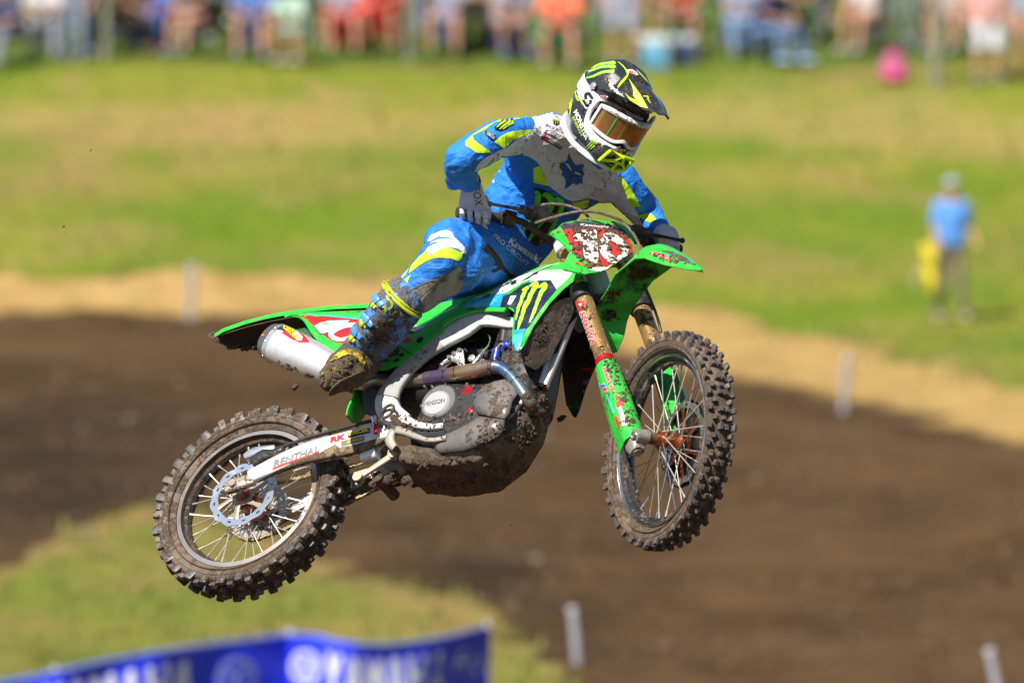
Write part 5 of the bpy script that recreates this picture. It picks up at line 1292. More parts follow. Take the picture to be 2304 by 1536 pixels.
# knee panel seams and pocket flap come as decals later
# boots
def frame3(d, ref):
    d = Vector(d).normalized(); r = Vector(ref); r = (r - d * r.dot(d)).normalized(); return d, r, d.cross(r)
TOPR = P(903, 676, 27.030); sh = (ANR - TOPR)
b = Blob()
b.cone((P(905, 674, 27.030), .0735), (P(880, 706, 27.040), .075), (P(852, 738, 27.060), .068), (P(822, 772, 27.080), .058), (P(805, 796, 27.080), .056))
b.cone((P(868, 690, 26.980), .045), (P(800, 778, 27.030), .04))
b.cone((P(925, 705, 27.020), .035), (P(850, 785, 27.050), .04))
bootR = b.build('boot', M_boot, rid, .005, 5, disp=lambda c, n: .004 * noise.noise(c * 30) + .002 * noise.noise(c * 90))
b = Blob(); b.multi([(P(812, 796, 27.070), .058), (P(790, 808, 27.040), .056), (P(805, 830, 27.040), .050), (P(832, 812, 27.080), .040)])
b.multi([(P(795, 810, 27.040), .056), (P(768, 828, 26.980), .053), (P(748, 850, 26.920), .044), (P(738, 864, 26.890), .022), (P(792, 846, 26.980), .040), (P(760, 862, 26.920), .030)])
ft = b.build('boot_foot', M_bootm, rid, .005, 4, disp=lambda c, n: .005 * noise.noise(c * 26) + .003 * noise.noise(c * 70)); ft.parent = bootR
ft.matrix_parent_inverse = Matrix(); 
b = Blob(); fa, fx_, fy_ = frame3(P(736, 862, 26.890) - P(812, 822, 27.030), (-.25, -.80, -.55)); so_c = P(772, 848, 26.945)
b.multi([(so_c + fx_ * .022 + fa * .055, (.045, .008, .038)), (so_c + fx_ * .026 - fa * .045, (.040, .008, .034)), (so_c + fx_ * .025, (.05, .008, .038))], (fa, fx_, fy_))
so_ = b.build('sole', mat('sole_muddy', (.05, .038, .028), .8, mud=.62, msc=60, mudcol=(.085, .055, .032), bump=.7, bsc=200), rid, .004, 2, disp=lambda c, n: .003 * noise.noise(c * 80)); so_.parent = bootR
# sole rand, collar, straps
def ringo(name, u, v, d, ax_, r, rr, m, par, sq=(1, 1)):
    a, x, y = frame3(ax_, (0, 1, 0)); c_ = P(u, v, d); bb = MB(); n = 40
    pts = [c_ + x * (math.cos(t) * r * sq[0]) + y * (math.sin(t) * r * sq[1]) for t in np.linspace(0, 2 * math.pi, n)]
    bb.tube(pts, rr, 10, ref=tuple(a)); o = bb.obj(name, m, None); o.data.transform(par.matrix_world.inverted()); o.parent = par; return o
ringo('collar', 904, 674, 27.03, sh, .073, (.007, .012), M_bl, bootR)
ringo('collar', 909, 668, 27.03, sh, .070, (.005, .007), M_bl, bootR)
ringo('ankle_band', 832, 762, 27.07, sh, .060, (.012, .006), M_boot, bootR, (1.0, 1.05))
# left boot hidden behind the engine
b = Blob(); b.cone((KNL.lerp(ANL, .3), .07), (ANL, .05)); b.multi([(ANL, .05), (ANL + RB @ Vector((.12, .02, -.03)), .035)]); bl_ = b.build('boot', M_boot, rid, .008, 4)

# gloves with fingers
def glove(wr_, ks, tips, thumb, palm):
    b = Blob()
    b.multi([(wr_, .034), (palm, .036)] + [(k, .0135) for k in ks])
    for k, t in zip(ks, tips):
        b.cone((k, .0100), (t[0], .0096), (t[1], .0094), (t[2], .0082))
    b.cone(*thumb)
    g = b.build('glove', M_glove, rid, .0026, 2, .4, disp=lambda c, n: .0012 * noise.noise(c * 60)); return g
ks = [P(1041, 466, 27.075), P(1058, 464, 27.068), P(1075, 466, 27.068), P(1092, 469, 27.078)]
tp = []
for k, (u, l) in zip(ks, ((1040, 494), (1057, 499), (1074, 502), (1091, 500))):
    tp.append((P(u, 479, 27.052), P(u + 1, l - 4, 27.075), P(u + 6, l + 1, 27.115)))
gl_R = glove(P(1061, 424, 27.06), ks, tp, ((P(1088, 450, 27.10), .017), (P(1098, 478, 27.15), .014), (P(1092, 504, 27.15), .012)), P(1066, 446, 27.085))
b = Blob(); b.cone((P(1086, 504, 27.10), .010), (P(1092, 520, 27.10), .011)); th_ = b.build('thumb_tip', M_glove, rid, .003, 2)
bw_ = MB(); bw_.tube([P(1057, 405, 27.04), P(1059, 412, 27.05)], .034, 20, ref=(0, 1, 0)); 
o = bw_.obj('cuff', mat('cuff_dark', (.01, .015, .05), .8), None); o.data.transform(rid.matrix_world.inverted()); o.parent = rid
ks = [P(1520, 538, 27.40), P(1510, 535, 27.38), P(1499, 533, 27.37), P(1487, 533, 27.36)]
tp = [(P(u, 551, 27.375), P(u - 2, 566, 27.40), P(u - 8, 571, 27.44)) for u in (1524, 1512, 1499, 1486)]
gl_L = glove(P(1492, 527, 27.45), ks, tp, ((P(1480, 540, 27.44), .016), (P(1476, 560, 27.46), .013), (P(1484, 570, 27.45), .012)), P(1502, 532, 27.43))

# ------------------------------------------------------------------ helmet
HR = Matrix(((0.394, 0.759, 0.519), (-0.769, 0.581, -0.267), (-0.504, -0.294, 0.812)))
hx = HR.col[0].normalized(); hy = (HR.col[1] - hx * HR.col[1].dot(hx)).normalized(); hz = hx.cross(hy)
HM = Matrix((hx, hy, hz)).transposed(); HO = P(1376, 246, 27.05)
helm = empty('helmet'); helm.parent = rid
helm.matrix_world = Matrix.Translation(HO) @ HM.to_4x4(); bpy.context.view_layer.update()
def h(x, y, z): return HO + HM @ Vector((x, y, z))
HAX = (hx, hy, hz)
M_hb = mat('helmet_black_carbon', (.022, .026, .034), .22, mud=.30, msc=34, coat=.5, film=.25, mudcol=(.12, .085, .055))
M_hw = mat('helmet_white', (.72, .74, .80), .3, mud=.22, msc=60, coat=.2, mudcol=(.13, .10, .075))
M_hl = mat('helmet_lime', (.55, .88, .01), .3, mud=.12, msc=50)
b = Blob()
b.multi([(h(-.015, 0, .035), (.132, .118, .125)), (h(-.02, 0, -.03), (.125, .112, .11))], HAX)
b.multi([(h(-.05, 0, -.06), (.08, .105, .06)), (h(.02, .0, -.09), (.07, .10, .045))], HAX)
b.multi([(h(.02, -.085, -.085), (.05, .022, .045)), (h(.13, -.045, -.10), (.03, .022, .036)), (h(.155, 0, -.10), (.026, .03, .034))], HAX)
b.multi([(h(.02, .085, -.085), (.05, .022, .045)), (h(.13, .045, -.10), (.03, .022, .036)), (h(.155, 0, -.10), (.026, .03, .034))], HAX)
cb = bmesh.new(); bmesh.ops.create_cube(cb, size=1); cm = bpy.data.meshes.new('c')
for v in cb.verts:
    v.co = h(.125 + v.co.x * .12, v.co.y * .20, .008 + v.co.z * (.098))
cb.to_mesh(cm); cb.free(); co = bpy.data.objects.new('c', cm); C.objects.link(co)
shell = b.build('shell', M_hb, helm, .004, 5, cut=co)
bpy.data.objects.remove(co)
def hobj(bb, name, m, par=helm, **k): return bb.obj(name, m, par, **k)
# everything below is in the helmet's own frame
def hsurf(x, z, y):  # goggles cylinder
    pass
def gog(a, z, r=.098): return Vector((.040 + r * math.cos(a), r * .98 * math.sin(a), z - .013))
A1 = math.radians(72)
def hgt(a):
    t = abs(a) / A1; top = .049 - .010 * t ** 3; bot = -.047 + .008 * t ** 2 + .016 * math.exp(-(a / .22) ** 2); return top, bot
out_, inn_ = [], []
N_ = 30
b = MB()
loop = []
for i in range(N_ + 1):
    a = -A1 + 2 * A1 * i / N_; loop.append((a, hgt(a)[0]))
for i in range(N_ + 1):
    a = A1 - 2 * A1 * i / N_; loop.append((a, hgt(a)[1]))
rings = []
for a, z in loop:
    t_, b_ = hgt(a); zc = (t_ + b_) / 2; s = 1 if z > zc else -1; e_ = abs(a) / A1
    inz = z - s * .010; ia = a * (.92 if e_ > .97 else 1)
    rings.append([gog(a * 1.0, z + s * .004, .098), gog(a, z + s * .002, .110), gog(ia, z - s * .003, .115), gog(ia, inz, .112), gog(ia, inz, .100)])
o_ = len(b.v); b.rings(rings, cap=False, closed=True); gfr = hobj(b, 'goggle_frame', M_hw, ang=40)
b = MB(); b.sheet([[gog(a * .93, hgt(a)[1] + .009 + (hgt(a)[0] - hgt(a)[1] - .018) * k / 6, .107) for k in range(7)] for a in np.linspace(-A1, A1, 29)], .002)
M_lens = bpy.data.materials.new('goggle_lens'); M_lens.use_nodes = True; nt = M_lens.node_tree; bs = nt.nodes['Principled BSDF']
tc = nt.nodes.new('ShaderNodeTexCoord'); nz = noisen(nt, 14, 3, .5, tc.outputs['Object'], .5)
nt.links.new(mix(nt, ramp(nt, nz, .35, .65), (.66, .27, .10), (.36, .22, .09)), bs.inputs['Base Color']); bs.inputs['Metallic'].default_value = .75; bs.inputs['Roughness'].default_value = .12
hobj(b, 'goggle_lens', M_lens, gfr)
# strap: band round the shell
def ell(x0, z0, ang, w_, k, r=(.1365, .1225, .1285), off=.002):
    return None
b = MB(); g = []
for t in np.linspace(math.radians(60), math.radians(300), 60):
    row = []
    for q in (-.021, -.0105, 0, .0105, .021):
        x = -.015 + .1345 * math.cos(t); y = .1215 * math.sin(t); z = .012 + .020 * (1 - math.cos(t)) * .5 + q
        k = math.sqrt(max(0, 1 - ((z - .035) / .130) ** 2)) if z > .035 else 1
        row.append(Vector((-.015 + (x + .015) * (k * .985 + .015), y * (k * .985 + .015), z)))
    g.append(row)
b.sheet(g, .0022)
strap = hobj(b, 'goggle_strap', M_hw)
# peak / visor
g = []
for i in range(15):
    t = i / 14; x = .030 + .208 * t; hw = .112 - .028 * t - .034 * t ** 3; zc = .126 + .012 * math.sin(t * 3.1) - .006 * t ** 2; dr = .075 * (1 - t) ** 1.1 + .016
    row = []
    for k in range(21):
        s = k / 10 - 1; ridge = .006 * math.exp(-(s / .22) ** 2) + .004 * math.exp(-((abs(s) - .55) / .12) ** 2)
        row.append(Vector((x - .035 * (s * s) * (1 - t * .2) + (.014 * (1 - s * s) if i == 14 else 0), s * hw, zc - dr * abs(s) ** 2.4 + ridge)))
    g.append(row)
b = MB(); b.sheet(g, .0028); peak = hobj(b, 'peak', M_hb, ang=60)
b = MB(); b.tube([r[0] for r in g], .0025, 6); b.tube([r[20] for r in g], .0025, 6); b.tube(g[14], .0025, 6); hobj(b, 'peak_edge', M_black, peak)
for s in (-1, 1):
    q = Vector((.014, s * .119, .052)); b = MB(); b.lathe([(.0125, 0), (.0125, .005), (.009, .008), (.0005, .008)], q, (0, s, .1), 18); hobj(b, 'peak_screw', M_alu, peak)
    b = MB(); b.tube([(.085, s * .098, .052), (.062, s * .112, .03), (.060, s * .110, -.030), (.085, s * .098, -.066), (.130, s * .062, -.080), (.160, 0, -.074)], [(.004, .009), (.005, .010), (.005, .010), (.006, .014), (.008, .016), (.008, .014)], 10, e=3, smooth=4); hobj(b, 'cheek_trim', M_hw)
    b = MB(); b.tube([(-.105, s * .055, -.085), (-.05, s * .102, -.108), (.03, s * .100, -.132), (.11, s * .06, -.138), (.150, 0, -.138)], [(.006, .009)] * 5, 10, e=3, smooth=4); hobj(b, 'lower_trim', M_hw)
b = MB(); b.tube([(-.11, 0, -.07), (-.09, .06, -.085), (-.03, .092, -.112), (.05, .085, -.125)], (.012, .02), 10, smooth=3); b.tube([(-.11, 0, -.07), (-.09, -.06, -.085), (-.03, -.092, -.112), (.05, -.085, -.125)], (.012, .02), 10, smooth=3); hobj(b, 'neck_roll', mat('neck_roll', (.22, .23, .25), .9))
# mouth vent
b = MB(); V_ = [(.176, -.048, -.075), (.188, 0, -.073), (.176, .048, -.075), (.160, .052, -.12), (.170, .0, -.135), (.160, -.052, -.12)]
b.tube([Vector(v) for v in V_ + [V_[0]]], .0065, 8); 
for k in (-1, 1): b.tube([Vector((.188, 0, -.073)), Vector((.180, k * .02, -.10)), Vector((.160, k * .052, -.12))], .005, 8)
b.tube([Vector((.180, -.02, -.10)), Vector((.180, .02, -.10))], .005, 8); b.tube([Vector((.180, 0, -.10)), Vector((.170, 0, -.135))], .005, 8)
hobj(b, 'mouth_vent', M_hl)
# ------------------------------------------------------------------ graphics: thin printed pieces laid on the surfaces
bpy.context.view_layer.update()
CR.update({'S': (1040, 580, 8.2286), 'M': (560, 690, 10.97), 'W': (620, 940, 8.2286), 'G2': (1320, 780, 6.4), 'Q': (1060, 460, 9.6)})
_bvh = {}
def bvh(objs):
    key = tuple(o.name for o in objs)
    if key not in _bvh:
        vs, fs = [], []
        for o in objs:
            n = len(vs); M = o.matrix_world
            vs += [M @ v.co for v in o.data.vertices]; fs += [tuple(i + n for i in p.vertices) for p in o.data.polygons]
        _bvh[key] = BVHTree.FromPolygons(vs, fs)
    return _bvh[key]
def lay(name, pts, tris, m, objs, parent, off=.001, step=5.0):
    """2-D triangles (photograph pixels) laid on a surface, refined so that they follow it"""
    bm = bmesh.new(); vs = [bm.verts.new((p[0], p[1], 0)) for p in pts]
    for t in tris:
        try: bm.faces.new([vs[i] for i in t])
        except ValueError: pass
    for _ in range(6):
        bmesh.ops.triangulate(bm, faces=bm.faces)
        le = [e for e in bm.edges if e.calc_length() > step]
        if not le: break
        bmesh.ops.subdivide_edges(bm, edges=le, cuts=1)
    bmesh.ops.triangulate(bm, faces=bm.faces)
    T = bvh(objs); inv = parent.matrix_world.inverted(); bad = []; O = Vector((0, 0, 0)); depth = {}
    for v in bm.verts:
        d = Vector(((v.co.x - 1152) / F, 1, -(v.co.y - 768) / F)).normalized()
        hit, n, i, ds = T.ray_cast(O, d)
        if hit is None: bad.append(v); continue
        if n.dot(d) > 0: n = -n
        k = max(.35, -n.dot(d)); depth[v] = ds
        v.co = hit - d * (off / k)
    jump = [f for f in bm.faces if all(v in depth for v in f.verts) and max(depth[v] for v in f.verts) - min(depth[v] for v in f.verts) > (.05 if name == 'lettering' else .03)]
    bmesh.ops.delete(bm, geom=jump, context='FACES_ONLY'); bmesh.ops.delete(bm, geom=bad, context='VERTS')
    loose = [v for v in bm.verts if not v.link_faces]; bmesh.ops.delete(bm, geom=loose, context='VERTS')
    me = bpy.data.meshes.new(name)
    for f in bm.faces:
        f.smooth = True
    bmesh.ops.recalc_face_normals(bm, faces=bm.faces)
    bm.normal_update()
    fl = [f for f in bm.faces if f.normal.dot(f.calc_center_median()) > 0]
    if len(fl) > len(bm.faces) / 2: bmesh.ops.reverse_faces(bm, faces=bm.faces)
    for v in bm.verts: v.co = inv @ v.co
    bm.to_mesh(me); bm.free()
    if not len(me.polygons): bpy.data.meshes.remove(me); return None
    return link(name, me, parent, m)
def poly(name, c, pts, m, objs, parent, rank=1, step=5.0):
    p = [Vector(q) for q in (K(c, pts) if c else pts)]
    r = delaunay_2d_cdt(p, [], [list(range(len(p)))], 1, 1e-4)
    return lay(name, [(v.x, v.y) for v in r[0]], [tuple(f) for f in r[2]], m, objs, parent, .0006 + .0007 * rank, step)
def stroke(name, c, paths, m, objs, parent, rank=1, jag=0, step=4.0):
    pts, tris = [], []; rr = random.Random(5)
    for path in paths:
        q = [Vector(p[:2]) for p in (K(c, path) if c else path)]; w = [p[2] / (CR[c][2] if c else 1) for p in path]
        Q, Wd = crom(q, [(x,) for x in w], 4); n = len(Q)
        for i in range(n):
            t = (Q[min(i + 1, n - 1)] - Q[max(i - 1, 0)]).normalized(); nn = Vector((-t.y, t.x)); o = len(pts)
            a, b_ = Wd[i][0] * (1 + jag * rr.uniform(-1, 1)), Wd[i][0] * (1 + jag * rr.uniform(-1, 1))
            pts += [tuple(Q[i] + nn * a), tuple(Q[i] - nn * b_)]
            if i: tris.append((o - 2, o - 1, o + 1, o))
    return lay(name, pts, tris, m, objs, parent, .0006 + .0007 * rank, step)
def textm(s, bold=0.0):
    cu = bpy.data.curves.new('t', 'FONT'); cu.body = s; cu.size = 1; cu.offset = bold; cu.resolution_u = 3
    o = bpy.data.objects.new('t', cu); C.objects.link(o); dg = bpy.context.evaluated_depsgraph_get(); dg.update()
    me = bpy.data.meshes.new_from_object(o.evaluated_get(dg)); v = [(q.co.x, q.co.y) for q in me.vertices]; f = [tuple(p.vertices) for p in me.polygons]
    bpy.data.objects.remove(o); bpy.data.curves.remove(cu); bpy.data.meshes.remove(me); return v, f
def text(s, c, p0, p1, hv, m, objs, parent, rank=2, bold=.02, shear=0, outline=None, name='lettering', ow=.035, step=4.0):
    """a word from p0 to p1 along its baseline, hv = the vector of a capital's height"""
    if c: x, y, k = CR[c]; p0 = (x + p0[0] / k, y + p0[1] / k); p1 = (x + p1[0] / k, y + p1[1] / k); hv = (hv[0] / k, hv[1] / k)
    v0, _ = textm(s, bold); x0, x1 = min(q[0] for q in v0), max(q[0] for q in v0); y1 = .70
    def put(v): return [(p0[0] + (p1[0] - p0[0]) * (q[0] - x0) / (x1 - x0) + hv[0] * q[1] / y1 + shear * (p1[0] - p0[0]) / (x1 - x0) * q[1], p0[1] + (p1[1] - p0[1]) * (q[0] - x0) / (x1 - x0) + hv[1] * q[1] / y1 + shear * (p1[1] - p0[1]) / (x1 - x0) * q[1]) for q in v]
    if outline:
        v, f = textm(s, bold + ow); lay(name, put(v), f, outline, objs, parent, .0006 + .0007 * (rank - 1), step)
    v, f = textm(s, bold); return lay(name, put(v), f, m, objs, parent, .0006 + .0007 * rank, step)
CLAW = [[(0, .16, .02), (.08, .10, .05), (.19, .03, .055), (.25, .10, .045), (.19, .20, .045), (.20, .40, .04), (.14, .60, .035), (.13, .78, .025), (.06, 1.0, .006)],
        [(.27, .12, .02), (.40, .04, .05), (.54, .0, .06), (.58, .08, .05), (.50, .2, .05), (.51, .45, .045), (.45, .65, .04), (.44, .85, .03), (.37, 1.08, .006)],
        [(.64, .12, .02), (.76, .05, .05), (.90, .02, .055), (.95, .11, .045), (.85, .22, .045), (.85, .44, .04), (.79, .62, .035), (.77, .78, .022), (.71, .94, .006)]]
def claw(c, O, X, Y, m, objs, parent, rank=3, outline=None, wd=1.0, name='claw_emblem'):
    k = (abs(X[0]) + abs(X[1]))
    pp = [[(O[0] + x * X[0] + y * Y[0], O[1] + x * X[1] + y * Y[1], w_ * math.hypot(*X) * wd) for x, y, w_ in s] for s in CLAW]
    if outline: stroke(name, c, [[(a, b, w_ * 1.5 + .4) for a, b, w_ in s] for s in pp], outline, objs, parent, rank - 1, .25)
    return stroke(name, c, pp, m, objs, parent, rank, .3)
def dm(name, col, rough=.4, mud=.15, msc=40, **k): return mat(name, col, rough, mud=mud, msc=msc, **k)
D_white = dm('print_white', (.74, .75, .79), .3, .10, 40, coat=.2); D_whitem = dm('print_white_muddy', (.66, .64, .58), .5, .22, 50, film=.3)
D_red = dm('print_red', (.68, .02, .022), .35, .08); D_redm = dm('print_red_muddy', (.66, .03, .03), .45, .25, 50)
D_navy = dm('print_navy', (.012, .020, .050), .25, .12, 30, coat=.3, film=.35, mudcol=(.06, .06, .07)); D_black = dm('print_black', (.008, .008, .010), .45, .1)
D_lime = dm('print_lime', (.50, .80, .02), .35, .06); D_claw = dm('print_claw', (.42, .72, .03), .35, .05); D_cg = dm('print_claw_edge', (.06, .55, .18), .35, .03); D_grn = dm('print_green', (.13, .72, .03), .5, .15)
D_blue = dm('print_blue', (.01, .16, .60), .35, .05); D_cyan = dm('print_cyan', (.02, .30, .58), .3, .08, coat=.3); D_cy2 = dm('print_sky', (.06, .50, .78), .3, .05)
D_yel = dm('print_yellow', (.78, .62, .01), .4, .12); D_grey = dm('print_grey', (.20, .20, .22), .5, .3, film=.4)
D_dirt = mat('dust_film', (.20, .145, .095), .9, mud=.5, msc=60, var=.3, mudcol=(.12, .08, .05))
# ---- jersey
J_ = [jer]
poly('jersey_panel', None, K('J', [(835, 92), (1020, 150), (1062, 190), (1072, 240), (1060, 298), (1000, 350), (880, 400), (780, 490), (730, 505), (640, 548), (560, 590), (490, 640), (450, 690), (420, 750), (500, 745), (600, 690), (700, 640), (790, 590), (900, 565), (1010, 590), (1090, 640), (1130, 690), (1180, 800), (1225, 905), (1400, 1040), (1480, 1075)]) +
     K('A', [(1040, 985), (1095, 1000), (1110, 1040), (1160, 1100), (1290, 1150), (1380, 1225), (1387, 1170), (1350, 1080), (1310, 1000), (1270, 940), (1235, 860), (1225, 770), (1100, 800), (960, 680), (900, 560), (865, 425), (700, 400)]), M_jw, J_, rid, 1)
for pp in ([(820, 95), (930, 115), (1030, 152), (850, 190), (825, 185), (760, 163), (690, 212), (640, 215), (530, 300), (400, 362), (412, 405), (470, 450), (590, 530), (617, 548), (450, 548), (325, 465), (325, 420), (420, 335), (560, 250), (690, 190), (780, 110)],
           [(635, 428), (700, 370), (780, 328), (840, 312), (940, 302), (1058, 298), (1000, 345), (900, 385), (830, 410), (785, 465), (740, 502), (690, 465)],
           [(1058, 715), (1125, 688), (1160, 770), (1228, 908), (1150, 890), (1060, 870)]):
    poly('jersey_panel', 'J', pp, M_jl, J_, rid, 2)
for pp in ([(928, 1010), (960, 1010), (1045, 990), (1030, 1040), (970, 1072), (945, 1040)], [(1225, 848), (1250, 850), (1290, 900), (1340, 980), (1367, 1035), (1310, 1045), (1285, 1000), (1262, 940)], [(1345, 1095), (1430, 1078), (1472, 1120), (1440, 1136), (1400, 1130)]):
    poly('jersey_panel', 'A', pp, M_jl, J_, rid, 2)
poly('jersey_panel', 'A', [(1040, 990), (1100, 1000), (1107, 1035), (1080, 1060), (1030, 1085), (975, 1072), (1030, 1042)], dm('jersey_blue_deep', (.006, .12, .42), .7, .1), J_, rid, 2)
poly('animal_emblem', 'A', [(910, 690), (898, 740), (855, 768), (849, 790), (870, 815), (862, 835), (882, 850), (890, 880), (883, 930), (940, 888), (960, 900), (985, 888), (1000, 896), (998, 850), (1010, 830), (1000, 800), (1011, 768), (985, 766), (955, 775), (925, 730)], dm('emblem_blue', (.008, .11, .42), .6, .25, folds=.4), J_, rid, 2)
stroke('emblem_eye', 'A', [[(885, 757, 2), (905, 775, 6), (925, 808, 3)], [(948, 818, 4), (970, 828, 7), (990, 836, 2)]], M_jw, J_, rid, 3)
poly('claw_patch', None, [(1201.5, 423), (1225.8, 427.5), (1242.5, 439), (1261, 446), (1267, 459), (1279, 477), (1266, 478), (1252, 496), (1245, 508), (1239, 527), (1226, 543), (1210, 554), (1194, 548), (1182, 551), (1177, 543), (1165, 527), (1171, 513), (1180, 504), (1192, 489), (1201, 474), (1202, 456), (1208, 447)], dm('patch_black', (.010, .009, .010), .6, .35, 60, mudcol=(.05, .03, .02)), J_, rid, 2)
stroke('claw_emblem', None, [[(1204, 430, 3), (1212, 440, 6), (1208, 460, 7), (1203, 480, 5.5), (1192, 502, 4.5), (1182, 512, 4), (1176, 524, 2.5), (1171, 530, .8)],
                             [(1222, 436, 4), (1238, 446, 8), (1240, 462, 8), (1228, 484, 6.5), (1214, 504, 5.5), (1204, 520, 5), (1194, 534, 4), (1186, 546, .8)],
                             [(1250, 446, 4), (1262, 456, 7), (1264, 470, 6), (1250, 496, 4), (1238, 522, 4.5), (1226, 534, 4), (1214, 546, .8)]], D_grn, J_, rid, 3, .2)
text('PRO CIRCUIT', 'Q', (470, 690), (1215, 1345), (55, -75), D_white, J_ + [pan], rid, 2, .0)
text('Kawasaki', 'Q', (800, 820), (1440, 1270), (85, -120), D_white, J_ + [pan], rid, 2, .03)
for q0, q1 in (((480, 430), (580, 470)), ((570, 500), (710, 555))): stroke('print_mark', 'Q', [[(*q0, 14), (*q1, 22)]], D_white, J_, rid, 2)
# letters on the back of the jersey
stroke('lettering', 'J', [[(600, 680, 10), (600, 720, 16), (570, 765, 16), (545, 775, 8)], [(598, 715, 10), (640, 735, 16), (695, 740, 14)], [(560, 765, 10), (600, 800, 16), (630, 870, 12)],
                          [(575, 870, 8), (560, 910, 12), (530, 945, 12), (505, 950, 6)], [(575, 872, 8), (555, 835, 12), (520, 828, 12), (490, 850, 6)]], D_white, J_, rid, 2)
poly('claw_patch', 'J', [(750, 162), (830, 178), (850, 205), (835, 240), (800, 250), (760, 290), (705, 312), (640, 295), (640, 262), (680, 230), (730, 190)], D_black, J_, rid, 3)
stroke('claw_emblem', 'J', [[(745, 180, 10), (755, 195, 12), (700, 235, 8), (660, 270, 3)], [(790, 185, 10), (800, 205, 13), (740, 250, 9), (690, 292, 3)], [(825, 200, 10), (835, 222, 11), (790, 245, 8), (730, 290, 3)]], D_lime, J_, rid, 4)
poly('sleeve_patch', 'J', [(540, 310), (600, 325), (655, 365), (640, 412), (600, 410), (560, 370), (532, 345)], D_black, J_, rid, 3); text('CIRCLE', 'J', (548, 345), (632, 400), (14, -22), D_white, J_, rid, 4, .01); text('LUCAS', 'J', (560, 325), (625, 360), (6, -12), D_white, J_, rid, 4, .0)
poly('claw_patch', 'J', [(1262, 178), (1300, 182), (1338, 205), (1335, 240), (1310, 250), (1270, 235)], D_black, J_, rid, 3); claw('J', (1265, 180), (68, 18), (-2, 55), D_lime, J_, rid, 4)
JS = (1200, 270, 20.48); CR['X'] = JS
text('RACE TECH', 'X', (560, 270), (1350, 640), (60, -100), D_black, J_, rid, 3, .0)
poly('sponsor_box', 'X', [(470, 580), (620, 455), (940, 510), (1450, 810), (1200, 945), (800, 715)], dm('sponsor_red', (.35, .01, .02), .6), J_, rid, 3); poly('sponsor_box', 'X', [(585, 585), (700, 500), (920, 545), (1380, 810), (1200, 895), (860, 695)], D_white, J_, rid, 4); text('ODI', 'X', (760, 650), (1200, 850), (60, -110), D_grey, J_, rid, 5, .0)
poly('sponsor_box', 'X', [(350, 810), (420, 760), (600, 770), (840, 930), (1350, 1250), (1260, 1390), (1000, 1230), (690, 1040), (470, 960), (370, 880)], D_black, J_, rid, 3)
poly('sponsor_box', 'X', [(390, 820), (440, 785), (590, 795), (720, 880), (640, 985), (480, 930), (400, 870)], D_red, J_, rid, 4); text('MAXIMA', 'X', (690, 985), (1250, 1320), (60, -80), D_white, J_, rid, 5, .0)
# ---- trousers
T_ = [pan]
poly('knee_panel', 'P', [(280, 560), (420, 505), (500, 498), (550, 530), (580, 590), (640, 640), (710, 710), (742, 805), (690, 800), (640, 745), (560, 722), (480, 730), (400, 750), (330, 790), (240, 820), (160, 870), (130, 860), (190, 790), (250, 700), (290, 640), (230, 640)], M_jw, T_, rid, 1)
stroke('knee_print', 'P', [[(250, 660, 6), (360, 605, 12), (470, 595, 10), (560, 610, 3)], [(210, 730, 6), (300, 670, 12), (400, 650, 3)]], M_pant, T_, rid, 2)
poly('knee_panel', None, K('P', [(250, 830), (330, 790), (400, 740), (470, 727), (560, 737), (685, 790), (680, 850), (640, 890), (600, 885), (540, 862), (430, 852), (330, 855), (230, 890), (120, 960), (0, 1050)]) + K('B', [(1680, 115), (1625, 215), (1530, 300), (1740, 60), (1800, 10)]), M_jl, T_, rid, 2)
poly('knee_panel', 'B', [(1675, 205), (1650, 250), (1640, 285), (1615, 310), (1535, 300), (1600, 262)], M_jl, T_, rid, 2)
poly('knee_leather', None, K('P', [(0, 1262), (190, 1178), (460, 1078), (640, 958), (680, 1010), (692, 1100), (690, 1200), (640, 1295), (560, 1360), (400, 1425)]) + K('B', [(1780, 520), (1755, 500), (1700, 400), (1640, 345)]), M_tan, T_, rid, 1)
stroke('knee_seam', 'P', [[(20, 1262, 5), (190, 1180, 7), (460, 1080, 6), (645, 960, 4)], [(100, 1360, 4), (300, 1200, 7), (470, 1090, 3)]], dm('seam_tan', (.26, .17, .11), .7), T_, rid, 3)
poly('waist_strap', 'P', [(945, 740), (1000, 676), (1032, 690), (1100, 770), (1180, 870), (1215, 950), (1300, 1055), (1390, 1100), (1300, 1115), (1200, 1010), (1130, 960), (1110, 900), (1070, 850)], dm('strap_black', (.006, .006, .008), .7, .02), T_ + J_, rid, 3)
poly('waist_strap', 'P', [(1060, 1030), (1180, 965), (1192, 1000), (1080, 1052)], dm('strap_black', (.006, .006, .008)), T_ + J_, rid, 3)
stroke('trouser_seam', 'P', [[(780, 560, 3), (880, 660, 4), (1000, 790, 4), (1150, 930, 4)], [(800, 660, 3), (900, 790, 4), (1080, 960, 4), (1150, 1010, 3)], [(560, 480, 2), (700, 560, 3), (800, 640, 2)]], dm('seam_blue', (.02, .30, .85), .6, .02), T_ + J_, rid, 2)
# gloves
text('FOX', 'J', (395, 935), (430, 1120), (85, -8), dm('glove_print', (.03, .03, .035), .6, .05), [gl_R], rid, 1, .0, step=2.0)
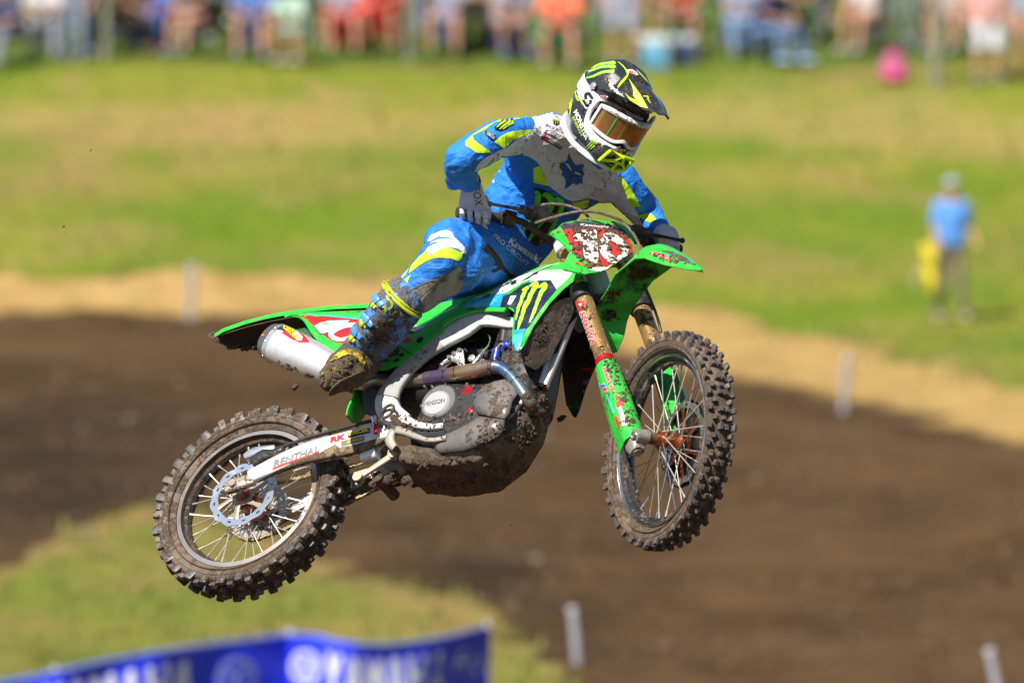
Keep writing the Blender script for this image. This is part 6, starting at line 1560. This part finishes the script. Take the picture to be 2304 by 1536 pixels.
# ---- helmet
HS = [o for o in helm.children_recursive if o.type == 'MESH']
HSk = [shell, peak, strap] + [o for o in HS if o.name.startswith(('goggle', 'cheek', 'lower'))]
def hs(c, paths, m, rank=1, jag=0, name='helmet_stripe'): return stroke(name, c, paths, m, HSk, helm, rank, jag, 3.0)
for a in ([[(738, 150, 5), (722, 160, 18), (640, 165, 10), (540, 185, 9), (470, 215, 8), (392, 232, 3)]], [[(740, 195, 5), (722, 205, 18), (650, 202, 11), (560, 215, 9), (480, 245, 8), (388, 278, 3)]], [[(722, 240, 5), (705, 262, 16), (640, 262, 10), (570, 278, 9), (480, 318, 8), (400, 336, 3)]]):
    hs('H', [[(x, y, w_ + 6) for x, y, w_ in a[0]]], D_cg, 1); hs('H', a, D_lime, 2, .2, 'claw_emblem')
hs('H', [[(400, 190, 3), (440, 180, 7), (500, 185, 3)], [(470, 135, 3), (540, 108, 6), (640, 92, 4)], [(770, 150, 3), (820, 190, 6), (868, 250, 8), (885, 300, 12)], [(885, 300, 8), (850, 345, 14), (800, 400, 13), (770, 445, 8)],
         [(985, 240, 3), (1040, 300, 7), (1095, 360, 9), (1130, 400, 5)], [(1060, 545, 4), (1110, 550, 9), (1120, 590, 8), (1150, 630, 4)]], D_lime, 2)
poly('helmet_wedge', 'H', [(888, 335), (925, 385), (965, 440), (1030, 530), (1075, 610), (1117, 686), (1040, 640), (985, 590), (945, 540), (945, 470), (920, 400)], dm('print_lime_pale', (.72, .86, .10), .3, .05), HSk, helm, 2)
poly('helmet_wedge', 'H', [(848, 505), (905, 560), (985, 592), (1040, 640), (1117, 686), (1040, 668), (960, 625), (905, 590)], D_lime, HSk, helm, 3)
hs('H', [[(258, 390, 4), (240, 470, 6), (228, 560, 7), (205, 690, 6), (170, 610, 5), (165, 580, 3)], [(250, 480, 3), (245, 560, 6), (222, 700, 7), (215, 770, 4)], [(265, 360, 3), (272, 440, 6), (290, 560, 7), (320, 600, 6)], [(300, 540, 3), (330, 580, 8), (365, 640, 8)]], D_lime, 2)
poly('strap_emblem', 'H', [(400, 500), (450, 500), (495, 578), (455, 580), (430, 538), (412, 540), (420, 582), (383, 580), (378, 530)], D_black, HSk, helm, 2); poly('strap_emblem', 'H', [(348, 588), (385, 590), (408, 635), (435, 635), (438, 588), (477, 590), (470, 642), (440, 676), (398, 670), (368, 620)], D_black, HSk, helm, 2)
text('MONSTER', 'H', (258, 728), (400, 1052), (40, -34), D_white, HSk, helm, 3, .03); text('ENERGY', 'H', (244, 795), (350, 1020), (22, -20), D_lime, HSk, helm, 3, .0)
claw('H', (470, 1040), (62, 48), (-72, 92), D_lime, HSk, helm, 3, D_cg)
text('apdesigns', 'H', (668, 430), (868, 622), (30, -34), D_white, HSk, helm, 3, .02); text('PRO CIRCUIT', 'H', (858, 665), (1105, 762), (10, -34), D_grey, HSk, helm, 3, .0)
poly('helmet_badge', 'H', [(868, 250), (890, 236), (940, 240), (985, 268), (1010, 300), (985, 306), (930, 292), (885, 275)], D_white, HSk, helm, 2); text('BELL', 'H', (892, 278), (962, 300), (14, -32), D_red, HSk, helm, 3, .03)
poly('helmet_badge', 'H', [(540, 525), (600, 530), (690, 585), (692, 615), (640, 605), (570, 570)], dm('badge_maroon', (.10, .01, .02), .4), HSk, helm, 2)
poly('side_plate', 'H', [(445, 362), (605, 366), (640, 420), (692, 520), (600, 512), (515, 495), (470, 430)], dm('gloss_black', (.03, .035, .045), .12, .05, coat=.8), [shell], helm, 1)
stroke('lens_stripe', 'H', [[(778, 772, 7), (710, 880, 9), (640, 990, 8)]], dm('stripe_green', (.02, .40, .06), .3, .0), HSk, helm, 2, 0, 3.0)
poly('strap_panel', 'H', [(392, 165), (380, 260), (398, 400), (440, 490), (500, 560), (585, 655), (520, 690), (470, 700), (395, 690), (340, 605), (290, 480), (262, 340), (272, 250), (320, 200)], M_hw, HSk, helm, 1)
stroke('eyeport_trim', 'H', [[(432, 430, 10), (455, 480, 20), (520, 540, 22), (620, 610, 22), (720, 655, 26), (830, 715, 24), (950, 775, 22), (1060, 815, 14)]], M_hw, HSk, helm, 1, 0, 3.0)
# ---- shroud, side cover
G_ = [shroud, side] + [o for o in moto.children if o.name.startswith(('side_cover_rim', 'side_cover_edge'))]
def bp_(name, c, pts, m, rank=1, objs=None): return poly(name, c, pts, m, objs or G_, moto, rank)
bp_('shroud_graphic', 'S', [(205, 745), (560, 610), (760, 490), (860, 440), (1130, 310), (1290, 260), (1320, 270), (1290, 330), (1060, 450), (900, 480), (1000, 480), (1280, 370), (1240, 455), (1180, 470), (980, 540), (820, 640), (500, 700), (300, 735)], D_white)
bp_('shroud_graphic', 'S', [(1240, 380), (1300, 330), (1400, 270), (1480, 235), (1850, 215), (2090, 215), (1960, 380), (1740, 580), (1640, 412), (1440, 420), (1330, 425), (1230, 455)], D_white)
bp_('shroud_graphic', 'S', [(580, 608), (760, 500), (870, 430), (960, 410), (1020, 402), (985, 480), (900, 515), (905, 470), (780, 520)], D_navy, 2)
bp_('shroud_graphic', 'S', [(1055, 450), (1180, 375), (1290, 300), (1330, 265), (1410, 230), (1395, 300), (1290, 332), (1180, 400)], D_navy, 2)
stroke('shroud_line', 'S', [[(860, 440, 4), (1100, 320, 5), (1300, 250, 4)], [(1400, 235, 4), (1560, 175, 5), (1720, 115, 3)]], D_navy, G_, moto, 2); stroke('shroud_line', 'S', [[(1300, 280, 4), (1560, 160, 6), (1800, 100, 3)], [(600, 600, 4), (850, 470, 6), (1150, 280, 4)]], D_white, G_, moto, 2)
bp_('shroud_graphic', 'S', [(0, 908), (90, 830), (205, 745), (500, 700), (720, 650), (700, 720), (560, 860), (480, 912), (300, 915)], D_cy2, 1)
bp_('shroud_graphic', 'S', [(560, 690), (830, 632), (850, 680), (820, 780), (720, 905), (480, 912), (560, 830), (600, 760)], D_cyan, 1)
bp_('shroud_graphic', 'S', [(760, 690), (1000, 650), (1230, 455), (1330, 425), (1440, 415), (1640, 412), (1745, 580), (1560, 800), (1410, 1000), (1290, 1200), (1180, 1320), (1000, 1380), (960, 1360), (972, 1180), (972, 1020), (940, 930), (860, 898), (700, 908)], D_navy, 2)
bp_('shroud_graphic', 'S', [(960, 1330), (1180, 1310), (1130, 1420), (1100, 1600), (1040, 1720), (960, 1700), (935, 1500)], D_cyan, 3)
bp_('shroud_graphic', 'S', [(940, 1430), (1130, 1400), (1090, 1600), (1040, 1720), (960, 1700), (932, 1560)], D_cy2, 4)
bp_('shroud_vent', 'S', [(770, 685), (900, 610), (1100, 455), (1290, 385), (1230, 455), (1120, 590), (1000, 650), (900, 668)], dm('vent_green', (.02, .36, .03), .35), 3)
bp_('shroud_vent', 'S', [(880, 665), (1000, 585), (1100, 500), (1225, 455), (1180, 520), (1100, 600), (1000, 645)], D_black, 4)
bp_('shroud_vent', 'S', [(365, 740), (400, 690), (480, 655), (525, 660), (500, 700), (430, 745)], dm('vent_green', (.02, .36, .03)), 4)
bp_('small_sticker', 'S', [(895, 705), (1005, 695), (900, 865), (835, 858)], D_white, 4); stroke('small_sticker', 'S', [[(915, 730, 8), (905, 770, 8)], [(950, 720, 6), (940, 770, 6)], [(880, 810, 8), (885, 840, 8)]], D_redm, G_, moto, 5)
CS = [[(1105, 600, 4), (1150, 575, 18), (1215, 545, 22), (1180, 590, 22), (1150, 640, 24), (1110, 730, 26), (1085, 820, 24), (1050, 900, 24), (1020, 1000, 18), (985, 1150, 4)],
      [(1240, 530, 6), (1320, 490, 28), (1380, 475, 34), (1370, 520, 34), (1310, 600, 34), (1260, 700, 32), (1220, 800, 34), (1150, 920, 32), (1120, 1040, 26), (1070, 1180, 24), (1025, 1330, 4)],
      [(1400, 545, 6), (1470, 520, 26), (1530, 490, 32), (1530, 550, 32), (1470, 630, 30), (1430, 720, 28), (1390, 830, 28), (1350, 940, 26), (1300, 1060, 22), (1245, 1195, 4)]]
stroke('claw_emblem', 'S', [[(x, y, w_ + 9) for x, y, w_ in s] for s in CS], D_cg, G_, moto, 4, .2); stroke('claw_emblem', 'S', CS, dm('claw_yellow', (.60, .80, .02), .35, .03), G_, moto, 5, .2)
bp_('number_panel', 'B', [(770, 535), (870, 538), (1250, 572), (1235, 640), (1190, 680), (1180, 735), (1110, 762), (1060, 752), (1010, 732), (955, 690), (880, 620), (820, 565)], D_red, 1)
bp_('number_digit', 'B', [(890, 622), (930, 600), (1010, 578), (1178, 577), (1130, 610), (1080, 640), (1010, 672), (942, 684)], D_white, 3); bp_('number_digit', 'B', [(882, 620), (930, 594), (1010, 571), (1192, 572), (1140, 612), (1085, 646), (1012, 679), (938, 691)], D_black, 2)
stroke('number_digit', 'B', [[(1225, 612, 22), (1140, 620, 24), (1060, 650, 26), (1022, 690, 24), (1050, 722, 22), (1110, 735, 18), (1180, 712, 16)]], D_black, G_, moto, 2); stroke('number_digit', 'B', [[(1225, 612, 17), (1140, 620, 19), (1060, 650, 21), (1024, 690, 20), (1050, 720, 18), (1110, 733, 14), (1180, 712, 12)]], D_white, G_, moto, 3)
stroke('panel_line', 'B', [[(830, 532, 3), (1000, 540, 5), (1250, 564, 5)]], D_cy2, G_, moto, 3)
for c_, m_ in (((915, 540), D_grn), ((975, 602), D_grn)): bp_('fastener', 'B', [(c_[0] + 30 * math.cos(t), c_[1] + 7 * math.sin(t)) for t in np.linspace(0, 6.28, 13)[:-1]], m_, 5)
text('Kawasaki', 'B', (1118, 510), (1330, 505), (4, -16), D_grey, G_ + [seat], moto, 2, .03)
bp_('white_sticker', 'B', [(1600, 655), (1650, 613), (1792, 625), (1705, 670)], D_white, 1); text('FXR', 'B', (1610, 655), (1715, 645), (6, -24), D_red, G_, moto, 2, .03); bp_('black_sticker', 'B', [(1560, 668), (1610, 640), (1705, 672), (1620, 690)], D_black, 2)
bp_('oval_sticker', 'B', [(1636 + 46 * math.cos(t), 737 + 23 * math.sin(t)) for t in np.linspace(0, 6.28, 21)[:-1]], D_red, 1); text('twin', 'B', (1608, 742), (1664, 742), (0, -12), D_grey, G_, moto, 2, .0)
for x, y, a, b2 in ((1745, 735, 28, 24), (1557, 899, 24, 14), (1595, 857, 22, 13)): bp_('cover_hole', 'B', [(x + a * math.cos(t), y + b2 * math.sin(t) - .35 * a * math.cos(t)) for t in np.linspace(0, 6.28, 17)[:-1]], D_black, 2)
bp_('cover_slot', 'B', [(1368, 862), (1420, 872), (1515, 905), (1450, 912), (1385, 900)], D_black, 2); stroke('cover_seam', 'B', [[(1530, 740, 3), (1600, 800, 3), (1690, 862, 3)]], D_black, G_, moto, 2)
bp_('dark_sticker', 'B', [(1440, 800), (1530, 770), (1580, 800), (1570, 860), (1500, 870), (1420, 850)], dm('sticker_dark', (.05, .05, .025), .5, .5), 1); text('MOTUL', 'B', (1480, 800), (1560, 812), (2, -16), D_yel, G_, moto, 3, .0)
# green edge of the side cover lower hem + left shroud stickers
LS = [o for o in moto.children if o.name.startswith('radiator_shroud')]
bp_('inner_sticker', 'G', [(245, 680), (290, 690), (350, 668), (362, 700), (330, 745), (300, 705), (250, 705)], D_redm, 1, LS); bp_('inner_sticker', 'G', [(312 + 52 * math.cos(t), 805 + 30 * math.sin(t)) for t in np.linspace(0, 6.28, 19)[:-1]], D_grey, 1, LS); text('VP', 'G', (255, 905), (350, 915), (0, -36), D_yel, LS, moto, 1, .04)
# ---- number plate
N_ = [NPL]
bp_('plate_band', 'N', [(235, 222), (330, 160), (560, 165), (880, 210), (1010, 218), (1120, 290), (1190, 370), (1060, 330), (900, 292), (780, 255), (540, 268), (280, 276)], dm('band_navy', (.03, .035, .08), .5, .45), 1, N_)
bp_('plate_field', 'N', [(272, 280), (370, 268), (540, 268), (780, 255), (900, 292), (1060, 330), (1180, 400), (1225, 480), (1240, 600), (1040, 705), (890, 775), (700, 780), (560, 690), (470, 640), (390, 572), (410, 520), (330, 400)], D_redm, 1, N_)
bp_('plate_digit', 'N', [(420, 375), (520, 290), (742, 278), (752, 440), (765, 600), (780, 730), (740, 742), (600, 685), (568, 640), (556, 560), (556, 440), (440, 435)], D_whitem, 3, N_); bp_('plate_digit', 'N', [(408, 372), (516, 282), (752, 268), (764, 440), (776, 600), (792, 738), (740, 754), (592, 690), (558, 645), (546, 560), (546, 448), (430, 444)], D_black, 2, N_)
stroke('plate_digit', 'N', [[(850, 400, 62), (930, 375, 55), (1040, 430, 52), (1125, 530, 50), (1120, 620, 45), (1020, 690, 45), (920, 665, 55), (850, 570, 62), (835, 470, 62), (850, 400, 62)]], D_whitem, N_, moto, 3)
stroke('plate_digit', 'N', [[(850, 400, 72), (930, 375, 65), (1040, 430, 62), (1125, 530, 60), (1120, 620, 55), (1020, 690, 52), (920, 665, 65), (850, 570, 72), (835, 470, 72), (850, 400, 72)]], D_black, N_, moto, 2)
text('Kawasaki', 'N', (520, 225), (900, 262), (6, -34), D_whitem, N_, moto, 3, .02); text('MAXXIS', 'N', (450, 745), (640, 800), (10, -28), D_redm, N_, moto, 3, .02); bp_('plate_foot', 'N', [(600, 770), (700, 800), (890, 790), (960, 750), (860, 850), (760, 850), (640, 830)], D_whitem, 2, N_)
# ---- fork, fender
FK = [FKR, GDR]
text('SHOWA', 'G', (234, 232), (330, 500), (40, -14), D_red, FK, moto, 3, .03, outline=D_white, ow=.05); bp_('fork_badge', 'G', [(196, 140), (275, 134), (268, 180), (240, 212), (222, 200)], D_red, 2, FK); bp_('fork_badge', 'G', [(222, 158), (255, 152), (240, 180)], D_white, 3, FK)
text('matrix', 'G2', (225, 300), (360, 670), (60, -22), dm('guard_red', (.75, .10, .10), .4, .15), FK, moto, 3, .04, outline=D_white, ow=.02); bp_('guard_square', 'G2', [(400, 700), (455, 695), (470, 745), (425, 755)], D_redm, 2, FK); bp_('guard_arrow', 'G2', [(420, 800), (490, 740), (550, 830), (500, 850), (430, 890)], D_redm, 2, FK)
bp_('guard_label', 'G2', [(435, 870), (495, 850), (590, 1120), (520, 1140)], D_white, 2, FK); text('TECH', 'G2', (455, 880), (545, 1120), (42, -14), D_grey, FK, moto, 3, .02)
text('J', 'G2', (196, 525), (222, 585), (50, -20), D_blue, FK, moto, 3, .06, outline=D_white); text('E', 'G2', (226, 600), (250, 668), (50, -20), D_red, FK, moto, 3, .06, outline=D_white)
stroke('guard_line', 'G2', [[(288, 690, 8), (340, 820, 10), (395, 960, 8)]], D_cy2, FK, moto, 2); bp_('guard_badge', 'G2', [(400, 1000), (425, 990), (470, 1080), (478, 1150), (455, 1180), (420, 1100)], D_redm, 2, FK)
FE = [FFR]
text('PRO CIRCUIT', None, K('N', [(822, 925)])[0], K('N', [(1330, 600)])[0], (2, -9), D_white, FE, moto, 3, .03, outline=D_black, ow=.05)
bp_('fender_badge', 'N', [(1445, 590), (1520, 580), (1640, 610), (1740, 660), (1790, 700), (1720, 700), (1600, 660), (1500, 620)], D_redm, 2, FE); text('MAXXIS', 'N', (1490, 612), (1720, 690), (8, -26), D_whitem, FE, moto, 3, .02)
bp_('fender_graphic', 'N', [(1600, 560), (1760, 572), (1960, 660), (2090, 760), (2060, 762), (1900, 700), (1760, 620)], dm('fender_print', (.10, .13, .16), .5, .5), 1, FE)
# ---- swingarm, muffler, covers
W_ = [SW]
text('RENTHAL', 'W', (-40, 905), (800, 610), (-6, -112), D_grey, W_, moto, 3, .02, shear=.2); stroke('swingarm_print', 'W', [[(-60, 940, 10), (300, 800, 16), (800, 630, 8)]], D_redm, W_, moto, 2); text('RK', 'W', (1010, 450), (1290, 375), (10, -90), D_red, W_, moto, 3, .05)
bp_('sticker', 'W', [(1335, 290), (1740, 180), (1745, 265), (1340, 370)], D_black, 2, W_); text('EXCEL', 'W', (1350, 325), (1730, 235), (10, -60), D_yel, W_, moto, 3, .05); bp_('sticker', 'W', [(1210, 430), (1635, 325), (1640, 410), (1215, 520)], dm('sticker_olive', (.14, .13, .05), .6, .3), 2, W_); text('DUNLOP', 'W', (1330, 465), (1620, 395), (10, -45), D_yel, W_, moto, 3, .02)
bp_('swingarm_dust', 'W', [(-420, 1240), (0, 985), (200, 880), (420, 760), (800, 650), (1100, 480), (1180, 540), (1500, 480), (1800, 400), (2050, 330), (2160, 520), (2000, 720), (1500, 900), (800, 1100), (0, 1350), (-400, 1450)], D_dirt, 1, W_)
MU = [MUF]
bp_('muffler_badge', 'M', [(790, 420), (920, 370), (1130, 470), (1290, 600), (1500, 870), (1230, 878), (1000, 770), (800, 630), (900, 600)], D_red, 1, MU); bp_('muffler_badge', 'M', [(660, 550), (790, 425), (905, 590), (880, 610), (800, 560)], D_navy, 2, MU); bp_('muffler_badge', 'M', [(1060, 640), (1200, 610), (1330, 740), (1300, 830), (1180, 830)], D_white, 2, MU)
text('PRO', 'M', (865, 480), (1180, 625), (40, -75), D_yel, MU, moto, 4, .05, outline=D_black, ow=.03); text('CIRCUIT', 'M', (830, 500), (1200, 840), (55, -80), D_yel, MU, moto, 4, .04, outline=D_black, ow=.03)
EC = [o for o in MUF.children if o.name.startswith('end_cap')] + [MUF]
bp_('cap_badge', 'M', [(320, 520), (500, 450), (400, 630), (270, 630)], D_red, 2, EC); stroke('cap_badge', 'M', [[(255, 692, 8), (370, 690, 8)]], D_yel, EC, moto, 3)
CF = [o for o in moto.children if o.name.startswith('clutch_cover_face')]
text('HINSON', 'C', (585, 885), (725, 855), (-2, -30), D_grey, CF, moto, 1, .02)
DT = [o for o in moto.children if o.name.startswith('down_tube')]
bp_('tube_graphic', 'C', [(1590, 250), (1650, 250), (1540, 360), (1490, 520), (1400, 560), (1440, 420)], D_navy, 1, DT)
# ---- boot: raised strokes and buckles
BT = [bootR]
for s_ in ([(870, 330, 9), (885, 370, 14), (925, 410, 15), (928, 455, 15), (890, 492, 8)], [(800, 400, 12), (822, 415, 12), (812, 450, 14), (850, 470, 14), (858, 505, 14), (843, 545, 8)], [(962, 318, 8), (985, 350, 12), (1010, 400, 12), (1042, 462, 8)], [(935, 562, 10), (955, 525, 12), (1000, 520, 9)], [(880, 625, 9), (940, 600, 10)]):
    stroke('boot_piping', 'T', [s_], M_bl, BT, bootR, 4)
M_bk = mat('buckle_blue', (.06, .26, .62), .4, mud=.3, msc=50)
def buckle(x, y, l, w_, m):
    u, v = K('T', [(x, y)])[0]; d = Vector(((u - 1152) / F, 1, -(v - 768) / F)).normalized(); hit, n_, i, ds = bvh(BT).ray_cast(Vector((0, 0, 0)), d)
    if hit is None: return
    if n_.dot(d) > 0: n_ = -n_
    a = sh.normalized(); X_ = a.cross(n_).normalized(); Y_ = n_.cross(X_); bb = MB(); bb.box(hit, l, w_, .012, X_, Y_, n_, bev=.3); bb.box(hit + n_ * .007, l * .4, w_ * 1.25, .008, X_, Y_, n_, bev=.3)
    o = bb.obj('buckle', m, None); o.data.transform(bootR.matrix_world.inverted()); o.parent = bootR
for x, y, l in ((760, 385, .062), (640, 610, .062), (520, 760, .055)): buckle(x, y, l, .018, M_bk)
for x, y, l in ((728, 450, .03), (600, 655, .035), (470, 830, .03)): buckle(x, y, l, .014, M_bl)
stroke('boot_rand', 'T', [[(225, 1085, 8), (270, 1045, 24), (340, 1005, 34), (410, 975, 34), (480, 985, 30), (540, 1025, 30), (590, 1075, 34), (600, 1120, 20), (590, 1150, 8)]], mat('rand_yellow', (.50, .36, .02), .6, mud=.50, msc=60, mudcol=(.10, .07, .03)), [ft, so_], bootR, 5, .12)
# ------------------------------------------------------------------ lumps of mud
def lumps(name, objs, parent, regions, seed=1, m=None):
    T = bvh(objs); r = random.Random(seed); b = MB(); O = Vector((0, 0, 0)); inv = parent.matrix_world.inverted()
    for c, pl, n, s0, s1 in regions:
        pp = K(c, pl) if c else pl
        xs = [p[0] for p in pp]; ys = [p[1] for p in pp]
        def ins(x, y):
            k = False; j = len(pp) - 1
            for i in range(len(pp)):
                if (pp[i][1] > y) != (pp[j][1] > y) and x < (pp[j][0] - pp[i][0]) * (y - pp[i][1]) / (pp[j][1] - pp[i][1]) + pp[i][0]: k = not k
                j = i
            return k
        cnt = tries = 0; cents = []
        while cnt < n and tries < n * 12:
            tries += 1
            if cents and r.random() < .6: q = r.choice(cents); x, y = q[0] + r.gauss(0, 7), q[1] + r.gauss(0, 5)
            else: x, y = r.uniform(min(xs), max(xs)), r.uniform(min(ys), max(ys)); cents.append((x, y)) if ins(x, y) else None
            if not ins(x, y): continue
            d = Vector(((x - 1152) / F, 1, -(y - 768) / F)).normalized(); hit, nn, i, ds = T.ray_cast(O, d)
            if hit is None: continue
            if nn.dot(d) > 0: nn = -nn
            s = s0 + (s1 - s0) * r.random() ** 2.2; t = nn.orthogonal().normalized(); t = (Matrix.Rotation(r.uniform(0, 6.28), 3, nn) @ t); u = nn.cross(t)
            b.ball(inv @ (hit + nn * s * .15), (s * r.uniform(.8, 1.5), s * r.uniform(.6, 1.1), s * r.uniform(.35, .75)), 7, 5, axes=[inv.to_3x3() @ q for q in (t, u, nn)], jit=.45, seed=cnt * 1.37 + seed)
            cnt += 1
    o = b.obj(name, m or M_mud, parent, ang=80); o['kind'] = 'stuff'; return o
ALLB = [o for o in moto.children_recursive if o.type == 'MESH' and len(o.data.polygons)]
M_mudw = mat('mud_wet', (.062, .040, .026), .85, var=.5, bump=1.0, bsc=160)
lumps('caked_mud', ALLB, moto, [
    ('N', [(240, 200), (560, 165), (1000, 230), (1190, 380), (1240, 600), (900, 800), (620, 800), (400, 620), (400, 500)], 420, .0010, .0085),
    ('G', [(250, 160), (330, 150), (440, 480), (520, 560), (700, 1150), (560, 1150), (420, 600)], 110, .0014, .006), ('G', [(440, 545), (560, 600), (640, 800), (740, 1130), (640, 1160), (520, 860), (430, 640)], 240, .0012, .0062),
    ('N', [(1400, 600), (1700, 620), (2100, 760), (1700, 730)], 110, .001, .0055), ('G', [(330, 40), (420, 0), (600, 60), (560, 300), (420, 300)], 60, .002, .008), ('G', [(700, 120), (800, 130), (850, 400), (780, 420)], 60, .0015, .007),
    ('B', [(500, 880), (560, 880), (900, 1030), (880, 1050), (560, 930)], 60, .002, .006),
    ('Q', [(560, 60), (900, -20), (1400, 80), (1500, 280), (1380, 330), (1100, 300), (560, 220)], 150, .0015, .0055),
    ('C', [(960, 960), (1140, 960), (1100, 1110), (940, 1160)], 110, .0015, .006), ('C', [(980, 760), (1150, 720), (1200, 860), (1050, 850)], 70, .0012, .004),
    ('C', [(1190, 860), (1420, 660), (1440, 900), (1330, 1150), (1150, 1300), (1130, 1050)], 200, .002, .010), ('C', [(420, 1230), (1130, 1200), (1200, 1330), (1000, 1420), (650, 1440), (450, 1380)], 170, .002, .010),
    ('C', [(380, 940), (480, 930), (760, 940), (760, 1000), (500, 1080), (400, 1020)], 110, .0015, .006), ('C', [(120, 1320), (420, 1320), (460, 1440), (150, 1440)], 60, .002, .008),
    ('W', [(1760, 100), (2100, 60), (2200, 330), (2000, 330)], 30, .001, .005),
    ('C', [(1230, 560), (1330, 400), (1420, 300), (1440, 420), (1330, 600)], 60, .001, .004)], 3)
# ragged fringe of mud hanging from the tail, fender, skid plate
def fringe(name, c, line, n, s0, s1, depth_pts, parent, m, seed):
    r = random.Random(seed); b = MB(); inv = parent.matrix_world.inverted()
    L = K(c, line) if c else line
    for k in range(n):
        t = r.random() * (len(L) - 1); i = int(t); f = t - i; u = L[i][0] * (1 - f) + L[i + 1][0] * f + r.gauss(0, 2); v = L[i][1] * (1 - f) + L[i + 1][1] * f + r.gauss(0, 2)
        d = depth_pts[0] * (1 - t / (len(L) - 1)) + depth_pts[1] * t / (len(L) - 1)
        s = r.uniform(s0, s1); b.ball(inv @ P(u, v, d), (s * 1.4, s, s * r.uniform(.7, 1.3)), 7, 5, jit=.45, seed=k + seed)
    o = b.obj(name, m, parent, ang=80); o['kind'] = 'stuff'
dS = bw(unp(900, 1085, .06)).y; dE = bw(unp(1160, 1050, .04)).y
fringe('hanging_mud', None, [(905, 1078), (960, 1084), (1000, 1092), (1060, 1092), (1090, 1074), (1130, 1056), (1165, 1024)], 170, .004, .014, (dS, dE), moto, M_mudw, 4)
fringe('hanging_mud', 'B', [(60, 680), (75, 725), (200, 780), (330, 810), (450, 800)], 70, .002, .006, (bw(unp(480, 755, 0)).y, bw(unp(585, 782, .05)).y), moto, M_mud, 8)
ft_ = [bootR, ft]
lumps('caked_mud', ft_, bootR, [('T', [(520, 830), (700, 700), (900, 560), (1150, 380), (1230, 480), (900, 860), (690, 980), (640, 900)], 240, .0010, .0055), ('T', [(80, 1180), (300, 1080), (520, 960), (560, 1050), (300, 1400), (120, 1380), (70, 1300)], 120, .0015, .008)], 6)
lumps('caked_mud', [gl_R], rid, [(None, [(1034, 472), (1100, 476), (1102, 506), (1036, 498)], 90, .0007, .0024)], 12)
lumps('caked_mud', J_, rid, [('A', [(560, 560), (700, 560), (1000, 900), (1300, 1050), (1050, 1000), (800, 800)], 90, .0006, .0028)], 14)
lumps('caked_mud', HSk, helm, [('H', [(900, 400), (960, 380), (1080, 400), (1180, 560), (1250, 680), (1160, 720), (1050, 560)], 90, .001, .0045), ('H', [(830, 420), (900, 430), (900, 510), (850, 500)], 25, .001, .004), ('H', [(480, 1100), (560, 1080), (580, 1180), (500, 1180)], 30, .001, .005), ('H', [(700, 1160), (860, 1120), (840, 1260), (720, 1290)], 110, .0015, .009), ('H', [(830, 270), (1000, 280), (1060, 420), (960, 420)], 30, .001, .003)], 9)
# clods in the air
for i, (u, v, r_, lab) in enumerate([(664, 869, .012, 'large dark clod of mud flying just left of the rider\'s boot'), (1222, 957, .007, 'dark lump of mud falling just right of the header pipe end'), (1263, 941, .010, 'ragged dark lump of mud falling below the left radiator shroud'),
        (143, 510, .0035, 'tiny dark speck of mud in the air far left against the grass'), (204, 338, .003, 'tiny dark speck of mud in the air at upper left'), (790, 1095, .003, 'tiny speck of mud right of the rear tyre'),
        (1150, 1180, .0030, 'tiny speck of mud falling below the skid plate'), (1210, 1320, .0035, 'tiny speck of mud low down between the two wheels'), (560, 1345, .0025, 'tiny speck of mud under the rear tyre')]):
    b = MB(); b.ball((0, 0, 0), (r_ * 1.3, r_, r_ * .7), 9, 7, jit=.5, seed=i * 2.2 + 1, axes=(Vector((.8, 0, .6)), Vector((0, 1, 0)), Vector((-.6, 0, .8))))
    o = b.obj('mud_clod', M_mudw, None); o.location = P(u, v, 26.9 + .05 * (i % 5)); tag(o, lab, 'mud clod', 'mud flying off the bike')
